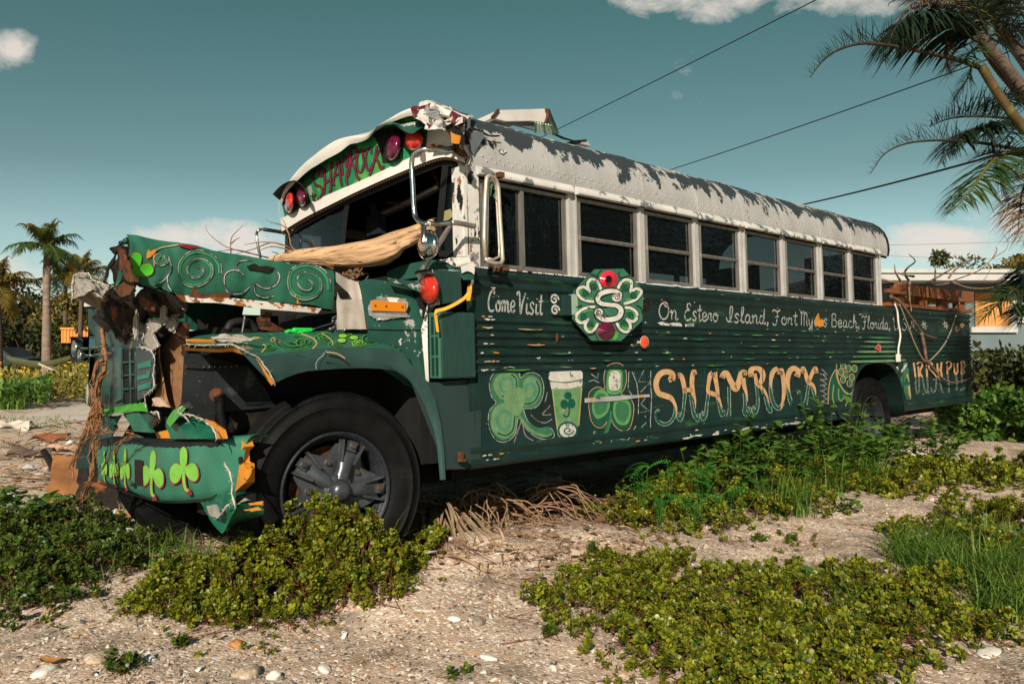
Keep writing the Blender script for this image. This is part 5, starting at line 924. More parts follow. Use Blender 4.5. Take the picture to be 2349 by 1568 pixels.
for k in range(90):
    t = k / 89; a = 270 + t * 985; up = np.interp(a, [p[0] for p in b_top], [p[1] for p in b_top]); lo_.append((a, up + 26 + 30 * abs(noise.noise((t * 23, 0, 0))) + 52 * max(0, noise.noise((t * 6, 4, 0)) + .15) + jr.uniform(-5, 5)))
up_ = [(a, np.interp(a, [p[0] for p in b_top], [p[1] for p in b_top]) - 1) for a, _ in lo_]
mb.loft([[LX(*B_(*p), BX + .04) + Vector((0, 0, .014)) for p in up_], [LX(*B_(*p), BX - .002) + Vector((0, 0, .004)) for p in up_], [bs(*p, .002) for p in lo_]], 1)
lo2 = [(a, np.interp(a, [p[0] for p in b_bot], [p[1] for p in b_bot]) - 8 - 9 * abs(noise.noise((a * .05, 7, 0)))) for a in np.linspace(290, 1190, 70)]
mb.loft([[bs(*p, .002) for p in lo2], [bs(a, np.interp(a, [p[0] for p in b_bot], [p[1] for p in b_bot]) + 1, -.006) for a, _ in lo2]], 1)
def clover(cx, cy, wx_, hy, rot=0.0, stem=1):
    c, s_ = math.cos(rot), math.sin(rot); tr = lambda x, y: (cx + (x * c - y * s_) * wx_, cy + (x * s_ + y * c) * hy)
    lobes = [[(0, -.02), (-.22, -.25), (-.24, -.75), (-.12, -1.02), (.08, -1.04), (.24, -.8), (.2, -.3)], [(0, 0), (-.25, -.2), (-.6, -.28), (-.92, -.02), (-.95, .42), (-.7, .66), (-.35, .55), (-.12, .2)], [(0, 0), (.2, -.15), (.6, -.28), (.92, -.05), (.98, .35), (.75, .58), (.4, .5), (.12, .2)]]
    lobes = [[tr(*p) for p in l] for l in lobes]
    for l in lobes: a = sum(p[0] for p in l) / len(l); d = sum(p[1] for p in l) / len(l); mb.fill([(a + (x - a) * 1.14 + 2, d + (y - d) * 1.1 + 4) for x, y in l], bs, 2, .003)
    mb.ribbon([tr(-.02, .1), tr(.0, .6), tr(.1, .95), tr(.3, 1.05), tr(.38, 1.25)], bs, 2, .003, 30 * wx_ / 110 + 6); mb.ribbon([tr(-.02, .1), tr(.0, .6), tr(.1, .95), tr(.3, 1.05)], bs, 3, .006, 18 * wx_ / 110 + 3)
    for l in lobes: mb.fill(l, bs, 3, .005)
clover(935, 610, 112, 160, -.02); clover(692, 640, 92, 165, .12); clover(485, 600, 38, 140, .05); clover(400, 600, 36, 118, 0); clover(326, 585, 22, 112, .03)
bumper = mb.build('bumper', [mat('bumper_green', (.032, .145, .098), .42, var=.2, vscale=4, bump=.05, chips=[dict(color=(.10, .42, .06), scale=3.4, thr=.62, soft=.16), dict(color=(.01, .012, .012), scale=13, thr=.73)]), black_metal, plum, mat('clover_lime', (.16, .42, .06), .5, var=.15, vscale=18, chips=[dict(color=(.10, .40, .05), scale=20, thr=.62, soft=.06)])], bus)
sx_('bumper_slot', B_, [(558, 535), (618, 545), (620, 735), (560, 725)], BX - .016, mat('slot_brown', (.018, .010, .008), .8), bumper, thick=.003)
mb = MB(); between(mb, [(170, 385), (210, 380), (262, 420)], lx(B_, BX), [(178, 640), (220, 700), (278, 715)], lx(B_, BX - .0), 10, 5, 0, bump=.03); mb.build('bumper_end', [black_metal], bumper)
mb = MB(); bulge(mb, 535, 722, 14, 22, 0, lx(B_, BX - .014), .02); mb.build('bolt', [gcol], bumper)
# torn lower corner of the front skirt
mb = MB(); between(mb, [(1065, 862), (1150, 842), (1215, 812), (1300, 742)], lx(B_, XG - .0), [(1185, 1060), (1210, 1085), (1235, 1090), (1335, 910)], lx(B_, XG - .05), 18, 7, 0, bump=.03, seed=2); between(mb, [(1215, 1085), (1270, 1000), (1340, 905), (1350, 870)], lx(B_, XG - .03), [(1260, 1082), (1400, 1005), (1545, 955), (1535, 862)], lx(B_, XG + .12), 18, 7, 0, bump=.04, seed=4); mb.sm = [False] * len(mb.sm); mb.build('torn_skirt', [MATS['shell_green']], bus)
for pts, m_ in [([(1110, 890), (1180, 880), (1220, 960), (1190, 990), (1130, 960)], grey_fibre), ([(1390, 920), (1500, 900), (1535, 925), (1450, 935)], orange_paint), ([(1430, 870), (1530, 855), (1538, 885), (1440, 888)], orange_paint), ([(1340, 880), (1400, 830), (1440, 850), (1380, 862)], grey_fibre)]: sx_('torn_edge_piece', B_, pts, XG - .09, m_, thick=.006, jagn=3, amp=5)
edge_fray('frayed_edge', [LX(*B_(*p), XG - .10) for p in ((1245, 560), (1290, 640), (1310, 720), (1300, 790), (1330, 905))], .007, closed=False); edge_fray('frayed_edge', [LX(*B_(*p), XG - .08) for p in ((1185, 985), (1220, 950), (1280, 880))], .006, closed=False)
# air horns and the far headlamp
for a, b_, s_ in ((65, 318, 1.0), (105, 372, .75)):
    mb = MB(); c = LX(*Q_(a, b_), -1.62); mb.lathe([(.010, .09), (.011, .02), (.022, .0), (.050 * s_, -.02), (.056 * s_, -.024), (.05 * s_, -.018), (.012, .0)], 18, 'X', c + Vector((0, -.02, 0))); mb.tube([c + Vector((.07, -.02, 0)), c + Vector((.08, -.12, .01)), c + Vector((.09, -.3, .01))], .010, 8); mb.build('air_horn', [chrome], bus)
mb = MB(); bulge(mb, 150, 670, 18, 88, 0, lx(Q_, XG - .05), .06); mb.build('headlamp', [mat('lens_pale', (.34, .33, .27), .2, var=.3, vscale=10)], bus)
mb = MB(); between(mb, [(170, 300), (160, 420), (150, 600), (128, 740)], lx(Q_, XG - .03), [(200, 300), (185, 450), (178, 640), (180, 770)], lx(Q_, XG + .03), 14, 3, 0, bump=.02); mb.build('torn_fibre', [sun_green], bus)
# ------------------------------------------------------------------ wheels
def make_wheel(star=True):
    mb = MB(); mb.lathe([(.286, .012), (.300, -.010), (.309, -.006), (.311, .010), (.302, .02), (.286, .012), (.280, .035), (.262, .048), (.256, .11), (.250, .20), (.1, .21), (.001, .21)], 48)
    w_ = mb.build('wheel', [dark_steel], bus)
    mb = MB(); pr = [(.300, .20), (.298, .03), (.312, .004), (.345, -.012), (.40, -.020), (.435, -.018)]
    pr += [(.437, -.022), (.443, -.022), (.445, -.016), (.47, -.008), (.492, .004), (.494, .0), (.500, .002), (.503, .012), (.516, .035), (.520, .05)]
    for k in range(5): z = .05 + k * .035; pr += [(.522, z), (.522, z + .026), (.508, z + .028), (.508, z + .034)]
    pr += [(.520, .235), (.505, .262), (.45, .285), (.38, .285), (.30, .26)]
    mb.lathe(pr, 72); mb.build('tyre', [tyre_m], w_)
    if star:
        mb = MB(); mb.lathe([(.001, -.075), (.022, -.074), (.042, -.066), (.053, -.048), (.056, -.03), (.060, -.02), (.078, -.018), (.084, -.012), (.086, .01), (.08, .08)], 36)
        for k in range(5):
            a = R(69 + 72 * k); d = Vector((math.cos(a), 0, math.sin(a))); t = Vector((-math.sin(a), 0, math.cos(a)))
            rows_ = []
            for r_, wd, y0, hh in [(.06, .042, -.014, .034), (.12, .040, -.010, .032), (.17, .046, -.004, .028), (.205, .058, .004, .018), (.25, .066, .014, .012)]:
                rows_.append([d * r_ + t * (wd * math.cos(q)) + Vector((0, y0 + .02 - hh * math.sin(q), 0)) for q in [math.pi * j / 8 for j in range(9)]])
            mb.loft(rows_, 0)
            for sgn in (-1, 1): mb.beam(d * .15 + t * sgn * .036 + Vector((0, .008, 0)), d * .262 + t * sgn * .062 + Vector((0, .012, 0)), .012, .05, 0, (0, 1, 0))
            mb.beam(d * .215 + Vector((0, .004, 0)), d * .268 + Vector((0, .004, 0)), .05, .03, 0, (0, 1, 0))
        st = []
        for k in range(5):
            for da, r_ in ((-17, .245), (0, .245), (17, .245), (36, .185)):
                a = R(69 + 72 * k + da); st.append(Vector((r_ * math.cos(a), .035, r_ * math.sin(a))))
        mb.poly(st, 0, .02, (0, -1, 0)); mb.build('spoke_hub', [steel_grey], w_)
        for k in range(5):
            for r_, da, y_ in ((.242, 0, -.014), (.150, 36, .03)):
                a = R(69 + 72 * k + da); mb = MB(); mb.lathe([(.001, y_ - .022), (.009, y_ - .022), (.009, y_ - .012), (.015, y_ - .012), (.0155, y_), (.021, y_ + .002), (.021, y_ + .006)], 6, 'Y', (r_ * math.cos(a), 0, r_ * math.sin(a)), 0, False); mb.build('lug_nut', [mat('nut_rust', (.085, .075, .07), .45, .5, var=.4, vscale=40, chips=[dict(color=(.2, .09, .04), scale=60, thr=.55, soft=.1)]) if 'nut_rust' not in MATS else MATS['nut_rust']], w_)
        mb = MB(); mb.lathe([(.23, .10), (.20, .10), (.12, .09)], 30); mb.build('brake_drum', [rust_m], w_)
    return w_
hub = LY(*W_(1015, 1035), .11)
w1 = make_wheel(); w1.location = hub; w1.rotation_euler = (0, 0, R(-7))
for loc, rz in (((-.9, 2.08, .545), math.pi), ((5.98, .16, .46), 0), ((5.98, 2.06, .46), math.pi)):
    if loc[0] < 0: c = copy_tree(w1, bus)
    else:
        c = make_wheel(False)
    c.location = loc; c.rotation_euler = (0, 0, rz)
mb = MB(); mb.box((-.95, .3, .45), (-.85, 1.9, .55)); mb.box((5.9, .3, .45), (6.06, 1.9, .6)); mb.build('axle', [black_metal], bus)
# ------------------------------------------------------------------ mirrors, stop sign, small lamps
mb = MB(); pix_tube(mb, C_, [(1800, 515, -.14), (1700, 515, -.24), (1560, 515, -.34), (1470, 522, -.38), (1412, 560, -.40), (1390, 650, -.40), (1398, 800, -.40), (1405, 950, -.40), (1412, 1080, -.40), (1430, 1165, -.40), (1480, 1212, -.40), (1560, 1224, -.38), (1660, 1224, -.32), (1770, 1215, -.26)], .0145, 0, 10)
marm = mb.build('mirror_arm', [chrome], bus)
mb = MB(); pix_tube(mb, C_, [(1770, 1215, -.26), (1850, 1222, -.20), (1990, 1250, -.08)], .016, 0, 8); pix_tube(mb, C_, [(1755, 1235, -.26), (1680, 1370, -.27), (1590, 1510, -.28), (1480, 1680, -.30)], .015, 0, 8); mb.build('mirror_strut', [alu], marm)
sheet('mirror_clip', C_, [(1468, 545), (1515, 545), (1520, 620), (1495, 650), (1472, 620)], 0, alu, marm, surf=lx(C_, -.37), thick=.006)
mb = MB(); bulge(mb, 1548, 1428, 98, 142, .1, lx(C_, -.38), .05); bulge(mb, 1548, 1428, 104, 148, .1, lx(C_, -.375), -.015); pix_tube(mb, C_, [(1515, 1235, -.40), (1510, 1330, -.42), (1500, 1410, -.43)], .012, 0, 6); mb.build('round_mirror', [chrome], marm)
mb = MB(); mb.tube([LY(*E_(a, b), -.13 + c) for a, b, c in [(222, 1490, 0), (215, 1300, 0), (222, 1000, 0), (232, 800, 0), (240, 750, 0), (262, 738, .01), (300, 755, .02), (328, 782, .03), (345, 850, .03), (358, 1100, .03), (378, 1400, .03), (384, 1510, .02), (365, 1545, .01), (310, 1540, 0), (245, 1520, 0), (222, 1490, 0)]], .013, 8); mb.tube([LY(*E_(a, b), -.115 + c) for a, b, c in [(240, 1480, 0), (246, 1000, 0), (254, 800, 0), (275, 770, 0), (315, 800, .02), (330, 1000, .02), (352, 1400, .02), (350, 1480, .02), (300, 1505, 0), (250, 1495, 0)]], .007, 6)
lm = mb.build('mirror_frame', [mat('worn_alu', (.52, .45, .38), .4, .5, var=.2, vscale=20)], bus)
mb = MB(); mb.box((wx(1128) - .02, -.12, 2.31), (wx(1128) + .02, .0, 2.34)); mb.box((wx(1134) - .02, -.12, 1.745), (wx(1134) + .02, .0, 1.77)); mb.build('mirror_bracket', [rust_m], lm)
mb = MB(); pix_tube(mb, A_, [(1690, 110, -.10), (1640, 98, -.16), (1540, 84, -.26), (1502, 96, -.30), (1492, 130, -.30), (1505, 220, -.30), (1522, 300, -.30)], .011, 0, 8); fm = mb.build('mirror_arm', [chrome], bus)
mb = MB(); pix_tube(mb, A_, [(1725, 120, -.14), (1800, 150, -.16), (1870, 175, -.18), (1910, 205, -.2), (1920, 270, -.2)], .014, 0, 8); pix_tube(mb, A_, [(1545, 84, -.25), (1600, 92, -.2), (1700, 108, -.1)], .016, 0, 6); mb.build('mirror_bracket', [black_metal], fm)
def oz(a): return -.055 - .085 * (a - 185) / 1010
def OS(a, b, o=0.0): return LY(*O_(a, b), oz(a) - o)
mb = MB(); oct_ = [(497, 143), (915, 133), (1200, 440), (1185, 880), (880, 1170), (455, 1165), (180, 860), (195, 450)]
mb.poly([OS(*p) for p in oct_], 0, .008, (0, -1, 0), 2)
def os_rib(pts, m, off, wd, closed=False): mb.ribbon(pts, OS, m, off, wd, closed)
petal = [[(490, 605), (400, 595), (310, 560), (255, 480), (270, 420), (330, 395), (395, 420), (430, 470), (405, 400), (405, 330), (450, 285), (520, 300), (570, 370), (595, 450)], [(920, 635), (1000, 615), (1100, 570), (1165, 490), (1160, 440), (1090, 420), (1020, 470), (1030, 380), (1020, 310), (950, 290), (880, 330), (830, 430)],
         [(505, 680), (420, 685), (310, 725), (240, 800), (245, 870), (300, 910), (370, 890), (410, 850), (365, 930), (375, 1000), (430, 1040), (500, 1000), (545, 920)], [(935, 690), (1020, 700), (1100, 760), (1105, 840), (1060, 890), (985, 870), (960, 850), (1005, 920), (1010, 990), (960, 1040), (880, 1010), (815, 910)]]
for p in petal: os_rib(p, 2, .002, 66); os_rib(p, 5, .0035, 40)
ctr = (705, 650)
for p in petal:
    cx = sum(q[0] for q in p) / len(p); cy = sum(q[1] for q in p) / len(p); os_rib([(cx + (a - cx) * .74, cy + (b - cy) * .74) for a, b in p], 6, .003, 24)
for cx, cy, r_, d in [(490, 385, 55, 1), (365, 495, 58, -1), (935, 400, 58, 1), (1060, 515, 58, 1), (345, 815, 58, 1), (450, 925, 50, 1), (1005, 800, 55, -1), (910, 910, 52, -1)]:
    mb.fill([(cx + r_ * math.cos(t * .7), cy + r_ * math.sin(t * .7)) for t in range(9)], OS, 4, .004); curl(cx, cy, r_ * .8, 1.5, .5, d, 11, 2, mb=mb, surf=OS, off=.0055, sy=1)
sp_ = [(815, 535, 30), (800, 515, 26), (820, 500, 34), (850, 540, 44), (810, 580, 44), (775, 560, 36), (775, 510, 34), (830, 490, 40), (870, 530, 40), (860, 480, 46), (790, 455, 56), (680, 460, 66), (580, 500, 66), (545, 570, 62), (590, 630, 60), (700, 650, 56), (820, 665, 62), (880, 730, 70), (850, 820, 72), (750, 860, 70), (620, 860, 62), (540, 810, 48), (520, 750, 36), (570, 720, 32), (605, 760, 30), (580, 800, 26), (560, 770, 16)]
os_rib([(a, b, c + 34) for a, b, c in sp_[7:]], 2, .005, None); mb.ribbon(sp_[7:], OS, 5, .0075); mb.fill([(820 + 70 * math.cos(t * .7), 545 + 62 * math.sin(t * .7)) for t in range(9)], OS, 5, .0078); curl(820, 540, 56, 1.7, 3, 1, 12, 2, mb=mb, surf=OS, off=.009, sy=1); mb.fill([(562 + 60 * math.cos(t * .7), 765 + 58 * math.sin(t * .7)) for t in range(9)], OS, 5, .0078); curl(562, 765, 50, 1.7, 0, 1, 12, 2, mb=mb, surf=OS, off=.009, sy=1)
mb.fill([(600, 580), (640, 535), (720, 525), (770, 560), (770, 600), (700, 610)], OS, 4, .006); mb.fill([(640, 740), (700, 695), (800, 710), (830, 770), (780, 800), (700, 810)], OS, 0, .006)
for a in ([(440, 210), (520, 240), (545, 260)], [(600, 150), (550, 210), (545, 260)], [(850, 170), (865, 260), (1000, 235)], [(1100, 660), (1170, 700), (1190, 780)], [(390, 1085), (470, 1080), (510, 1050)], [(510, 1050), (530, 1120), (560, 1160)], [(210, 760), (240, 690), (320, 660)]): os_rib(a, 2, .003, 14)
os_rib([(820, 1040), (810, 1100), (770, 1150)], 6, .003, 50)
for a in ([(585, 828), (600, 850)], [(630, 825), (650, 852)], [(595, 825), (590, 852)], [(650, 820), (640, 850)]): os_rib(a, 3, .0085, 10)
sign = mb.build('stop_arm_sign', [sign_green, ink, ink, plum, mat('sign_deep', (.018, .11, .065), .5, var=.15), worn_white, vivid], bus)
mb = MB(); bulge(mb, 702, 285, 128, 122, 0, lambda a, b, o=0: OS(a, b, .004 + o), .035, 0, flat=1); bulge(mb, 702, 283, 50, 52, 0, lambda a, b, o=0: OS(a, b, .035 + o), .012, 1); mb.build('sign_lamp', [mat('lens_crimson', (.62, .02, .05), .18, var=.1, coat=.8), mat('lens_hole', (.012, .006, .006), .3)], sign)
mb = MB(); bulge(mb, 668, 1028, 128, 130, 0, lambda a, b, o=0: OS(a, b, .004 + o), .04, 0, flat=1); mb.build('sign_lamp', [dark_lens], sign)
mb = MB(); mb.box((wx(1282), -.05, 1.50), (wx(1307), .0, 1.635)); mb.box((wx(1298), -.062, 1.505), (wx(1309), -.02, 1.64), 1); mb.build('sign_hinge', [wall_flat, mat('hinge_pale', (.25, .36, .29), .5)], bus)
mb = MB(); mb.box((wx(1262) - .0, -.02, 1.495), (wx(1262) + .17, .0, 1.64)); mb.build('sign_motor_cover', [wall_green], bus, bevel=.01)
for cx_, cy_, rx, ry, nm, z, m_ in ((1216, 1187, 58, 84, 'reflector', O_, mat('reflector_orange', (.75, .09, .03), .25, coat=.5)), (2112, 1440, 20, 34, 'reflector', Gz, red_lens)):
    mb = MB(); bulge(mb, cx_, cy_, rx, ry, 0, ly(z, -.03), .008, 0); bulge(mb, cx_, cy_, rx * 1.12, ry * 1.08, 0, ly(z, -.022), .006, 1); mb.box(tuple(LY(*z(cx_ - rx * 1.3, cy_), -.02) + Vector((0, 0, -.008))), tuple(LY(*z(cx_ + rx * 1.1, cy_), -.02) + Vector((0, .02, .008))), 1); mb.build(nm, [m_, mat('bezel', (.45, .40, .36), .5) if 'bezel' not in MATS else MATS['bezel']], bus)
mb = MB(); bulge(mb, 885, 850, 14, 50, 0, ly(F_, -.02), .01); mb.build('hinge_scar', [rust_m], bus)
sheet('rust_scar', O_, [(1205, 560), (1250, 590), (1295, 610), (1290, 700), (1240, 745), (1205, 720)], -.006, dark_rust, thick=.004, jagn=3, amp=6)
sheet('rust_scar', Gz, [(70, 1205), (130, 1200), (200, 1215), (260, 1208), (330, 1222), (400, 1210), (470, 1222), (440, 1240), (350, 1240), (250, 1235), (120, 1228)], -.012, peel_white, thick=.003, jagn=3, amp=5); sheet('rust_scar', Gz, [(1530, 1180), (1560, 1120), (1580, 1190), (1600, 1180), (1612, 1240), (1570, 1250), (1530, 1230)], -.006, orange_paint, thick=.002, jagn=3, amp=7)
sheet('seam_strap', T_, [(1285, 900), (1450, 885), (1700, 868), (2100, 850), (2115, 880), (1900, 900), (1700, 930), (1450, 945), (1285, 955)], -.012, mat('strap_worn', (.33, .35, .34), .5, .2, var=.3, chips=[dict(color=(.6, .26, .04), scale=11, thr=.58), dict(color=(.04, .09, .07), scale=8, thr=.60)]), thick=.006)
mb = MB(); pix_tube(mb, D_, [(1935, 390, -.06), (1965, 440, -.075), (1970, 520, -.075), (1955, 590, -.06)], .011, 0, 8, 'y'); mb.build('grab_handle', [chrome], bus)
# roof hatch thrown open, its rim, small vent behind
rx = lambda a, b, y=.45: LY(*E_(a, b), y)
mb = MB(); f_ = [rx(288, 205, .30), rx(345, 135, .30), rx(790, 122, .30), rx(775, 250, .30), rx(640, 232, .30), rx(410, 236, .30)]
mb.poly(f_, 0, .03, (-.3, -1, 0)); q_ = [rx(790, 122, .30), rx(815, 125, .30), rx(870, 260, .42), rx(905, 355, .5), rx(830, 330, .38), rx(775, 250, .30)]; mb.poly(q_, 1, .02, (-.2, -1, 0))
mb.poly([f_[1], f_[2], f_[2] + Vector((.10, .75, .02)), f_[1] + Vector((.10, .75, .02))], 0, .02, (0, 0, 1)); mb.poly([f_[0], f_[1], f_[1] + Vector((.1, .75, .02)), f_[0] + Vector((.1, .75, .0))], 0, .02, (-1, 0, 0))
hat = mb.build('roof_hatch', [mat('hatch_white', (.56, .53, .50), .55, var=.1, chips=[dict(color=(.40, .22, .12), scale=7, thr=.66, soft=.05), dict(color=RUST, scale=14, thr=.72)]), mat('hatch_grey', (.13, .145, .15), .6, var=.35, vscale=12, chips=[dict(color=RUST, scale=10, thr=.66)])], bus)
mb = MB(); mb.poly([rx(405, 240, .33), rx(640, 234, .33), rx(690, 252, .33), rx(690, 320, .33), rx(520, 275, .33)], 0, .02, (0, -1, 0)); mb.build('hatch_rim', [MATS['hatch_grey']], hat)
mb = MB(); pix_tube(mb, E_, [(783, 120, .285), (800, 180, .285), (780, 250, .285)], .012, 0, 6, 'y', 3); pix_tube(mb, E_, [(288, 205, .295), (345, 135, .295)], .012, 0, 6, 'y', 3); mb.build('hatch_edge', [rust_m], hat)
mb = MB(); mb.poly([rx(830, 330, .34), rx(950, 385, .36), rx(1100, 430, .4), rx(1090, 440, .4), rx(940, 400, .36), rx(830, 350, .34)], 0, .01, (0, -1, 0)); mb.build('hatch_gasket', [black_metal], bus)
mb = MB(); mb.poly([rx(1100, 440, .5), rx(1112, 412, .5), rx(1158, 412, .5), rx(1195, 465, .5)], 0, .3, (0, -1, 0)); mb.poly([rx(1040, 412, .49), rx(1155, 403, .49), rx(1160, 415, .49), rx(1100, 420, .49)], 1, .3, (0, -1, 0)); mb.build('roof_vent', [white_post, dark_rust], bus)
# wooden rail round the open rear deck
def plank(name, pts, y, th=.04): return sheet(name, RR, pts, y, wood_new, rail, thick=th)
mb = MB(); mb.beam(LY(*RR(425, 652), .06), LY(*RR(980, 702), .06), .10, .04); rail = mb.build('deck_rail', [wood_new], bus)
plank('rail_board', [(445, 552), (505, 545), (515, 515), (760, 545), (1015, 572), (1015, 645), (840, 622), (560, 590), (500, 580), (450, 575)], .05)
for a in (542, 692, 826, 934): plank('rail_post', [(a - 22, 585), (a + 22, 590), (a + 24, 690), (a - 18, 685)], .09, .08)
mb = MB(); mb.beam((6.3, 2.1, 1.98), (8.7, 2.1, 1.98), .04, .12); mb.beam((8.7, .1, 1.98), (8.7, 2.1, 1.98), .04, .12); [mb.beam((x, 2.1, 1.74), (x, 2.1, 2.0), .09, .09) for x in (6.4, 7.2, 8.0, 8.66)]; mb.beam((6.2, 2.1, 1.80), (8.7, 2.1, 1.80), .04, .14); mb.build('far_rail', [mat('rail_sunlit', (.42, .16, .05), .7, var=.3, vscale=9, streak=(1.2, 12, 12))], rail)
mb = MB(); mb.box((6.2, .05, 1.60), (8.8, 2.15, 1.66)); mb.build('deck_floor', [wall_flat], bus)
# ------------------------------------------------------------------ ground
def gh(x, y):
    """height of the sandy ground"""
    x = np.asarray(x, float); y = np.asarray(y, float)
    f = np.exp(-((np.maximum(y - 8, 0)) / 6) ** 2)
    m = .19 * np.exp(-((x + .20) ** 2 / .16 + (y - 4.62) ** 2 / .12)) + .10 * np.exp(-((x + .75) ** 2 / .3 + (y - 4.1) ** 2 / .10)) + .10 * np.exp(-((x - .35) ** 2 / .4 + (y - 5.2) ** 2 / .2))
    return m + f * (.020 * np.sin(x * 1.7 + 1.1) * np.cos(y * 1.3) + .014 * np.sin(x * 3.9 + y * 2.3) + .008 * np.sin(x * 8.3 - y * 6.1 + 2) + .006 * np.sin(y * 11 + x * 5))
def axis_(a, b, st, far, g=1.16):
    c = list(np.arange(a, b, st)); v = b; s_ = st
    while v < far: c.append(v); s_ *= g; v += s_
    c.append(far); v = a; s_ = st; lo = []
    while v > -far: s_ *= g; v -= s_; lo.append(v)
    return np.array(lo[::-1] + c)
gx = axis_(-4, 6, .04, 1500); gy = axis_(2.2, 8, .04, 1500)
GX, GY = np.meshgrid(gx, gy); GZ = gh(GX, GY); near = (np.abs(GX - 1) < 5.2) & (GY > 2) & (GY < 8.2)
GZ = GZ + np.where(near, rng.normal(0, .0035, GX.shape), 0)
nx_, ny_ = len(gx), len(gy); idx = np.arange(nx_ * ny_).reshape(ny_, nx_)
Fg = np.stack([idx[:-1, :-1], idx[:-1, 1:], idx[1:, 1:], idx[1:, :-1]], -1).reshape(-1, 4)
sand = bpy.data.materials.new('shell_sand'); sand.use_nodes = True; t = sand.node_tree; L = t.links.new; b = t.nodes['Principled BSDF']; setin(b, 'Roughness', .9); setin(b, 'Specular IOR Level', .2)
tcn = N(t, 'ShaderNodeTexCoord'); ob = tcn.outputs['Object']
def nz_(s_, d=6, r_=.6):
    n = N(t, 'ShaderNodeTexNoise'); setin(n, 'Scale', s_); setin(n, 'Detail', d); setin(n, 'Roughness', r_); L(ob, n.inputs['Vector']); return n.outputs[0]
def ramp_(f, *st):
    r_ = N(t, 'ShaderNodeValToRGB'); L(f, r_.inputs[0]); e = r_.color_ramp.elements
    while len(e) < len(st): e.new(.5)
    for q, (p, c) in zip(e, st): q.position = p; q.color = (*c, 1)
    return r_.outputs[0]
def mixc(f, a, c, bt='MIX', k=None):
    m = N(t, 'ShaderNodeMix', data_type='RGBA', blend_type=bt)
    if isinstance(f, (int, float)): m.inputs[0].default_value = f
    else: L(f, m.inputs[0])
    for i, v in ((6, a), (7, c)):
        if isinstance(v, tuple): m.inputs[i].default_value = (*v, 1)
        else: L(v, m.inputs[i])
    return m.outputs[2]
def mrange(f, a, c, lo=0., hi=1.):
    m = N(t, 'ShaderNodeMapRange'); L(f, m.inputs[0]); setin(m, 1, a); setin(m, 2, c); setin(m, 3, lo); setin(m, 4, hi); return m.outputs[0]
c0 = ramp_(nz_(2.2, 8), (.3, (.385, .28, .212)), (.5, (.52, .395, .305)), (.72, (.62, .50, .405)))
c0 = mixc(1.0, c0, ramp_(nz_(55, 4), (.22, (.72, .68, .65)), (.45, (1, 1, 1)), (.8, (1.2, 1.18, 1.16))), 'MULTIPLY')
vo_ = N(t, 'ShaderNodeTexVoronoi'); setin(vo_, 'Scale', 75); L(ob, vo_.inputs['Vector']); sp_c = N(t, 'ShaderNodeSeparateColor'); L(vo_.outputs['Color'], sp_c.inputs[0])
c0 = mixc(mrange(sp_c.outputs[0], .80, .84), c0, (.80, .72, .63)); c0 = mixc(mrange(sp_c.outputs[1], .94, .95), c0, (.12, .10, .085)); c0 = mixc(mrange(sp_c.outputs[2], .9, .93), c0, (.45, .27, .14))
c0 = mixc(mrange(nz_(1.5, 10, .72), .515, .63, 0, .8), c0, (.115, .088, .068))           # damp organic dirt
L(c0, b.inputs['Base Color']); bp = N(t, 'ShaderNodeBump'); setin(bp, 'Strength', .8); setin(bp, 'Distance', .009)
hm = N(t, 'ShaderNodeMath', operation='ADD'); L(nz_(38, 8, .7), hm.inputs[0]); vm = N(t, 'ShaderNodeMath', operation='MULTIPLY'); L(vo_.outputs['Distance'], vm.inputs[0]); vm.inputs[1].default_value = -.6; L(vm.outputs[0], hm.inputs[1]); L(hm.outputs[0], bp.inputs['Height']); L(bp.outputs[0], b.inputs['Normal'])
g_ = npmesh('ground', np.stack([GX.ravel(), GY.ravel(), GZ.ravel()], 1), Fg, [sand]); tag(g_, kind='structure')
def GG(px, py):
    z = 0.0
    for _ in range(8): q = G(px, py, z); z = .5 * z + .5 * float(gh(q.x, q.y))
    return G(px, py, z)
def P(px, py): v = G(px, py); return float(v.x), float(v.y)
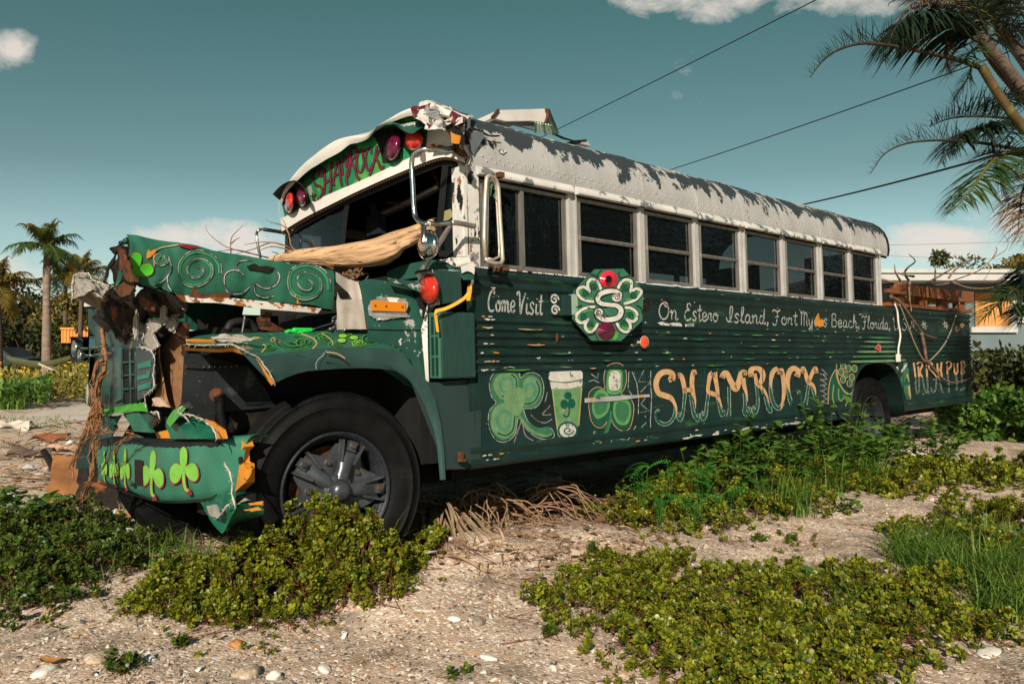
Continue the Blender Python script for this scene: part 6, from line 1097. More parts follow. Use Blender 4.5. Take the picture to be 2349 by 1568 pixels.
# ------------------------------------------------------------------ shells and pebbles
ico = None
def ico_():
    bm = bmesh.new(); bmesh.ops.create_icosphere(bm, subdivisions=1, radius=1); v = np.array([q.co[:] for q in bm.verts]); bm.faces.ensure_lookup_table(); bm.verts.index_update(); f = np.array([[q.index for q in p.verts] for p in bm.faces]); bm.free(); return v, f
IV, IF = ico_()
def rotm(n):
    q = rng.normal(size=(n, 4)); q /= np.linalg.norm(q, axis=1)[:, None]; w_, x, y, z = q.T
    return np.stack([1 - 2 * (y * y + z * z), 2 * (x * y - z * w_), 2 * (x * z + y * w_), 2 * (x * y + z * w_), 1 - 2 * (x * x + z * z), 2 * (y * z - x * w_), 2 * (x * z - y * w_), 2 * (y * z + x * w_), 1 - 2 * (x * x + y * y)], 1).reshape(n, 3, 3)
def rmat(name, stops, rough=.7, bump=0.):
    m = bpy.data.materials.new(name); m.use_nodes = True; tt = m.node_tree; bb = tt.nodes['Principled BSDF']; g = N(tt, 'ShaderNodeNewGeometry'); r_ = N(tt, 'ShaderNodeValToRGB'); r_.color_ramp.interpolation = 'CONSTANT'; tt.links.new(g.outputs['Random Per Island'], r_.inputs[0])
    e = r_.color_ramp.elements
    while len(e) < len(stops): e.new(.5)
    for q, (p, c) in zip(e, stops): q.position = p; q.color = (*c, 1)
    n = N(tt, 'ShaderNodeTexNoise'); setin(n, 'Scale', 60); mm = N(tt, 'ShaderNodeMix', data_type='RGBA', blend_type='MULTIPLY'); mm.inputs[0].default_value = .6; tt.links.new(r_.outputs[0], mm.inputs[6]); tt.links.new(n.outputs[0], mm.inputs[7]); mm2 = N(tt, 'ShaderNodeMix', data_type='RGBA', blend_type='MULTIPLY'); mm2.inputs[0].default_value = 1; mm2.inputs[7].default_value = (1.35, 1.35, 1.35, 1); tt.links.new(mm.outputs[2], mm2.inputs[6]); tt.links.new(mm2.outputs[2], bb.inputs['Base Color']); setin(bb, 'Roughness', rough); return m
n = 15000
yy_ = 2.9 + 5.5 * rng.random(n) ** 1.7; xx_ = (rng.random(n) * 1.5 - .72) * yy_
sz = .003 + .0065 * rng.random(n) ** 2.2; big = rng.random(n) < .045; sz[big] = .008 + .013 * rng.random(big.sum()) ** 1.5
v = IV[None] * (1 + .28 * rng.normal(size=(n, len(IV), 1))) * sz[:, None, None] * np.stack([.8 + .7 * rng.random(n), .7 + .4 * rng.random(n), .22 + .45 * rng.random(n)], 1)[:, None, :]
a = rng.random(n) * 6.283; til = rng.normal(0, .35, (n, 2)); v[:, :, 2] += v[:, :, 0] * til[:, :1] + v[:, :, 1] * til[:, 1:]
ca, sa = np.cos(a)[:, None], np.sin(a)[:, None]; v = np.stack([v[:, :, 0] * ca - v[:, :, 1] * sa, v[:, :, 0] * sa + v[:, :, 1] * ca, v[:, :, 2]], -1)
v[:, :, 0] += xx_[:, None]; v[:, :, 1] += yy_[:, None]; v[:, :, 2] += (gh(xx_, yy_) + sz * .10)[:, None]
f = (IF[None] + (np.arange(n) * len(IV))[:, None, None]).reshape(-1, 3)
shm = rmat('shell_bits', [(0, (.60, .54, .46)), (.12, (.46, .37, .28)), (.40, (.35, .27, .20)), (.64, (.68, .64, .58)), (.72, (.26, .215, .18)), (.85, (.40, .25, .14)), (.92, (.085, .08, .075))], .65)
tag(npmesh('shell_gravel', v.reshape(-1, 3), f, [shm], smooth=False), kind='stuff')
# stones and shells one can point at
def rock(name, px, py, r, m_, label, cat, sq=(1.2, 1, .7), seed=0, group=None):
    bm = bmesh.new(); bmesh.ops.create_icosphere(bm, subdivisions=3, radius=r)
    for q in bm.verts:
        k = 1 + .22 * noise.noise(q.co / r * 1.3 + Vector((seed * 7, 0, 0))) + .10 * noise.noise(q.co / r * 4 + Vector((0, seed * 3, 0))); q.co = Vector((q.co.x * sq[0], q.co.y * sq[1], q.co.z * sq[2])) * k
    me = bpy.data.meshes.new(name); bm.to_mesh(me); bm.free(); me.materials.append(m_); me.polygons.foreach_set('use_smooth', [True] * len(me.polygons)); o = bpy.data.objects.new(name, me); COL.objects.link(o); x, y = P(px, py); o.location = (x, y, float(gh(x, y)) + r * sq[2] * .35); o.rotation_euler = (0, 0, seed * 1.3); return tag(o, label, cat, group)
st_tan = mat('stone_tan', (.44, .34, .25), .85, var=.3, vscale=30, bump=.5, bscale=70, chips=[dict(color=(.6, .54, .46), scale=25, thr=.56, soft=.08)]); st_or = mat('stone_orange', (.40, .19, .07), .85, var=.35, vscale=30, bump=.5, bscale=60); st_gr = mat('stone_grey', (.26, .215, .18), .85, var=.3, vscale=30, bump=.5, bscale=60); st_wh = mat('shell_white', (.72, .68, .62), .6, var=.12, vscale=25, bump=.2, bscale=60); st_bk = mat('charred', (.03, .03, .032), .8, var=.4, vscale=30, bump=.4, chips=[dict(color=(.2, .2, .2), scale=40, thr=.64)])
for nm, px, py, r_, m_, sq, lab, cat in [
    ('stone', 542, 1484, .030, st_or, (1.2, .9, .62), 'rusty orange stone lying on the shells below the middle plant patch', 'stone'), ('stone', 570, 1545, .045, st_tan, (1.3, 1, .55), 'pitted pale lump of coral rock at the bottom edge, left of centre', 'stone'), ('stone', 1098, 1440, .032, st_gr, (1.2, .9, .75), 'grey brown stone half buried between the two plant patches', 'stone'), ('stone', 950, 1333, .032, st_tan, (1.2, .9, .7), 'tan stone at the right tip of the middle plant patch', 'stone'), ('stone', 225, 1528, .05, st_tan, (1.4, 1, .45), 'flat crumbly tan rock among the shells in the lower left', 'stone'), ('stone', 1790, 1490, .03, st_tan, (1.2, .8, .7), 'small tan stone under the edge of the big right plant patch', 'stone'), ('stone', 627, 1552, .024, st_wh, (1.2, 1, .8), 'white angular stone at the bottom edge of the sand', 'stone'),
    ('shell', 105, 1545, .038, st_wh, (1.5, .8, .42), 'large grey white shell at the lower left beside a brown leaf', 'shell'), ('shell', 1042, 1436, .026, st_wh, (1.4, .9, .5), 'white bivalve shell just left of the half buried grey stone', 'shell'), ('shell', 745, 1533, .028, st_wh, (1.7, .8, .4), 'long white shell at the bottom of the sand under the wheel', 'shell'), ('shell', 1120, 1508, .026, st_wh, (1.7, .7, .4), 'slim white shell on the sand at the bottom centre', 'shell'), ('shell', 2265, 1500, .05, st_wh, (1.7, .8, .2), 'big flat white shell on the sand in the lower right corner', 'shell'),
    ('shell', 1030, 1290 + 20, .02, st_wh, (1.3, .9, .6), 'round white shell right of the tan stone near the dry fronds', 'shell'), ('charred_lump', 1570, 1268, .05, st_bk, (1.5, .8, .4), 'black charred lump on the open sand right of centre', 'char'), ('charred_lump', 1460, 1320, .05, st_bk, (1.5, .9, .5), 'black ashy clump at the upper left edge of the big right plant patch', 'char')]:
    rock(nm, px, py, r_, m_, lab, cat, sq, seed=px % 13)
def leafcurl(name, pts, label, cat, m_, rad=.012, z=.01):
    mb = MB(); q = [Vector((*P(a, b_), z + .012 * math.sin(i * 1.2))) for i, (a, b_) in enumerate(pts)]; mb.tube([Vector(p) for p in catmull(q, 5)], [rad * math.sin(math.pi * (.08 + .88 * k / (5 * (len(q) - 1)))) for k in range(5 * (len(q) - 1) + 1)], 6, squash=.45); return tag(mb.build(name, [m_]), label, cat)
pod = mat('pod_brown', (.30, .15, .075), .6, var=.3, vscale=30, streak=(1, 8, 8)); leafbrown = mat('leaf_brown', (.36, .17, .06), .65, var=.35, vscale=25)
leafcurl('seed_pod', [(410, 1425), (455, 1432), (500, 1437), (535, 1434)], 'long brown seed pod on the shells at the foot of the middle plant patch', 'seed pod', pod, .014, .02)
for px, py, lab, s_ in [(1635, 1552, 'bright orange leaf at the bottom edge under the right plant patch', .03), (118, 1530, 'curled brown leaf beside the large shell at the lower left', .04), (1052, 1276 - 8, 'small orange chip on the sand right of the dry fronds', .018)]:
    mb = MB(); x, y = P(px, py); z = float(gh(x, y)) + .012; mb.loft([[(x + s_ * u * 1.2, y + s_ * w_ * .7 * (1 - u * u * .7), z + .3 * s_ * (u * u) + .25 * s_ * abs(w_)) for u in (-1, -.5, 0, .5, 1)] for w_ in (-1, -.4, .3, 1)]); tag(mb.build('fallen_leaf', [orange_paint if 'orange' in lab else leafbrown]), lab, 'leaf')

# ------------------------------------------------------------------ leaves, in bulk
OBOV = np.array([(0, 0, 0), (.35, .17, .03), (.35, -.17, .03), (.70, .36, .05), (.70, -.36, .05), (.93, .22, -.01), (.93, -.22, -.01), (1, 0, -.03)])
LANC = np.array([(0, 0, 0), (.28, .16, .02), (.28, -.16, .02), (.55, .19, .0), (.55, -.19, .0), (.82, .10, -.07), (.82, -.10, -.07), (1.0, 0, -.16)])
LT = np.array([(0, 2, 1), (1, 2, 4), (1, 4, 3), (3, 4, 6), (3, 6, 5), (5, 6, 7)])
def leaves(p, d, n_, Ln, wd=1.0, tpl=OBOV):
    """p, d, n_: (N,3) base, direction and face normal; Ln: (N,) lengths"""
    d = d / np.linalg.norm(d, axis=1)[:, None]; s_ = np.cross(n_, d); s_ /= np.linalg.norm(s_, axis=1)[:, None] + 1e-9; u = np.cross(d, s_)
    V_ = p[:, None] + Ln[:, None, None] * (tpl[None, :, 0, None] * d[:, None] + wd * tpl[None, :, 1, None] * s_[:, None] + tpl[None, :, 2, None] * u[:, None])
    F_ = (LT[None] + (np.arange(len(p)) * 8)[:, None, None]).reshape(-1, 3); return V_.reshape(-1, 3), F_
def join(parts):
    V_, F_, M_, o = [], [], [], 0
    for v_, f_, m_ in parts: V_.append(v_); F_.append(f_ + o); M_.append(np.full(len(f_), m_)); o += len(v_)
    return np.concatenate(V_), np.concatenate(F_), np.concatenate(M_)
def stems(a, b_, r_):
    """three-sided stems from a to b_"""
    d = b_ - a; s_ = np.cross(d, np.array([.3, .2, 1.])); s_ /= np.linalg.norm(s_, axis=1)[:, None] + 1e-9; q = np.cross(d, s_); q /= np.linalg.norm(q, axis=1)[:, None] + 1e-9; V_ = []
    for base, k in ((a, 1.0), (b_, .6)):
        for th in (0, 2.1, 4.2): V_.append(base + (s_ * math.cos(th) + q * math.sin(th)) * r_ * k)
    V_ = np.stack(V_, 1).reshape(-1, 3); t_ = np.array([(0, 1, 4), (0, 4, 3), (1, 2, 5), (1, 5, 4), (2, 0, 3), (2, 3, 5)]); return V_, (t_[None] + (np.arange(len(a)) * 6)[:, None, None]).reshape(-1, 3)
def sphdir(n, e0, e1):
    az = rng.random(n) * 6.283; el = e0 + (e1 - e0) * rng.random(n); return np.stack([np.cos(az) * np.cos(el), np.sin(az) * np.cos(el), np.sin(el)], 1)
def mound(blobs, n, gap=-.30):
    """points scattered through a low heap made of several bumps; returns place and height share"""
    B = np.array([(*P(b[0], b[1]), b[2], b[3]) for b in blobs]); wt = B[:, 2] ** 2 * (.6 + 3 * B[:, 3]); k = rng.choice(len(B), n, p=wt / wt.sum())
    r_ = np.sqrt(rng.random(n)) * (1 + .12 * rng.normal(size=n)); a = rng.random(n) * 6.283; x = B[k, 0] + B[k, 2] * r_ * np.cos(a); y = B[k, 1] + B[k, 2] * r_ * np.sin(a)
    d2 = ((x[:, None] - B[None, :, 0]) ** 2 + (y[:, None] - B[None, :, 1]) ** 2) / B[None, :, 2] ** 2; top = (B[None, :, 3] * np.sqrt(np.clip(1 - d2, 0, 1))).max(1) + .015
    lump = np.array([noise.noise((a_ * 5, b_ * 5, 1.7)) + .7 * noise.noise((a_ * 14, b_ * 14, 5.1)) for a_, b_ in zip(x, y)])
    top = top * np.clip(.86 + .55 * lump, .35, 1.3); keep = lump > gap; keep |= rng.random(len(x)) < .16; return x[keep], y[keep], top[keep]
PURS = leafmat('purslane_leaf', (.016, .050, .006), (.27, .275, .016), .38, .22); PURD = leafmat('purslane_leaf_dark', (.012, .042, .008), (.115, .16, .016), .4, .22); REDST = mat('red_stem', (.15, .04, .035), .6, var=.4, vscale=30)
GSTEM = mat('green_stem', (.07, .10, .03), .6, var=.3); WEED = leafmat('weed_leaf', (.026, .10, .014), (.13, .22, .032), .45, .3); FERN = leafmat('feather_leaf', (.02, .14, .02), (.08, .30, .04), .5, .3); GRASS = leafmat('grass_blade', (.045, .13, .014), (.17, .25, .04), .5, .3); DRY = leafmat('dry_blade', (.30, .20, .10), (.52, .40, .24), .7, .2); YFL = mat('yellow_flower', (.80, .50, .04), .6, var=.2); YGR = leafmat('olive_leaf', (.09, .10, .015), (.34, .27, .05), .5, .3)
def purslane(name, blobs, n, lf_, leaf=.030, dark=False, flowers=0, sp=4, rise=.055, gap=-.30):
    """sprawling sprigs: each a leaning stem with whorls of leaves, smaller towards its tip"""
    x, y, top = mound(blobs, max(4, n // sp), gap); m = len(x); z0 = gh(x, y) + top * (.25 + .75 * rng.random(m) ** .7); az = rng.random(m) * 6.283; el = R(15) + R(60) * rng.random(m); ln = rise * (.5 + .9 * rng.random(m))
    sd_ = np.stack([np.cos(az) * np.cos(el), np.sin(az) * np.cos(el) - .15, np.sin(el)], 1); tip = np.stack([x, y, z0], 1) + sd_ * (ln * .5)[:, None]; foot = tip - sd_ * ln[:, None]; foot[:, 2] = np.maximum(foot[:, 2], gh(foot[:, 0], foot[:, 1]) + .004)
    c = np.concatenate([foot + (tip - foot) * ((i + .6) / sp) for i in range(sp)]); szs = np.repeat(np.array([1.05, 1.1, .9, .62, .5, .4])[:sp] * 1.0, m) * (.7 + .6 * rng.random(m * sp)); ax = np.tile(sd_, (sp, 1)); c[:, 2] = np.maximum(c[:, 2], gh(c[:, 0], c[:, 1]) + .006); n = len(c)
    k = lf_; p = np.repeat(c, k, 0); A = np.repeat(ax, k, 0); d = rng.normal(size=(n * k, 3)); d -= A * (d * A).sum(1)[:, None] * .75; d /= np.linalg.norm(d, axis=1)[:, None] + 1e-9; d = d + A * .45; nn = A + np.array([0, 0, .5]) + .35 * rng.normal(size=A.shape); Ln = leaf * np.repeat(szs, k) * (.6 + .6 * rng.random(n * k)); v_, f_ = leaves(p, d, nn, Ln, .82 + .0 * Ln[0]); sv, sf = stems(foot - sd_ * .02, tip, .0016); parts = [(v_, f_, 0), (sv, sf, 1)]
    r_ = max(2, m // 5); q = rng.choice(m, r_); e = foot[q] + np.stack([rng.normal(0, .10, r_), rng.normal(0, .10, r_), np.zeros(r_)], 1); e[:, 2] = gh(e[:, 0], e[:, 1]) + .008; rv, rf_ = stems(e, foot[q], .0022); parts.append((rv, rf_, 1))
    if flowers:
        q = rng.choice(m, min(flowers, m)); p5 = np.repeat(tip[q] + rng.normal(0, .012, (len(q), 3)) + np.array([0, 0, .012]), 5, 0); d5 = sphdir(len(p5), R(5), R(50)); fv, ff = leaves(p5, d5, np.tile([0, 0, 1.], (len(p5), 1)), np.full(len(p5), .011), 1.3); parts.append((fv, ff, 2))
    V_, F_, M_ = join(parts); o = npmesh(name, V_, F_, [PURD if dark else PURS, REDST, YFL], M_, smooth=True); tag(o, kind='stuff'); return o
def blades(x, y, z, h, w_, bend, seg=4):
    n = len(x); az = rng.random(n) * 6.283; dirx, diry = np.cos(az), np.sin(az); px_, py_ = -diry, dirx; V_ = []
    for i in range(seg + 1):
        t_ = i / seg; o = bend * h * t_ ** 2; zz = h * (t_ - .35 * bend * t_ ** 2.4); ww = w_ * (1 - t_) ** .7 * (.6 + .4 * min(1, t_ * 4)); ww = np.maximum(ww, w_ * .06)
        for s_ in (-1, 1): V_.append(np.stack([x + dirx * o + px_ * ww * s_, y + diry * o + py_ * ww * s_, z + zz], 1))
    V_ = np.stack(V_, 1).reshape(-1, 3); base = np.array([(2 * i, 2 * i + 1, 2 * i + 3, 2 * i + 2) for i in range(seg)]); return V_, (base[None] + (np.arange(n) * 2 * (seg + 1))[:, None, None]).reshape(-1, 4)
def grass(name, blobs, n, hm, m_=None, w_=.0035, kind='stuff'):
    B = np.array([(*P(b_[0], b_[1]), b_[2], b_[3]) for b_ in blobs]); wt = B[:, 2] ** 2 * B[:, 3]; k = rng.choice(len(B), n, p=wt / wt.sum()); r_ = np.sqrt(rng.random(n)); a = rng.random(n) * 6.283
    tuft = np.round(rng.random(n) * 40); ox, oy = .5 * np.sin(tuft * 12.9), .5 * np.cos(tuft * 7.7)
    x = B[k, 0] + B[k, 2] * (.6 * r_ * np.cos(a) + .5 * ox); y = B[k, 1] + B[k, 2] * (.6 * r_ * np.sin(a) + .5 * oy); h = hm * (.35 + .8 * rng.random(n) ** 1.3); V_, F_ = blades(x, y, gh(x, y), h, w_ * (.7 + .8 * rng.random(n)), .25 + 1.35 * rng.random(n)); o = npmesh(name, V_, F_, [m_ or GRASS], smooth=True); return tag(o, kind=kind)
# the patches
purslane('purslane', [(60, 1345, .33, .16), (180, 1315, .33, .17), (290, 1275, .28, .14), (20, 1265, .4, .2), (150, 1235, .4, .2), (-70, 1320, .4, .2), (50, 1405, .18, .08), (130, 1370, .2, .1)], 6000, 6, leaf=.027, dark=True)
purslane('purslane', [(560, 1390, .22, .33), (660, 1385, .22, .42), (740, 1385, .21, .43), (820, 1384, .18, .37), (885, 1380, .14, .24), (480, 1390, .2, .24), (390, 1385, .18, .15), (340, 1395, .13, .08), (450, 1418, .15, .10), (560, 1420, .16, .14), (680, 1416, .17, .18), (790, 1400, .16, .18), (880, 1385, .13, .12), (420, 1340, .2, .16), (520, 1330, .2, .2)], 9500, 6, leaf=.027, gap=-.2)
purslane('purslane', [(965, 1322, .15, .13), (1000, 1300, .10, .10), (930, 1345, .10, .08), (900, 1350, .12, .10)], 700, 6, leaf=.028)
purslane('purslane', [(1395, 1195, .24, .16), (1500, 1215, .28, .18), (1620, 1205, .3, .18), (1740, 1180, .3, .18), (1850, 1165, .3, .16), (1440, 1205, .2, .26), (1530, 1195, .26, .38), (1640, 1170, .3, .40), (1750, 1145, .3, .38), (1850, 1125, .4, .34), (1960, 1120, .35, .22), (1560, 1150, .4, .35), (1700, 1125, .4, .35)], 5600, 6, leaf=.034, flowers=520)
purslane('purslane', [(2080, 1105, .45, .2), (2190, 1105, .5, .26), (2300, 1100, .5, .26), (2000, 1115, .4, .2), (2420, 1110, .5, .25), (2130, 1135, .3, .12)], 3400, 6, leaf=.042)
purslane('purslane', [(x + dx, y, .17 + .04 * ((x // 10) % 3), h) for y, x0, x1, h, dx in ((1325, 1430, 2080, .10, 0), (1355, 1290, 2180, .12, 20), (1400, 1260, 2220, .13, 0), (1440, 1330, 2230, .12, 30), (1480, 1420, 2140, .12, 0), (1520, 1540, 2080, .12, 25), (1560, 1640, 2010, .11, 0), (1600, 1680, 2000, .11, 0)) for x in range(x0, x1, 85)], 17000, 6, leaf=.025, gap=-.08, rise=.045)
purslane('purslane', [(2120, 1230, .3, .14), (2210, 1260, .3, .16), (2310, 1290, .3, .18), (2260, 1200, .35, .16), (2360, 1230, .4, .2), (2330, 1360, .2, .12)], 3000, 6, leaf=.030)
for px, py, s_ in [(1375, 1295, .07), (285, 1558, .06), (1050, 1548, .05), (1800, 1235, .06), (1740, 1238, .04), (2270, 1452, .05), (420, 1490, .03), (1255, 1470, .03)]:
    k = int(60 * (s_ / .05)); purslane('purslane_sprig', [(px, py, s_, s_ * .9)], k, 6, leaf=.024, dark=True)
grass('grass', [(430, 1290, .3, 1), (500, 1320, .25, 1), (560, 1290, .2, 1), (360, 1260, .3, 1), (620, 1330, .15, .6)], 650, .20); grass('grass', [(60, 1260, .5, 1), (140, 1330, .4, 1), (0, 1200, .5, 1), (250, 1230, .3, 1)], 420, .22)
grass('grass', [(2120, 1290, .28, 1), (2200, 1330, .3, 1.2), (2290, 1340, .3, 1.4), (2340, 1290, .35, 1.4), (2250, 1260, .35, 1), (2080, 1260, .2, .7), (2320, 1400, .25, 1.3)], 3000, .27, w_=.0048)
grass('grass', [(1690, 1330, .12, .5), (1780, 1350, .2, .5), (1880, 1340, .2, .5), (1960, 1400, .2, .5), (2050, 1350, .2, .6), (1600, 1420, .15, .3), (1560, 1330, .1, .2)], 260, .20)
grass('grass', [(1650, 1150, .35, 1), (1750, 1140, .4, 1.2), (1850, 1130, .4, 1.2), (1930, 1110, .4, 1), (1990, 1120, .3, .6), (1800, 1175, .3, .8), (1560, 1180, .3, .4)], 3200, .42, w_=.0055); grass('grass', [(760, 1372, .1, 1), (860, 1375, .1, .6), (700, 1380, .1, .5)], 26, .42, w_=.004)
grass('dry_grass', [(500, 1230, .4, 1), (420, 1190, .4, 1), (620, 1250, .3, 1), (320, 1180, .3, 1), (1130, 1240, .3, 1), (1240, 1170, .3, .8)], 380, .16, DRY, .0022)
grass('grass', [(560, 1390, .3, 1), (720, 1395, .3, 1), (450, 1400, .2, 1), (850, 1390, .2, 1), (950, 1320, .12, .6)], 170, .17, w_=.003); grass('dry_grass', [(500, 1400, .3, 1), (700, 1410, .3, 1), (1400, 1400, .3, 1), (1700, 1430, .5, 1), (1950, 1430, .4, 1), (150, 1340, .4, 1)], 260, .11, DRY, .0018)
grass('grass', [(1350, 1400, .3, 1), (1600, 1400, .5, 1.2), (1850, 1430, .5, 1.2), (2050, 1420, .3, 1), (1750, 1520, .4, 1)], 330, .15, w_=.003)
purslane('purslane', [(1400, 1400, .36, .03), (1600, 1420, .5, .03), (1900, 1430, .5, .03), (2150, 1420, .3, .03), (1560, 1520, .3, .03), (600, 1425, .45, .03), (400, 1410, .25, .03), (900, 1370, .25, .03), (200, 1390, .35, .03), (1500, 1240, .3, .03), (1750, 1225, .4, .03)], 1500, 5, leaf=.019, gap=-.3, rise=.035)
# weeds with pointed leaves along the bus
def weedbush(name, px, py, h, w_, n, tpl=LANC, leaf=.105, m_=None, label=None, cat='weed', group=None, kind=None):
    x0, y0 = P(px, py); ns = max(5, int(n / 26)); parts = []; az = rng.random(ns) * 6.283; rr_ = w_ * np.sqrt(rng.random(ns)); hh = h * (.55 + .5 * rng.random(ns)); base = np.stack([x0 + .5 * rr_ * np.cos(az), y0 + .5 * rr_ * np.sin(az), np.zeros(ns)], 1); tip = np.stack([x0 + rr_ * np.cos(az) * 1.2, y0 + rr_ * np.sin(az) * 1.2, hh], 1)
    sv, sf = stems(base, tip, .004); parts.append((sv, sf, 1)); k = rng.integers(0, ns, n); t_ = .25 + .77 * rng.random(n) ** .8; p = base[k] + (tip[k] - base[k]) * t_[:, None]; d = sphdir(n, R(-12), R(45)); nn = np.stack([rng.normal(0, .3, n), rng.normal(0, .3, n), np.ones(n)], 1); v_, f_ = leaves(p, d, nn, leaf * (.5 + .7 * rng.random(n)), 1.25, tpl); parts.append((v_, f_, 0))
    V_, F_, M_ = join(parts); o = npmesh(name, V_, F_, [m_ or WEED, GSTEM], M_); return tag(o, label, cat if not kind else None, group, kind)
weedbush('weed_bush', 1905, 1118, .78, .36, 760, label='tall leafy weed growing against the skirt just before the rear wheel', group='leafy weeds along the bus')
weedbush('weed_bush', 1985, 1095, .55, .36, 520, label='lower leafy weed in front of the rear wheel', group='leafy weeds along the bus')
weedbush('weed_bush', 1705, 1150, .68, .28, 480, label='leafy weed reaching up to the middle of the bus skirt', group='leafy weeds along the bus')
weedbush('weed_bush', 1630, 1172, .5, .28, 420, label='dark leafy weed under the skirt left of the tallest one', group='leafy weeds along the bus')
weedbush('weed_bush', 1790, 1135, .56, .36, 520, label='leafy weed between the middle one and the rear wheel', group='leafy weeds along the bus')
weedbush('weed_bush', 2120, 1066, .5, .5, 600, label='leafy weed in the shade behind the rear wheel', group='leafy weeds along the bus')
weedbush('weed_bush', 1660, 1180, .16, .16, 70, OBOV, .06, label='broad leaved weed at the sandy edge of the flowering patch', cat='weed'); weedbush('weed_bush', 1930, 1175 + 0, .12, .15, 40, OBOV, .06, label='small round leaved weed right of the grass tufts at the sand edge')
weedbush('weed_bush', 40, 1240, .36, .3, 190, OBOV, .075, WEED, label='broad leaved bright green weed at the left edge of the picture'); weedbush('weed_bush', 130, 1200, .25, .25, 120, OBOV, .06, WEED, label='weed by the rusty panel left of the bumper'); weedbush('weed_bush', 1850, 1368, .12, .09, 14, LANC, .085, WEED, label='pale lobed weed sprouting out of the big right purslane patch')
# feathery weeds
def feather(px, py, h, n, label):
    x0, y0 = P(px, py); parts = []; A_p, A_d, A_n, A_l = [], [], [], []; sa_, sb_ = [], []
    for i in range(n):
        az = rng.random() * 6.283; top = Vector((x0 + rng.normal(0, .05), y0 + rng.normal(0, .05), h * (.6 + .4 * rng.random()))); ln = .16 + .06 * rng.random(); dr = Vector((math.cos(az), math.sin(az), 0)); side = Vector((-dr.y, dr.x, 0)); prev = Vector((x0, y0, 0)); sa_.append(prev[:]); sb_.append(top[:]); prev = top
        for j in range(11):
            t_ = j / 10; q = top + dr * ln * t_ + Vector((0, 0, .05 * t_ - .13 * t_ * t_)); sa_.append(prev[:]); sb_.append(q[:]); prev = q
            for s_ in (-1, 1): A_p.append(q[:]); A_d.append((side * s_ + dr * .5 + Vector((0, 0, -.25)))[:]); A_n.append((0, 0, 1)); A_l.append(.034 * (1 - .5 * abs(t_ - .4)))
    v_, f_ = leaves(np.array(A_p), np.array(A_d), np.array(A_n, float), np.array(A_l), .8, LANC); sv, sf = stems(np.array(sa_), np.array(sb_), .0018); V_, F_, M_ = join([(v_, f_, 0), (sv, sf, 0)]); tag(npmesh('feathery_weed', V_, F_, [FERN], M_), label, 'weed', 'feathery weeds before the bus')
for px, py, h, lab in [(1475, 1212, .46, 'feathery bright weed nearest the dry roots under the bus'), (1545, 1202, .50, 'feathery weed, second from the dry roots'), (1615, 1190, .46, 'feathery weed amid the yellow flowers below the beer glass'), (1510, 1222, .34, 'low feathery weed in front of the one by the dry roots'), (1700, 1190, .34, 'feathery weed over the grass tufts at the sand edge'), (1590, 1218, .28, 'feathery weed lowest in the flowering patch'), (1330, 1305, .08, 'tiny feathery weed alone on the open sand in the centre')]: feather(px, py, h, 9 if h > .1 else 7, lab)
# weeds added beyond the bus to block sky light in the gap under it
n = 6000; lx_ = rng.random(n) * 10 - .6; l_y = 2.35 + .9 * rng.random(n); hh = .75 * rng.random(n) ** .7; cs_, sn_ = math.cos(YAW), math.sin(YAW)
V_, F_ = leaves(np.stack([BUS_P.x + cs_ * lx_ - sn_ * l_y, BUS_P.y + sn_ * lx_ + cs_ * l_y, hh], 1), sphdir(n, R(-20), R(60)), sphdir(n, R(20), R(90)), .09 + .08 * rng.random(n), 1.4, LANC); tag(npmesh('sky_block_weeds', V_, F_, [WEED]), kind='stuff')
# ------------------------------------------------------------------ palms
PG = leafmat('palm_green', (.014, .045, .012), (.07, .11, .022), .45, .25); PGD = leafmat('palm_dark', (.004, .012, .007), (.017, .032, .012), .5, .06); PDRY = leafmat('palm_dry', (.10, .055, .025), (.22, .13, .06), .8, .15); PGOLD = leafmat('palm_gold', (.09, .08, .012), (.25, .17, .035), .5, .3)
bark = mat('palm_bark', (.10, .074, .056), .85, var=.35, vscale=14, bump=.4, chips=[dict(color=(.08, .05, .035), scale=7, thr=.55, soft=.1)]); shaft = mat('crownshaft', (.085, .06, .024), .5, var=.35, vscale=9, chips=[dict(color=(.15, .12, .03), scale=5, thr=.58, soft=.12), dict(color=(.16, .07, .03), scale=7, thr=.6, soft=.1)]); rachis_m = mat('rachis', (.10, .085, .025), .6, var=.3, vscale=12); rachis_d = mat('rachis_dark', (.035, .028, .014), .7, var=.4, vscale=12)
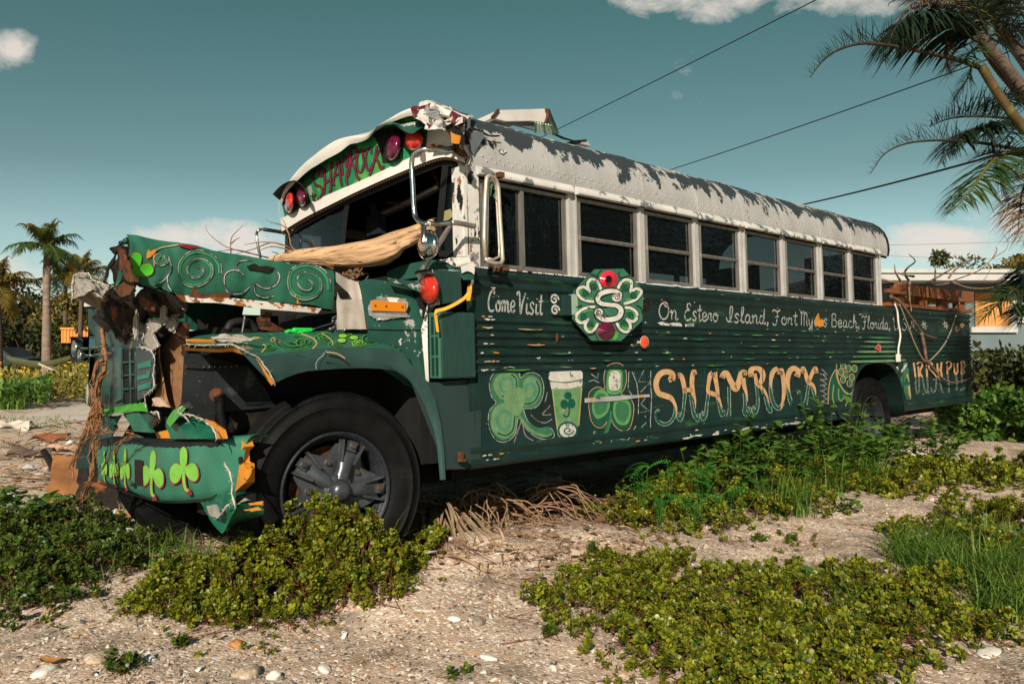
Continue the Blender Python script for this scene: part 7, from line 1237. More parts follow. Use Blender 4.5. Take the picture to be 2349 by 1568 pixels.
def frond_np(curve, ln, up=(0, 0, 1), n=40, droop=.5, r0=.02, w_=.055, sparse=1.0, start=.12, sweep=.5, lift=0.3, wob=.1):
    """leaf of a palm: midrib tube plus two rows of narrow leaflets"""
    c = np.array(catmull([np.array(p[:]) for p in curve], 8)); m_ = len(c); d = np.r_[0, np.cumsum(np.linalg.norm(np.diff(c, axis=0), axis=1))]; t_ = np.linspace(start, 1, n) * d[-1]; p = np.stack([np.interp(t_, d, c[:, k]) for k in range(3)], 1); T = np.gradient(p, axis=0); T /= np.linalg.norm(T, axis=1)[:, None]; up = np.array(up, float); S = np.cross(T, up); S /= np.linalg.norm(S, axis=1)[:, None] + 1e-9; Up = np.cross(S, T); q = []
    tt = np.linspace(start, 1, n); L_ = ln * np.clip(np.sin(np.pi * np.clip(tt * .86 + .16, 0, 1)), .5 if lift > .5 else .18, 1)
    for s_ in (-1, 1):
        keep = rng.random(n) < sparse; k = keep.sum(); dd = S * s_ * (1 - sweep * tt[:, None]) + T * (sweep * (.35 + .75 * tt))[:, None] + Up * lift + wob * rng.normal(size=S.shape); dd /= np.linalg.norm(dd, axis=1)[:, None]; q.append((p[keep], dd[keep], L_[keep] * (.8 + .35 * rng.random(k)), Up[keep]))
    B = np.concatenate([a[0] for a in q]); D = np.concatenate([a[1] for a in q]); LL = np.concatenate([a[2] for a in q]); U_ = np.concatenate([a[3] for a in q]); nn = len(B); side = np.cross(D, U_); side /= np.linalg.norm(side, axis=1)[:, None] + 1e-9; V_ = []; seg = 4
    for i in range(seg + 1):
        u = i / seg; c_ = B + D * (LL * u * (1 - .18 * droop * u))[:, None] + np.array([0, 0, -1.]) * (droop * LL * u ** 2 * .8)[:, None]; ww = LL * w_ * (np.array([.55, 1, .9, .6, .06])[i]) / 2
        for s_ in (-1, 1): V_.append(c_ + side * (ww * s_)[:, None])
    V_ = np.stack(V_, 1).reshape(-1, 3); base = np.array([(2 * i, 2 * i + 1, 2 * i + 3, 2 * i + 2) for i in range(seg)]); F_ = (base[None] + (np.arange(nn) * 2 * (seg + 1))[:, None, None]).reshape(-1, 4)
    rv, rfc = [], []; k = 5; ring0 = len(V_); cc = c[::2]; m2 = len(cc)
    for i, q_ in enumerate(cc):
        t0 = cc[min(i + 1, m2 - 1)] - cc[max(i - 1, 0)]; t0 /= np.linalg.norm(t0) + 1e-9; a = np.cross(t0, [.1, .2, 1.]); a /= np.linalg.norm(a); b_ = np.cross(t0, a); r_ = r0 * (1 - .85 * i / (m2 - 1))
        for j in range(k): rv.append(q_ + (a * math.cos(6.283 * j / k) + b_ * math.sin(6.283 * j / k)) * r_)
    rfc = [(ring0 + i * k + j, ring0 + i * k + (j + 1) % k, ring0 + (i + 1) * k + (j + 1) % k, ring0 + (i + 1) * k + j) for i in range(m2 - 1) for j in range(k)]
    M_ = np.r_[np.zeros(len(F_)), np.ones(len(rfc))]; return np.concatenate([V_, np.array(rv)]), np.concatenate([F_, np.array(rfc)]), M_
def frond(parent, curve, ln, m_=None, name='frond', **k):
    V_, F_, M_ = frond_np(curve, ln, **k); return npmesh(name, V_, F_, [m_ or PG, rachis_d if (m_ in (PGD, PDRY)) else rachis_m], M_, parent=parent)
PZ = zm(2300, 0, 2.24)
def pz(pts, Y, dY=0.0): return [at(*PZ(a, b), Y + dY * i / max(1, len(pts) - 1)) for i, (a, b) in enumerate(pts)]
def palm_trunk(pts, r0, r1, m_, parent, ring=.05, name='trunk'):
    c = [np.array(p[:]) for p in pts]; c = catmull(c, 12); d = np.r_[0, np.cumsum(np.linalg.norm(np.diff(np.array(c), axis=0), axis=1))]; n = int(d[-1] / ring * 3) + 2; tt = np.linspace(0, d[-1], n); q = np.stack([np.interp(tt, d, np.array(c)[:, k]) for k in range(3)], 1); mb = MB(); mb.tube([Vector(p) for p in q], [(r0 + (r1 - r0) * i / n) * (1 + (.035 if i % 3 == 0 else -.02)) for i in range(n)], 14); return mb.build(name, [m_], parent)
pA = empty('palm_tree', at(2500, 900, 9.0), label='ringed brown palm trunk leaning up out of the top edge, second from the right', cat='palm tree')
pB = empty('palm_tree', at(2700, 900, 10.5), label='rightmost leaning palm trunk in the top right corner', cat='palm tree'); pC = empty('palm_tree', at(2600, 900, 8.0), label='palm with a golden green crownshaft and long feathery fronds over the bus tail', cat='palm tree'); pD = empty('palm_tree', at(2450, 830, 9.0), label='palm whose low drooping fronds hang beside the house at the right edge', cat='palm tree')
def local(root, pts): return [Vector(p) - root.location for p in pts]
palm_trunk(local(pA, pz([(900, -420), (1130, -40), (1300, 250), (1430, 420), (1600, 640), (2100, 1300), (2700, 2300)], 8.6, .4)), .058, .075, bark, pA); palm_trunk(local(pB, pz([(1380, 130), (1470, 260), (1600, 440), (2100, 1200), (2900, 2400)], 10, .5)), .072, .09, bark, pB)
palm_trunk(local(pC, pz([(1290, 440), (1350, 540), (1420, 650), (1500, 760), (1600, 880), (2000, 1400), (2700, 2400)], 7.8, .2)), .043, .055, shaft, pC)
palm_trunk(local(pA, pz([(1290, 280), (1400, 440), (1500, 560), (1560, 650)], 8.9, .1)), .05, .06, mat('dead_sheath', (.10, .045, .026), .8, var=.5, vscale=9), pA, name='dead_sheath')
kw = dict(sparse=.9)
frond(pC, local(pC, pz([(1290, 450), (1100, 385), (800, 320), (530, 285), (360, 325), (250, 400), (165, 508)], 7.8, -1.0)), .34, PGD, n=90, droop=.05, r0=.026, w_=.022, sparse=.85, lift=.75, wob=.28, start=.30, sweep=.9)
frond(pC, local(pC, pz([(1310, 300), (1150, 200), (980, 120), (830, 110), (720, 190), (650, 390)], 7.8, -.3)), .62, PGD, n=120, droop=.6, r0=.026, w_=.062, lift=.0); frond(pA, local(pA, pz([(1200, 120), (1050, 50), (900, 40), (780, 90), (735, 200), (738, 345)], 8.6, -.2)), .40, PDRY, n=60, droop=.7, r0=.02, w_=.04, sparse=.7)
frond(pD, local(pD, pz([(1560, 800), (1400, 770), (1200, 765), (1060, 785), (950, 835)], 8.6, -.4)), .42, PGD, n=60, droop=.05, r0=.02, w_=.035, lift=.6, wob=.2); frond(pD, local(pD, pz([(1620, 1000), (1450, 965), (1250, 935), (1000, 922), (800, 942), (655, 1010), (560, 1140)], 8.6, -.9)), .34, PGD, n=90, droop=.1, r0=.022, w_=.022, sparse=.8, lift=.7, wob=.28, start=.25, sweep=.9)
frond(pD, local(pD, pz([(1560, 830), (1400, 815), (1230, 850), (1110, 920), (1030, 1070)], 8.6, -.3)), .52, PGD, n=100, droop=.55, r0=.022, w_=.062, lift=.1); frond(pD, local(pD, pz([(1600, 1010), (1460, 1000), (1350, 1070), (1240, 1220), (1140, 1340), (1075, 1400)], 8.6, -.8)), .50, PG, n=80, droop=.5, r0=.02, w_=.05, lift=.05); frond(pD, local(pD, pz([(1620, 1040), (1500, 1010), (1380, 1000), (1260, 1030), (1170, 1080)], 8.7, -.3)), .42, PGD, n=46, droop=.3, r0=.018, w_=.04)
frond(pD, local(pD, pz([(1350, 870), (1378, 1040), (1415, 1190), (1470, 1345)], 8.5)), .22, PDRY, n=60, droop=.9, r0=.016, w_=.04, sweep=.95, wob=.25); frond(pC, local(pC, pz([(1055, 240), (1062, 400), (1085, 490)], 7.8)), .16, PDRY, n=46, droop=.8, r0=.012, w_=.04, sweep=.95, wob=.3); frond(pC, local(pC, pz([(1240, 400), (1190, 530), (1140, 600), (1098, 665)], 7.8)), .22, PGD, n=46, droop=.7, r0=.012, w_=.04, sweep=.9, wob=.25)
for pts, ln, m_, Y in [([(1330, 230), (1270, 90), (1215, -60)], .5, PGD, 8.2), ([(1370, 160), (1420, 60), (1470, -60)], .5, PGD, 9.6), ([(1340, 235), (1450, 215), (1580, 205)], .35, PGD, 8.4), ([(1345, 250), (1420, 290), (1500, 340)], .3, PGD, 8.4), ([(1310, 260), (1240, 270), (1140, 320), (1010, 330)], .35, PGD, 8.0), ([(1290, 300), (1220, 340), (1160, 420), (1115, 440)], .35, PG, 7.9), ([(1200, 60), (1100, 40), (960, 20), (800, -20), (690, 20), (680, 45)], .3, PDRY, 8.6), ([(1120, 20), (1000, -30), (860, -20), (790, 40)], .4, PGOLD, 8.7), ([(1190, 60), (1150, 130), (1190, 200)], .45, PGOLD, 8.5), ([(1380, 130), (1300, 40), (1230, 0)], .5, PGD, 9.8),
                      ([(1400, 140), (1520, 190), (1620, 330)], .5, PGD, 10), ([(1390, 120), (1500, 60), (1620, 40)], .45, PDRY, 10), ([(1560, 640), (1480, 640), (1400, 690), (1320, 760)], .45, PGD, 8.7), ([(1580, 700), (1500, 620), (1400, 640), (1290, 700), (1220, 720)], .45, PGD, 8.8), ([(1620, 760), (1500, 850), (1430, 930), (1370, 960)], .4, PG, 8.7), ([(1640, 1080), (1560, 1250), (1540, 1400), (1525, 1540)], .36, PDRY, 8.7), ([(1680, 1150), (1600, 1300), (1590, 1480), (1560, 1620)], .4, PDRY, 8.7), ([(1640, 1000), (1560, 1080), (1540, 1180)], .4, PGD, 8.7), ([(1640, 1150), (1540, 1170), (1440, 1160)], .3, PGD, 8.9)]:
    root = pD if pts[0][1] > 600 else (pB if Y >= 9.5 else pA); frond(root, local(root, pz(pts, Y, -.2)), ln, m_, n=44, droop=.5, r0=.016, w_=.04, wob=.2)
def rz(pts, Y): return [at(*RR(a, b), Y) for a, b in pts]
for pts, ln, m_ in [([(1430, 420), (1350, 500), (1230, 600), (1100, 720), (1020, 800)], .5, PG), ([(1440, 330), (1390, 380), (1340, 480), (1320, 620)], .45, PGD), ([(1450, 560), (1400, 620), (1340, 720), (1300, 800)], .4, PG), ([(1440, 640), (1380, 660), (1300, 720)], .4, PGD)]:
    frond(pD, local(pD, rz(pts, 9.2)), ln, m_, n=56, droop=.45, r0=.018, w_=.05, wob=.12)
# palms far off at the left
def far_palm(name, px, py_base, py_top, Y, nf, fl, m_, label, r_=(.30, .20), crown=True, lean=0.0, droop=.9, group=None, tm=None):
    base = at(px, py_base, Y); base.z = 0; top = at(px + lean, py_top, Y); root = empty(name, base, label=label, cat='palm tree', group=group); h = (top - base); mb = MB(); n = 14
    mb.tube([h * (i / n) for i in range(n + 1)], [r_[0] * (1 - .25 * i / n + .05 * math.sin(i * .5)) for i in range(n + 1)], 12); mb.build('trunk', [tm or mat('royal_trunk', (.21, .155, .12), .8, var=.3, vscale=3, bump=.1, streak=(1, 1, 3)) if 'royal_trunk' not in MATS or tm else MATS['royal_trunk']], root)
    if crown: mb = MB(); mb.tube([h, h * 1.12, h * 1.24], [r_[1], r_[1] * .9, r_[1] * .4], 10); mb.build('crownshaft', [shaft], root); h2 = h * 1.2
    else: h2 = h
    for i in range(nf):
        az = 6.283 * i / nf * 2.4 + rng.random() * .5; el = R(75 - 115 * (i / nf)) ; d = Vector((math.cos(az) * math.cos(el), math.sin(az) * math.cos(el), math.sin(el))); c = [h2, h2 + d * fl * .4, h2 + d * fl * .75 + Vector((0, 0, -.10 * fl)), h2 + d * fl * .98 + Vector((0, 0, -.34 * fl))]
        frond(root, c, fl * .34, m_ if i % 5 else PGOLD, n=46, droop=droop, r0=.05, w_=.10, wob=.1)
    return root
far_palm('palm_tree', 107, 806, 612, 34, 17, 1.75, PG, 'tall royal palm with a smooth grey trunk left of the bus', r_=(.19, .13))
far_palm('palm_tree', 182, 790, 628, 40, 14, 1.9, PGOLD, 'shorter yellow green palm just right of the royal palm', r_=(.12, .1), crown=False, tm=bark, lean=6)
far_palm('palm_tree', -6, 800, 655, 34, 13, 2.0, PGOLD, 'palm cut off by the left edge of the picture', r_=(.22, .12), crown=False, tm=bark); far_palm('palm_tree', 232, 800, 668, 46, 10, 1.6, PGOLD, 'small far palm peeping out behind the torn hood', r_=(.15, .1), crown=False, tm=bark)
far_palm('palm_tree', 150, 800, 610 + 30, 44, 11, 2.2, PGD, 'dark palm behind the royal palm, half hidden by its fronds', r_=(.14, .1), crown=False, tm=bark)
# ------------------------------------------------------------------ broad leaved trees and bushes
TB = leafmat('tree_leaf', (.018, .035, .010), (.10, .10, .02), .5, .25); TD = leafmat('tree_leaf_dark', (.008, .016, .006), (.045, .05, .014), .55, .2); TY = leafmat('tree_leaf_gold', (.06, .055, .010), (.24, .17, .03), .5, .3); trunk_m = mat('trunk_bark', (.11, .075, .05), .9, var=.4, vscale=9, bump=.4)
def tree(name, px, py_base, Y, h, w_, n, m_, label, leaf=.22, clumps=9, trunk_h=.35, cat='tree', group=None, seed=0):
    r = random.Random(seed); base = at(px, py_base, Y); base.z = 0; root = empty(name, base, label=label, cat=cat, group=group); mb = MB(); tips = []; lim = []
    mb.tube([(0, 0, -.1), (r.uniform(-.1, .1), 0, h * trunk_h * .5), (r.uniform(-.2, .2), 0, h * trunk_h)], [.05 * h * .5 + .04, .04 * h * .5 + .03, .03 * h * .5 + .02], 8)
    for i in range(clumps):
        az = r.uniform(0, 6.283); q = Vector((math.cos(az) * w_ * r.uniform(.15, .85), math.sin(az) * w_ * r.uniform(.15, .85), h * r.uniform(trunk_h * .7, .95))); tips.append((q, r.uniform(.22, .42) * min(w_, h * .7))); mb.tube([(0, 0, h * trunk_h * .6), q * .55 + Vector((0, 0, h * .1)), q], [.02 * h * .5 + .02, .018, .01], 5)
    mb.build('trunk', [trunk_m], root); k = rng.integers(0, len(tips), n); C = np.array([t_[0][:] for t_ in tips]); Rr = np.array([t_[1] for t_ in tips]); d = rng.normal(size=(n, 3)); d /= np.linalg.norm(d, axis=1)[:, None]; rad = Rr[k] * (.35 + .75 * rng.random(n) ** .6); p = C[k] + d * rad[:, None] * np.array([1, 1, .75]); dd = d + .8 * rng.normal(size=d.shape); nn = d + np.array([0, 0, .8]) + .5 * rng.normal(size=d.shape); V_, F_ = leaves(p, dd, nn, leaf * (.6 + .8 * rng.random(n)), 1.3, LANC); npmesh('crown', V_, F_, [m_], parent=root); return root
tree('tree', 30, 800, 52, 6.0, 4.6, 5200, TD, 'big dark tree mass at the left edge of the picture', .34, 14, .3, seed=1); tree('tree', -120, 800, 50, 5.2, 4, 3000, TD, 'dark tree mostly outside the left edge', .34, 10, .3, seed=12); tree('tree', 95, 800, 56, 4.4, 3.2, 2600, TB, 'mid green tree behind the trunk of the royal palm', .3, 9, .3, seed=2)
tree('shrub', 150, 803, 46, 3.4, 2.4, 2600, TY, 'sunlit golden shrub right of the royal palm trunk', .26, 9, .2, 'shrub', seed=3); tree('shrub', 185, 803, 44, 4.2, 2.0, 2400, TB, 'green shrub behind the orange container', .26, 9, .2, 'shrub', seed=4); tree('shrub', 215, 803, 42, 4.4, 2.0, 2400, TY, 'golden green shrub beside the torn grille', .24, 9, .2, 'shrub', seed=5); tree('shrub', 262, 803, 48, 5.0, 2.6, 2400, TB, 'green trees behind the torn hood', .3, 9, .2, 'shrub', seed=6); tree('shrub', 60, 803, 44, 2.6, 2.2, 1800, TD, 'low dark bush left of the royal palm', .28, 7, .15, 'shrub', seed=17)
tree('tree', 330, 803, 55, 5, 4, 2600, TB, 'tree hidden mostly behind the front of the bus', .34, 9, .3, seed=21)
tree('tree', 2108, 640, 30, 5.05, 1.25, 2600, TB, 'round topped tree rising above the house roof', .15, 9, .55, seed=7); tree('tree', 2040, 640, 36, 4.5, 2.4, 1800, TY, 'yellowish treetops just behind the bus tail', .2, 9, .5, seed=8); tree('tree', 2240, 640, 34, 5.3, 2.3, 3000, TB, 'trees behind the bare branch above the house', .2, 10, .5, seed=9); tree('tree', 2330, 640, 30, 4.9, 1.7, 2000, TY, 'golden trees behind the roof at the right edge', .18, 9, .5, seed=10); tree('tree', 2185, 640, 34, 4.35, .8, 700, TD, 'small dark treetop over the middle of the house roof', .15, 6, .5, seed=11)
for i, (px, py, Y, h, w_, m_, lab) in enumerate([(2262, 905, 12.2, 1.15, .9, TB, 'green bush right behind the tail of the bus'), (2345, 905, 12.8, 1.15, 1.0, TB, 'wide bush below the boarded window'), (2440, 905, 12, 1.2, 1.0, TB, 'bush at the right edge below the house'), (2290, 930, 11.2, .7, .8, WEED, 'low bright green bush in front of the house bushes'), (2380, 950, 10.8, .75, .8, WEED, 'low green bush at the right edge by the cut branches')]): tree('shrub', px, py, Y, h, w_, 3200, m_, lab, .10, 16, .1, 'shrub', seed=30 + i)
# ------------------------------------------------------------------ house
hl = at(1985, 803, 16.5); hx0, hx1 = hl.x, at(2620, 803, 16.5).x; hY = 16.5; house = empty('house', (hx0, hY, 0), label='pale blue single storey house with a boarded up window behind the bus', cat='house')
def hz_(py): return at(1174, py, hY).z
def hx_(px): return at(px, 803, hY).x - hx0
hb_ = mat('house_blue', (.13, .175, .185), .8, var=.12, vscale=2, bump=.05); hw = mat('house_trim', (.46, .46, .45), .6, var=.08); zr = hz_(640)
mb = MB(); mb.box((0, 0, 0), (hx1 - hx0, 7, zr - .02)); mb.build('wall', [hb_], house)
mb = MB(); mb.box((-.6, -.75, hz_(650)), (hx1 - hx0 + .5, 7.6, hz_(628))); mb.box((-.66, -.80, hz_(634)), (hx1 - hx0 + .5, 7.7, hz_(627) + .01)); mb.build('roof', [hw], house)
px0, px1, pt, pb = 2400 / 1.27768 + 1018 / 2.24 / 1.27768, 2400 / 1.27768 + 1238 / 2.24 / 1.27768, (600 + 578 / 2.24) / 1.27768, (600 + 800 / 2.24) / 1.27768
ply = mat('plywood', (.58, .27, .08), .75, var=.25, vscale=5, streak=(6, 1, 1.5), chips=[dict(color=(.34, .15, .05), scale=5, thr=.56, soft=.12, stretch=(3, 1, .6))])
mb = MB(); mb.box((hx_(px0), -.05, hz_(pb)), (hx_(px1), -.02, hz_(pt))); bw = mb.build('window_board', [ply], house)
mb = MB(); mb.box((hx_(px0) - .10, -.08, hz_(pb) - .12), (hx_(px1) + .16, -.022, hz_(pb))); mb.box((hx_(px1), -.08, hz_(pb)), (hx_(px1) + .14, -.022, hz_(pt))); mb.build('window_trim', [hw], bw)
mb = MB(); mb.box((.0, -.03, hz_(800)), (hx_(2085), -.002, hz_(690))); mb.box((hx_(2040), -.05, hz_(700)), (hx_(2078), -.03, hz_(655)), 1); mb.build('white_panel', [hw, mat('panel_mint', (.40, .48, .42), .7)], house)
mb = MB(); mb.box((hx_(2330), -.06, hz_(740)), (hx_(2460), -.02, hz_(655))); mb.build('window_board', [hw], house)
# ------------------------------------------------------------------ left distance: road, kerb, weeds, containers
conc = mat('concrete', (.56, .48, .41), .9, var=.15, vscale=1.2, bump=.2, bscale=14, chips=[dict(color=(.30, .25, .20), scale=1.4, thr=.60, soft=.12)])
def slab(name, pix, z0, z1, m_):
    mb = MB(); q = [G(*p) for p in pix]; mb.poly([(v.x, v.y, z1) for v in q], 0, z1 - z0, (0, 0, 1)); return tag(mb.build(name, [m_], recalc=True), kind='structure')
slab('road', [(-200, 985), (20, 958), (195, 926), (480, 885), (480, 905), (195, 966), (60, 985), (-200, 1010)], -.1, .02, conc); slab('sidewalk', [(70, 900), (195, 876), (480, 842), (480, 856), (195, 892), (95, 912)], -.1, .14, conc)
def gfield(name, x0, x1, y0, y1, n, h, w_, m_, bend=.5):
    x = x0 + (x1 - x0) * rng.random(n); y = y0 + (y1 - y0) * rng.random(n) ** 1.3; x = x * y / y0; pat = np.array([noise.noise((a * .25, b_ * .25, 2)) for a, b_ in zip(x, y)]); hh = h * (.4 + .7 * rng.random(n)) * np.clip(.9 + .9 * pat, .25, 1.6); V_, F_ = blades(x, y, np.zeros(n), hh, w_ * (.7 + .8 * rng.random(n)), bend * (.3 + rng.random(n))); return tag(npmesh(name, V_, F_, [m_]), kind='stuff')
def wfield(name, y0, y1, u0, u1, n, h, leaf, m_):
    y = y0 + (y1 - y0) * rng.random(n) ** 1.2; x = (u0 + (u1 - u0) * rng.random(n)) * y; pat = np.array([noise.noise((a * .35, b_ * .2, 2)) + .5 * noise.noise((a * 1.1, b_ * .5, 7)) for a, b_ in zip(x, y)]); z = h * np.clip(.7 + .9 * pat, .12, 1.7) * rng.random(n) ** .6
    d = sphdir(n, R(-10), R(75)); V_, F_ = leaves(np.stack([x, y, z], 1), d, np.stack([rng.normal(0, .4, n), rng.normal(-.3, .4, n), np.ones(n)], 1), leaf * (.5 + rng.random(n)), .8, LANC); return tag(npmesh(name, V_, F_, [m_]), kind='stuff')
wfield('meadow_weeds', 24, 62, -.74, -.40, 15000, .62, .26, YGR); wfield('meadow_weeds', 19, 30, -.66, -.42, 7000, .45, .17, YGR); gfield('green_grass', -13.5, -10.4, 17, 22, 3600, .5, .016, GRASS); wfield('green_weeds', 17, 24, -.72, -.58, 4200, .5, .15, WEED); gfield('green_grass', -9.5, -7.2, 13, 15, 700, .12, .008, GRASS)
n = 150; y = 22 + 28 * rng.random(n); x = (-.66 + .16 * rng.random(n)) * y; z = .45 + .35 * rng.random(n); p5 = np.repeat(np.stack([x, y, z], 1), 6, 0); d5 = sphdir(len(p5), R(0), R(40)); V_, F_ = leaves(p5, d5, np.tile([0, -.6, .8], (len(p5), 1)), np.full(len(p5), .055), 1.3); tag(npmesh('wildflowers', V_, F_, [YFL]), kind='stuff')
oc = at(174, 783, 42); cont = empty('container', (oc.x, oc.y, 0), label='orange steel container far behind the bus at the left', cat='container'); zt = at(0, 752, 42).z; zb_ = at(0, 786, 42).z
def cont_(root, wd, m_, z0, z1):
    mb = MB(); n = 9; rows_ = []; mb.box((-wd / 2, 0, z0), (wd / 2, 3, z1)); mb.build('body', [m_], root); mb = MB(); [mb.box((-wd / 2 + wd * (k + .3) / n, -.05, z0 + .06), (-wd / 2 + wd * (k + .6) / n, -.002, z1 - .06)) for k in range(n)]; mb.box((-wd / 2 - .02, -.08, z1 - .08), (wd / 2 + .02, -.052, z1 + .02)); mb.build('rib', [m_], root)
cont_(cont, 1.55, mat('container_orange', (.72, .26, .06), .6, var=.2), max(zb_, .3), zt); rc = at(212, 783, 43); c2 = empty('container', (rc.x, rc.y, 0), label='red container right of the orange one', cat='container'); cont_(c2, 1.1, mat('container_red', (.50, .03, .03), .6, var=.2), max(zb_, .3), zt)
for px, lab, m_, wd in ((183, 'dark dumpster in front of the orange container', mat('dumpster_black', (.014, .016, .018), .6), .9), (213, 'blue grey dumpster in front of the red container', mat('dumpster_blue', (.02, .07, .10), .6), .95)):
    q = at(px, 790, 38); d_ = empty('dumpster', (q.x, q.y, 0), label=lab, cat='dumpster'); mb = MB(); z1 = at(0, 775, 38).z; mb.add([(-wd / 2 * k, y_, z_) for z_, k in ((.1, .85), (z1, 1)) for y_ in (0, 1) for k in (k, -k)], [(0, 1, 3, 2), (4, 6, 7, 5), (0, 2, 6, 4), (1, 5, 7, 3), (0, 4, 5, 1), (2, 3, 7, 6)]); mb.build('bin', [m_], d_); mb = MB(); mb.box((-wd / 2 - .03, -.05, z1), (wd / 2 + .03, 1.05, z1 + .06)); mb.build('lid', [m_], d_)
q = at(88, 800, 30); k_ = empty('boat', (q.x, q.y, .55), label='faded green canoe lying in the weeds before the royal palm', cat='canoe'); mb = MB(); ln = 2.4
mb.loft([[(ln / 2 * t_, .28 * (1 - abs(t_) ** 2.4) * math.cos(a), .30 * (1 - .55 * abs(t_) ** 2.4) * -math.sin(a) + .22 * abs(t_) ** 2 + .3) for a in [math.pi * j / 8 for j in range(9)]] for t_ in [-1 + 2 * i / 16 for i in range(17)]]); mb.build('hull', [mat('canoe_green', (.09, .10, .045), .6, var=.3, vscale=2, chips=[dict(color=(.03, .16, .06), scale=1.0, thr=.55, soft=.1)])], k_)
q = at(122, 815, 27); u_ = empty('crate', (q.x, q.y, .0), label='weathered box tipped up in the weeds right of the canoe', cat='box'); mb = MB(); mb.beam((-.3, 0, .55), (.35, 0, .28), .5, .42); mb.build('box', [mat('old_box', (.24, .17, .13), .8, var=.3)], u_); mb = MB(); mb.beam((-.34, -.26, .82), (.36, -.26, .52), .04, .05); mb.build('lid', [hw], u_)
q = at(8, 786, 36); v_ = empty('parked_car', (q.x - .9, q.y, 0), label='dark car parked at the left edge of the picture', cat='car'); mb = MB(); mb.loft([[(x_, y_, z_) for x_, z_ in ((-2, .5), (-2.05, .85), (-1.3, .98), (-.8, 1.42), (.7, 1.42), (1.3, .98), (2.0, .88), (2.05, .5))] for y_ in (0, 1.7)], 0, False); mb.poly([(x_, 0, z_) for x_, z_ in ((-2, .5), (-2.05, .85), (-1.3, .98), (-.8, 1.42), (.7, 1.42), (1.3, .98), (2.0, .88), (2.05, .5))]); mb.build('body', [mat('car_dark', (.02, .03, .035), .3, coat=.5)], v_)
mb = MB(); mb.poly([(-.75, -.012, 1.34), (.62, -.012, 1.34), (1.1, -.012, 1.0), (-1.1, -.012, 1.0)], 0, .006, (0, -1, 0)); mb.build('window', [mat('car_glass', (.05, .07, .07), .1)], v_)
for x_ in (-1.3, 1.3): mb = MB(); mb.lathe([(.001, -.02), (.2, -.02), (.33, -.01), (.33, .2)], 16, 'Y', (x_, 0, .34)); mb.build('wheel', [rubber], v_)
q = at(228, 690, 50); mb = MB(); mb.tube([(q.x - 7.5, q.y + 6, 0), (q.x - 7.5, q.y + 6, 4.6)], .09, 8); root = empty('street_lamp', (0, 0, 0), label='thin street lamp far off beyond the royal palm', cat='street lamp'); mb.build('post', [bark], root); mb = MB(); mb.tube([(q.x - 7.5, q.y + 6, 4.5), (q.x - 6.6, q.y + 6, 5.0), (q.x - 5.9, q.y + 6, 5.05)], .03, 6); mb.build('arm', [hw], root)
q = at(243, 694, 40); br = empty('shed', (q.x, q.y, 0), label='white roofed shed peeping between the shrubs and the torn grille', cat='shed'); mb = MB(); mb.box((-.9, 0, 0), (.9, 3, q.z - .2)); mb.build('wall', [wall_flat], br); mb = MB(); mb.box((-1.0, -.2, q.z - .2), (1.0, 3.2, q.z + .05)); mb.build('roof', [hw], br)
# ------------------------------------------------------------------ cables
wire = mat('cable_black', (.012, .013, .014), .6)
def line(a, b_, sag, r_, label):
    mb = MB(); mb.tube([a.lerp(b_, i / 24) - Vector((0, 0, sag * 4 * (i / 24) * (1 - i / 24))) for i in range(25)], r_, 6); tag(mb.build('power_line', [wire], None), label, 'cable')
line(at(1180, 345, 22), at(1990, -60, 13), .02, .010, 'thin cable running up to the top edge over the roof hatch'); line(at(1440, 420, 22), at(2420, 80, 11.0), .06, .010, 'middle thin cable crossing the sky towards the palms'); line(at(1780, 482, 20), at(2420, 318, 9.6), .05, .017, 'thick black cable slanting from the roof to the palm fronds')
line(at(2020, 562, 60), at(2500, 545, 60), .1, .012, 'faint far cable low in the sky over the house'); line(at(2020, 586, 60), at(2500, 596, 60), .1, .010, 'lowest faint far cable over the house')
for k, (x, y, h, w_) in enumerate([(13, 3.5, 7.5, 4), (15, 9.5, 8.5, 4.5), (12, -2.5, 6.5, 3.6), (19, 15, 9, 5)]):
    o = tree('tree', 1174, 803, 10, h, w_, 3800, TD, 'dark tree outside the right of the frame, mirrored in the bus windows', .3, 14, .25, 'tree', 'trees mirrored in the windows', 60 + k); o.location = (x, y, 0)
# ------------------------------------------------------------------ driftwood, twigs, vines, debris
logw = mat('driftwood', (.44, .275, .155), .8, var=.3, vscale=4, streak=(.8, 7, 7), bump=.5, bscale=7, chips=[dict(color=(.62, .43, .26), scale=2.5, thr=.54, soft=.10, stretch=(.8, 7, 7)), dict(color=(.13, .07, .04), scale=3.0, thr=.60, soft=.06, stretch=(.7, 9, 9)), dict(color=(.04, .025, .017), scale=4, thr=.655, soft=.02, stretch=(.5, 10, 10))])
twg = mat('twig_bark', (.21, .125, .075), .8, var=.4, vscale=20); twl = mat('twig_pale', (.42, .28, .17), .8, var=.3, vscale=20); rootm = mat('root_brown', (.25, .155, .095), .85, var=.4, vscale=25, bump=.3); vinem = mat('vine_brown', (.21, .10, .045), .8, var=.4, vscale=25, bump=.3)
def wtube(name, mb, mats, label=None, cat=None, group=None): o = mb.build(name, mats); o.matrix_world = BUS_M; return tag(o, label, cat, group)
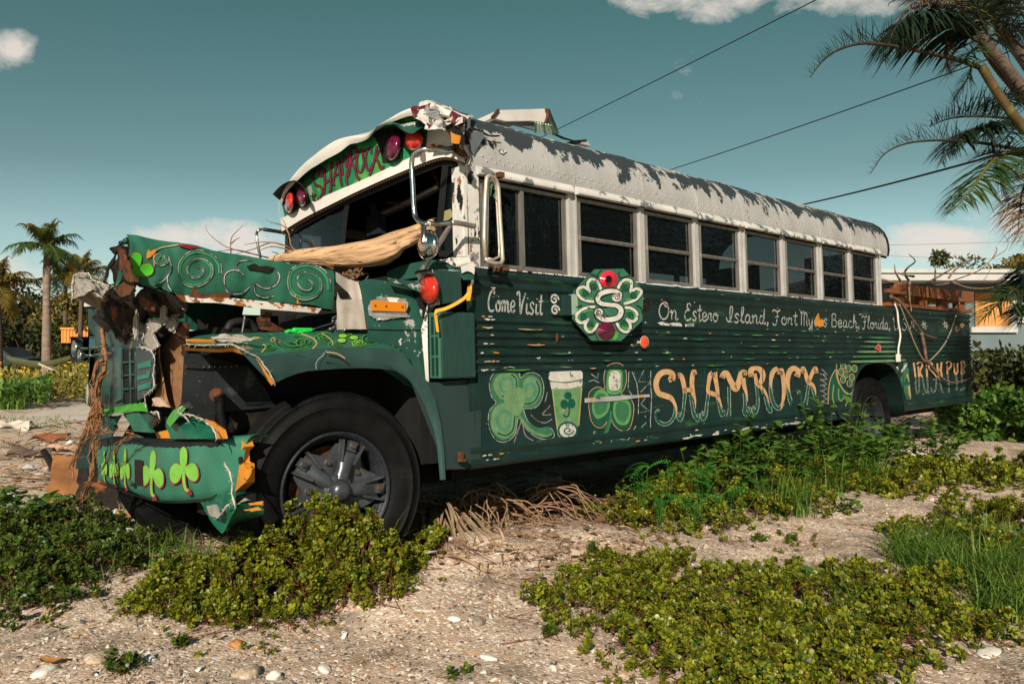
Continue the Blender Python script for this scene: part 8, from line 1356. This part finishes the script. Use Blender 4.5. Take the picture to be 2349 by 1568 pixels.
# the log: sticks out of the broken windshield on to the hood
ax_ = [(20, 330, -.80, 14), (120, 318, -.76, 40), (300, 300, -.70, 66), (500, 298, -.62, 90), (700, 300, -.55, 104), (900, 278, -.48, 116), (1050, 250, -.42, 126), (1200, 200, -.36, 134), (1350, 130, -.28, 108), (1500, 60, -.2, 88), (1620, 15, -.1, 82)]
q = catmull(ax_, 8); cs = [LX(*D_(p[0], p[1]), p[2]) for p in q]; rad = [(LX(*D_(p[0], p[1] - p[3]), p[2]) - LX(*D_(p[0], p[1]), p[2])).length for p in q]
xa = (cs[-1] - cs[0]).normalized(); ya_ = Vector((0, 0, 1)).cross(xa).normalized(); LM = Matrix((xa, ya_, xa.cross(ya_))).transposed().to_4x4(); LM.translation = cs[0]; LI = LM.inverted(); cs = [LI @ c for c in cs]; mb = MB(); rows_ = []
for i, (c, r_) in enumerate(zip(cs, rad)):
    row = []
    for j in range(64):
        th = 6.283 * j / 64; cx, sx2 = math.cos(th), math.sin(th); g_ = noise.noise((cx * 4.5, sx2 * 4.5, i * .05)); k = 1 + .16 * noise.noise((cx * 1.4, sx2 * 1.4, i * .06)) + .10 * g_ + .05 * noise.noise((cx * 13, sx2 * 13, i * .09)) - .05 * abs(noise.noise((cx * 6, sx2 * 6, i * .03 + 4))) - .14 * max(0, noise.noise((cx * 7, sx2 * 7, i * .035 + 9)) - .12)
        if i > 50 and sx2 < .2: k *= 1 - .30 * max(0, noise.noise((i * .2, 3, 0)) + .5) * min(1, (i - 50) / 10)
        row.append(c + Vector((.03 * noise.noise((cx * 9, sx2 * 9, 2)) * (1 if i in (0, len(cs) - 1) else 0), cx * r_ * k, sx2 * r_ * k)))
    rows_.append(row)
mb.loft(rows_, 0, True, True); mb.poly(rows_[-1], 0); lg = mb.build('driftwood_log', [logw]); lg.matrix_world = BUS_M @ LM; tag(lg, 'bleached log jammed through the windshield over the hood', 'log')
def twig_thing(name, paths, z, label, m_, r_=.005, grp=None, sub=6):
    mb = MB()
    for p in paths: k = resample(p, sub * len(p)); mb.tube([LX(*z(a, b_), x) for a, b_, x in k], [r_ * (1 - .7 * i / len(k)) for i in range(len(k))], 5)
    return wtube(name, mb, [m_], label, 'branch', grp)
twig_thing('dead_branch', [[(1580, 300, -.75), (1440, 265, -.9), (1280, 225, -1.0), (1180, 165, -1.05), (1115, 100, -1.05), (1103, 50, -1.05)], [(1440, 265, -.9), (1330, 240, -1.0), (1200, 250, -1.0)]], A_, 'thin bare twig arching up above the hood, leftmost of the twigs', twg)
twig_thing('dead_branch', [[(1297, 275, -1.0), (1293, 200, -1.0), (1305, 140, -1.0), (1350, 90, -1.0), (1388, 55, -1.0)], [(1300, 190, -1.0), (1330, 165, -1.0), (1365, 145, -1.0)]], A_, 'small forked twig standing up from the hood edge', twg, .0045)
twig_thing('dead_branch', [[(1920, 340, -.6), (1800, 260, -.7), (1700, 205, -.8), (1560, 180, -.85), (1400, 200, -.9)], [(1700, 205, -.8), (1600, 185, -.85), (1480, 230, -.95), (1340, 270, -1.0)], [(1800, 260, -.7), (1620, 215, -.8), (1500, 250, -.9)], [(1860, 300, -.65), (1760, 215, -.7), (1745, 150, -.7), (1710, 40, -.7), (1680, 0, -.7)], [(1745, 130, -.7), (1700, 60, -.7), (1600, 30, -.7), (1563, 12, -.7)], [(1900, 330, -.6), (1780, 320, -.7), (1650, 320, -.8)], [(1780, 320, -.7), (1830, 260, -.7), (1850, 240, -.7)], [(1720, 300, -.7), (1660, 270, -.75), (1610, 255, -.8)]], A_, 'tangle of dry twigs lying between the hood and the windshield', twg, .006)
twig_thing('dead_branch', [[(2080, 390, -.6), (2000, 340, -.6), (1960, 260, -.6), (1930, 190, -.6), (1908, 148, -.6)], [(2010, 355, -.6), (2000, 300, -.6), (1996, 258, -.6)]], A_, 'broken stub twigs sticking up in front of the log', rust_m, .011)
twig_thing('dead_branch', [[(1640, 320, -.75), (1790, 300, -.68), (1950, 340, -.6), (2080, 385, -.5), (2230, 400, -.42), (2349, 425, -.34)], [(1950, 340, -.6), (2050, 345, -.5), (2200, 385, -.4)]], A_, 'pale stick lying across the log towards the cowl', twl, .012)
rr = random.Random(9); mb = MB()
for k in range(70): a = [rr.uniform(680, 900), rr.uniform(430, 540)]; mb.tube([LX(*D_(a[0] + rr.uniform(-50, 50) * t_ , a[1] + rr.uniform(-40, 40) * t_), -.52 + .02 * t_) for t_ in (0, 1, 2)], .0035, 4)
wtube('bird_nest', mb, [twg], 'wad of dry grass and fibres stuck between hood and cowl', 'dry grass')
# vines hanging over the grille
def vine(paths, label, r_=.008):
    mb = MB()
    for p in paths:
        for s_ in range(4):
            k = resample(p, 8 * len(p)); q_ = .75 if s_ == 0 else .35; o_ = random.Random(s_ + len(p)); k = k[:len(k) - o_.randint(0, 6) * (s_ > 0)]; mb.tube([LX(*Q_(a, b_), x) + (noise.noise_vector((i * .16, a * .01, s_ * 7.0)) * (.012 + .011 * s_)) for i, (a, b_, x) in enumerate(k)], [r_ * q_ * (1 - .6 * i / len(k)) * (1 + .2 * math.sin(i * 1.7)) for i in range(len(k))], 5)
    return wtube('dead_vine', mb, [vinem], label, 'vine', 'dead vines over the grille')
vine([[(262, 165, -1.55), (268, 260, -1.58), (280, 380, -1.58), (285, 480, -1.58), (235, 600, -1.6), (235, 700, -1.6), (215, 850, -1.62), (195, 960, -1.64), (210, 1100, -1.66)]], 'thickest brown vine hanging down the left of the grille', .017)
vine([[(270, 400, -1.6), (215, 460, -1.62), (180, 640, -1.64), (190, 760, -1.66), (150, 880, -1.68), (110, 1000, -1.7), (60, 1120, -1.7), (0, 1240, -1.7)], [(150, 880, -1.68), (160, 960, -1.68), (110, 1080, -1.7), (35, 1210, -1.7), (45, 1330, -1.7)]], 'long vine curving out to the left of the bumper', .010)
vine([[(285, 480, -1.6), (230, 560, -1.62), (205, 700, -1.64), (220, 820, -1.66), (200, 1000, -1.68), (185, 1150, -1.7), (190, 1300, -1.7), (110, 1440, -1.68), (20, 1530, -1.66)], [(190, 1180, -1.7), (175, 1280, -1.7), (130, 1400, -1.7), (100, 1530, -1.7)]], 'vine falling in front of the end of the bumper to the ground', .012)
vine([[(240, 700, -1.62), (265, 800, -1.64), (250, 900, -1.66), (290, 960, -1.66), (400, 950, -1.64), (490, 965, -1.64), (550, 990, -1.62)], [(490, 965, -1.64), (400, 1040, -1.64), (300, 1180, -1.62), (235, 1290, -1.62)]], 'vine lying along the top of the bumper', .007)
vine([[(215, 720, -1.64), (180, 800, -1.68), (175, 900, -1.7), (210, 960, -1.68), (235, 850, -1.66), (225, 760, -1.64)], [(205, 690, -1.64), (250, 780, -1.66), (230, 900, -1.68), (180, 1020, -1.7), (150, 1150, -1.7)], [(300, 930, -1.65), (240, 1000, -1.66), (215, 1100, -1.68), (225, 1200, -1.68)], [(215, 800, -1.7), (160, 850, -1.7), (130, 960, -1.72), (80, 1060, -1.72)]], 'knot of fine roots gathered above the bumper end', .0075)
# fallen branch over the rear deck, cords
def rbranch(name, paths, label, m_, r_, y0=.0, grp=None):
    mb = MB()
    for p in paths: k = resample(p, 7 * len(p)); mb.tube([LY(*RR(a, b_), y) for a, b_, y in k], [r_ * (1 - .75 * i / len(k)) * (1 + .12 * math.sin(i * 2.1)) for i in range(len(k))], 6)
    return wtube(name, mb, [m_], label, 'branch', grp)
rbranch('fallen_branch', [[(400, 490, .35), (560, 520, .3), (800, 525, .4), (900, 490, .5), (1050, 430, .6), (1140, 350, .7), (1220, 300, .8), (1240, 240, .8), (1205, 195, .8)], [(880, 510, .45), (980, 545, .4), (1120, 545, .4), (1270, 495, .5)], [(1140, 350, .7), (1165, 300, .7), (1160, 275, .7)], [(700, 520, .4), (820, 450, .5), (940, 380, .6), (1060, 345, .7)], [(760, 500, .45), (760, 410, .5), (735, 400, .5)], [(590, 500, .3), (560, 450, .3), (585, 410, .3), (630, 370, .3), (590, 325, .3)], [(540, 510, .3), (500, 440, .3), (495, 390, .3)], [(850, 480, .5), (900, 420, .5), (1000, 360, .6), (1055, 340, .6)], [(620, 470, .3), (540, 460, .3)]], 'bare grey branch lying across the wooden rail of the rear deck', mat('branch_grey', (.20, .135, .095), .85, var=.35, vscale=14), .017)
rbranch('fallen_branch', [[(465, 600, -.02), (530, 640, -.05), (590, 720, -.06), (640, 790, -.06), (690, 850, -.06), (780, 876, -.06)], [(670, 840, -.06), (690, 930, -.06), (705, 1020, -.06), (740, 1060, -.06), (800, 1130, -.06), (870, 1165, -.07), (960, 1150, -.07), (1025, 1118, -.07)]], 'dark branch hanging down the side of the bus near the tail', mat('branch_dark', (.15, .09, .06), .85, var=.4, vscale=14), .022)
rbranch('fallen_branch', [[(595, 500, .02), (590, 560, .0), (605, 700, -.03)]], 'short pale stick hooked upright over the deck rail', twl, .013)
mb = MB(); mb.tube([LY(*RR(a, b_), -.05) for a, b_, _ in resample([(495, 650, 0), (512, 700, 0), (520, 780, 0), (532, 860, 0), (520, 940, 0), (519, 995, 0)], 40)], .0105, 8); cord = wtube('extension_cord', mb, [mat('cord_white', (.66, .60, .52), .6)], 'white extension cord hanging over the side near the rear wheel', 'cord'); mb = MB(); c = LY(*RR(519, 1005), -.055); mb.box(tuple(c + Vector((-.025, -.02, -.045))), tuple(c + Vector((.025, .02, .045)))); mb.build('plug', [MATS['cord_white']], cord, bevel=.006)
mb = MB(); mb.tube([LY(*RR(a, b_), -.045) for a, b_, _ in resample([(525, 650, 0), (570, 760, 0), (610, 870, 0), (650, 960, 0), (700, 1030, 0), (760, 990, 0), (830, 900, 0), (880, 780, 0), (920, 640, 0), (935, 570, 0)], 70)], .010, 6); wtube('rope', mb, [mat('rope_olive', (.20, .18, .12), .8)], 'olive rope looped down the side of the bus tail', 'rope')
# yellow strap, green line
mb = MB(); st_ = [(1960, 580), (1940, 630), (1900, 690), (1820, 745), (1720, 795), (1640, 815), (1618, 830), (1625, 900), (1640, 1020)]; k = resample([(a, b_, 0) for a, b_ in st_], 50)
mb.loft([[LY(*D_(a - 6, b_ - 16), -.085), LY(*D_(a + 6, b_ + 14), -.09)] for a, b_, _ in k[:36]] + [[LY(*D_(a - 14, b_), -.085), LY(*D_(a + 12, b_), -.085)] for a, b_, _ in k[36:]], 0); mb.poly([LY(*D_(*p), -.085) for p in ((1925, 585), (1965, 590), (1960, 640), (1945, 722), (1912, 720), (1920, 640))], 0, .003); wtube('strap', mb, [mat('strap_yellow', (.80, .40, .05), .6, var=.15, vscale=20)], 'torn yellow strap hanging from the grab handle to the vent box', 'strap')
mb = MB(); mb.tube([LY(*A_(a, b_), .36) for a, b_, _ in resample([(1715, 875, 0), (1740, 860, 0), (1800, 865, 0), (1770, 850, 0), (1830, 850, 0), (1920, 852, 0), (1860, 862, 0), (1800, 872, 0)], 50)], .011, 6); wtube('green_cord', mb, [mat('cord_green', (.02, .50, .06), .5)], 'bright green cord lying on top of the front fender', 'cord')
# bead strings on the roof hatch
bead = mat('bead_silver', (.60, .62, .50), .25, .6); bd2 = mat('bead_green', (.10, .30, .12), .3, .4)
for s_ in range(7):
    mb = MB(); a0 = 684 + 24 * s_; k0 = 250 + 4 * s_
    for i in range(15): p = LY(*E_(a0 + 10 * s_ * (i / 15) * .6 + 3 * (i % 2), k0 + 6.2 * i), .27 + .006 * i); mb.dome(p, .0085, (-.3, -1, .2), 1.0, 6, 2)
    wtube('bead_string', mb, [bead if s_ % 3 else bd2], 'string of silver and green beads hanging in a bunch from the open roof hatch', 'beads', 'bead strings on the roof hatch')
mb = MB(); rr = random.Random(4)
for k in range(9): a = [rr.uniform(252, 325), rr.uniform(790, 930)]; mb.tube([LY(*E_(a[0] + rr.uniform(-30, 30) * t_, a[1] + rr.uniform(-60, 60) * t_), -.10) for t_ in (0, 1, 2)], .003, 4)
wtube('net_scrap', mb, [mat('net_green', (.12, .26, .16), .6)], 'scrap of pale green netting caught in the long side mirror', 'netting')
# roots and dry frond under the bus
def onto(v, c=.012): return Vector((v[0], v[1], max(v[2], float(gh(v[0], v[1])) + c)))
rr = random.Random(21)
def root_thing(c, n, ln, hgt, label, m_, r_=.012, spread=1.0):
    mb = MB(); c = Vector(c)
    for k in range(n):
        az = rr.uniform(-3.3, .6); d = Vector((math.cos(az), math.sin(az), 0)); l = ln * rr.uniform(.5, 1.1); h = hgt * rr.uniform(.3, 1.1); p = [c + Vector((rr.uniform(-.12, .12) * spread, rr.uniform(-.1, .1), .03))]
        for i in range(1, 7): t_ = i / 6; p.append(c + d * l * t_ + Vector((rr.uniform(-.07, .07), rr.uniform(-.07, .07), max(.015, h * math.sin(math.pi * min(1, t_ * 1.05)) + rr.uniform(-.02, .02)))))
        q = [onto(v, .01) for v in catmull([v[:] for v in p], 4)]; mb.tube(q, [r_ * (1 - .75 * i / len(q)) * rr.uniform(.85, 1.15) for i in range(len(q))], 5)
        if k % 2 == 0:
            b_ = q[len(q) // 2]; e = b_ + d * l * .35 + Vector((rr.uniform(-.1, .1), rr.uniform(-.1, .1), -b_.z * .6)); mb.tube([b_, (b_ + e) / 2 + Vector((0, 0, .03)), e], [r_ * .45, r_ * .3, r_ * .12], 4)
    return tag(mb.build('root_tangle', [m_]), label, 'roots')
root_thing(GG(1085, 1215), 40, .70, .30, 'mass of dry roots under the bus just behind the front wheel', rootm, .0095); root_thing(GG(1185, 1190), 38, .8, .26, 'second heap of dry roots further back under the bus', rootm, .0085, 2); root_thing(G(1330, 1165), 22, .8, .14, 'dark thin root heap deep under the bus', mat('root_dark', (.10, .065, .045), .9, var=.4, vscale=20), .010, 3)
mb = MB(); p0 = [GG(985, 1192), GG(1040, 1205), GG(1100, 1228), GG(1160, 1262)]; mb.tube([onto(v) + Vector((0, 0, .03)) for v in catmull([v[:] for v in p0], 5)], [.020 - .0009 * i for i in range(16)], 7); tag(mb.build('dry_stick', [twl]), 'pale bare stick lying out from behind the front wheel', 'stick')
fr = empty('dry_palm_frond', GG(985, 1200), label='dry straw coloured palm frond fanned out behind the front wheel', cat='palm frond'); o0 = fr.location.copy(); mb = MB(); sm = mat('dry_frond', (.34, .245, .155), .75, var=.35, vscale=14, bump=.2, chips=[dict(color=(.26, .16, .09), scale=9, thr=.58, soft=.1)])
for k in range(52):
    a0 = GG(972 + rr.uniform(0, 44), 1192 + rr.uniform(-10, 14)) + Vector((0, 0, rr.uniform(.03, .13))); e = GG(945 + 215 * ((k + rr.random()) / 52) ** .9 - 10, 1282 + rr.uniform(-45, 14) - 30 * (k / 52)) + Vector((0, 0, .012)); m2 = (a0 + e) / 2 + Vector((rr.uniform(-.04, .04), rr.uniform(-.03, .03), rr.uniform(.05, .14))); pts = [onto(v) - o0 for v in catmull([a0[:], m2[:], e[:]], 5)]; wv = rr.uniform(.010, .020); mb.loft([[p + Vector((-wv, 0, .004)) * (1 - .8 * (i / len(pts))), p + Vector((0, 0, -.002)), p + Vector((wv, 0, .005)) * (1 - .8 * (i / len(pts)))] for i, p in enumerate(pts)])
mb.build('leaflets', [sm], fr)
for k in range(3): mb = MB(); a0, e = [(GG(985, 1210), GG(1130, 1300)), (GG(1000, 1262), GG(1120, 1320)), (GG(1030, 1280), GG(1105, 1310))][k]; mb.loft([[a0.lerp(e, t_) - o0 + Vector((dx, 0, .02 + .015 * math.sin(3 * t_) - abs(dx) * .2)) for dx in (-.018, 0, .018)] for t_ in [i / 8 for i in range(9)]]); mb.build('dry_strap', [sm], fr)
# fine dead twigs scattered at the front and under the bus (too many to count)
n = 900; regs = [(150, 720, 1150, 1290), (980, 1500, 1090, 1300), (0, 260, 960, 1130), (1100, 1500, 1180, 1340), (2050, 2348, 930, 1010)]; mbx = MB()
for i in range(n):
    g_ = regs[i % 5]; c = GG(rr.uniform(g_[0], g_[1]), rr.uniform(g_[2], g_[3])); az = rr.uniform(0, 6.28); l = rr.uniform(.05, .22) * (1 if c.y < 7 else 2.2); d = Vector((math.cos(az), math.sin(az), rr.uniform(-.05, .25))) * l; r_ = rr.uniform(.0015, .004) * (1 if c.y < 7 else 2.2); b_ = c + Vector((0, 0, .012)); mbx.tube([b_, b_ + d * .5 + Vector((0, 0, rr.uniform(0, .02))), b_ + d], [r_, r_, r_ * .5], 4, rr.choice([0, 1, 2]))
tag(mbx.build('twig_litter', [twg, twl, rootm]), kind='stuff')
# bark, board and leaf scraps
n = 700; regs = [(0, 200, 965, 1110), (120, 420, 1120, 1240), (1000, 1480, 1130, 1300), (2040, 2348, 940, 1010), (300, 560, 1190, 1250)]; V_, F_ = [], []
pp, dd, ll = [], [], []
for i in range(n): g_ = regs[i % 5]; c = GG(rr.uniform(g_[0], g_[1]), rr.uniform(g_[2], g_[3])); az = rr.uniform(0, 6.28); pp.append((c.x, c.y, c.z + .012 + rr.uniform(0, .03))); dd.append((math.cos(az), math.sin(az), rr.uniform(-.1, .35))); ll.append(rr.uniform(.03, .09) * (1 if c.y < 7 else 1.3))
V_, F_ = leaves(np.array(pp), np.array(dd), np.tile([0.1, 0, 1.], (n, 1)) + .3 * rng.normal(size=(n, 3)), np.array(ll), 1.2); tag(npmesh('leaf_litter', V_, F_, [rmat('litter', [(0, (.26, .15, .08)), (.3, (.40, .27, .16)), (.55, (.16, .095, .055)), (.8, (.50, .40, .30)), (.93, (.60, .58, .55))], .85)]), kind='stuff')
def crumpled(name, px, py, w_, h_, m_, label, cat, seed, tilt=.5, z=.02):
    r = random.Random(seed); mb = MB(); c = G(px, py); rows_ = []
    for j in range(9):
        rows_.append([c + Vector(((u / 8 - .5) * w_ + .02 * r.uniform(-1, 1), (j / 8 - .5) * h_ * (1 - tilt), z + (j / 8) * h_ * tilt + .18 * w_ * noise.noise((u * .33 + seed, j * .33, 0)) + .05 * w_ * noise.noise((u * .9, j * .9, seed)))) for u in range(9)])
    mb.loft(rows_, 0); return tag(mb.build(name, [m_]), label, cat)
crumpled('rusted_panel', 170, 1160, .42, .50, mat('panel_orange', (.19, .08, .025), .7, var=.4, vscale=6, bump=.2, chips=[dict(color=(.12, .05, .02), scale=5, thr=.54, soft=.1)]), 'bent orange metal panel standing on the ground under the bumper end', 'metal panel', 1, .75); crumpled('rusted_panel', 225, 1165, .34, .42, dark_rust, 'dark rusty sheet leaning behind the orange panel', 'metal panel', 2, .8)
crumpled('torn_cardboard', 365, 1200, .24, .20, mat('cardboard', (.42, .27, .18), .85, var=.25, vscale=12), 'crumpled tan cardboard on the ground below the bumper', 'cardboard', 3, .55); crumpled('torn_cardboard', 285, 1205, .18, .14, MATS['fold_tan'], 'orange brown scrap between the bumper and the weeds', 'scrap', 5, .5); crumpled('plastic_scrap', 205, 1140, .16, .12, mat('plastic_grey', (.45, .47, .48), .4), 'grey plastic scrap beside the rusty panel', 'plastic', 6, .4)
mb = MB(); a0, e = G(100, 1100), G(165, 1165); mb.tube([a0 + Vector((0, 0, .28)), (a0 + e) / 2 + Vector((0, 0, .18)), e + Vector((0, 0, .06))], [.03, .035, .04], 9); tag(mb.build('rusty_pipe', [dark_rust]), 'dark rusty pipe end poking out left of the orange panel', 'pipe')
for i, (px, py, w_, lab, m_) in enumerate([(20, 985, .7, 'grey broken slab at the left edge by the road', conc), (115, 1010, .5, 'flat brown board among the debris beyond the bumper', wood_new), (150, 1035, .45, 'pale piece of debris nearest the bumper vines', MATS['cardboard']), (70, 1045, .5, 'dark board in the debris at the left edge', mat('board_dark', (.10, .075, .06), .85, var=.4)), (1250, 1110, .35, 'grey rag or paper lying under the bus', MATS['plastic_grey']), (2090, 1045, .3, 'white paper scrap by the rear weeds', st_wh), (2160, 1045, .2, 'pale blue scrap of paper beyond the right plants', mat('paper_blue', (.35, .5, .55), .7))]): crumpled('debris', px, py, w_, w_ * .5, m_, lab, 'debris', 40 + i, .25)
# cut branches piled behind the tail at the right edge
for k, (a, b_, e, f_) in enumerate([(2190, 985, 2400, 962), (2200, 962, 2420, 985), (2230, 995, 2420, 945), (2170, 1000, 2205, 930), (2250, 950, 2450, 968)]):
    mb = MB(); p, q = G(a, b_), G(e, f_); mb.tube([p + Vector((0, 0, .12)), (p + q) / 2 + Vector((0, 0, .25 + .05 * k)), q + Vector((0, 0, .3))], [.035, .03, .02], 7); tag(mb.build('cut_branch', [twl if k % 2 else rootm]), ['lowest long branch of the pile at the right edge', 'upper crossing branch of the pile at the right edge', 'middle slanting branch of the pile at the right edge', 'short upright stump branch nearest the rear wheel', 'thin back branch of the pile at the right edge'][k], 'branch', 'cut branches behind the tail')
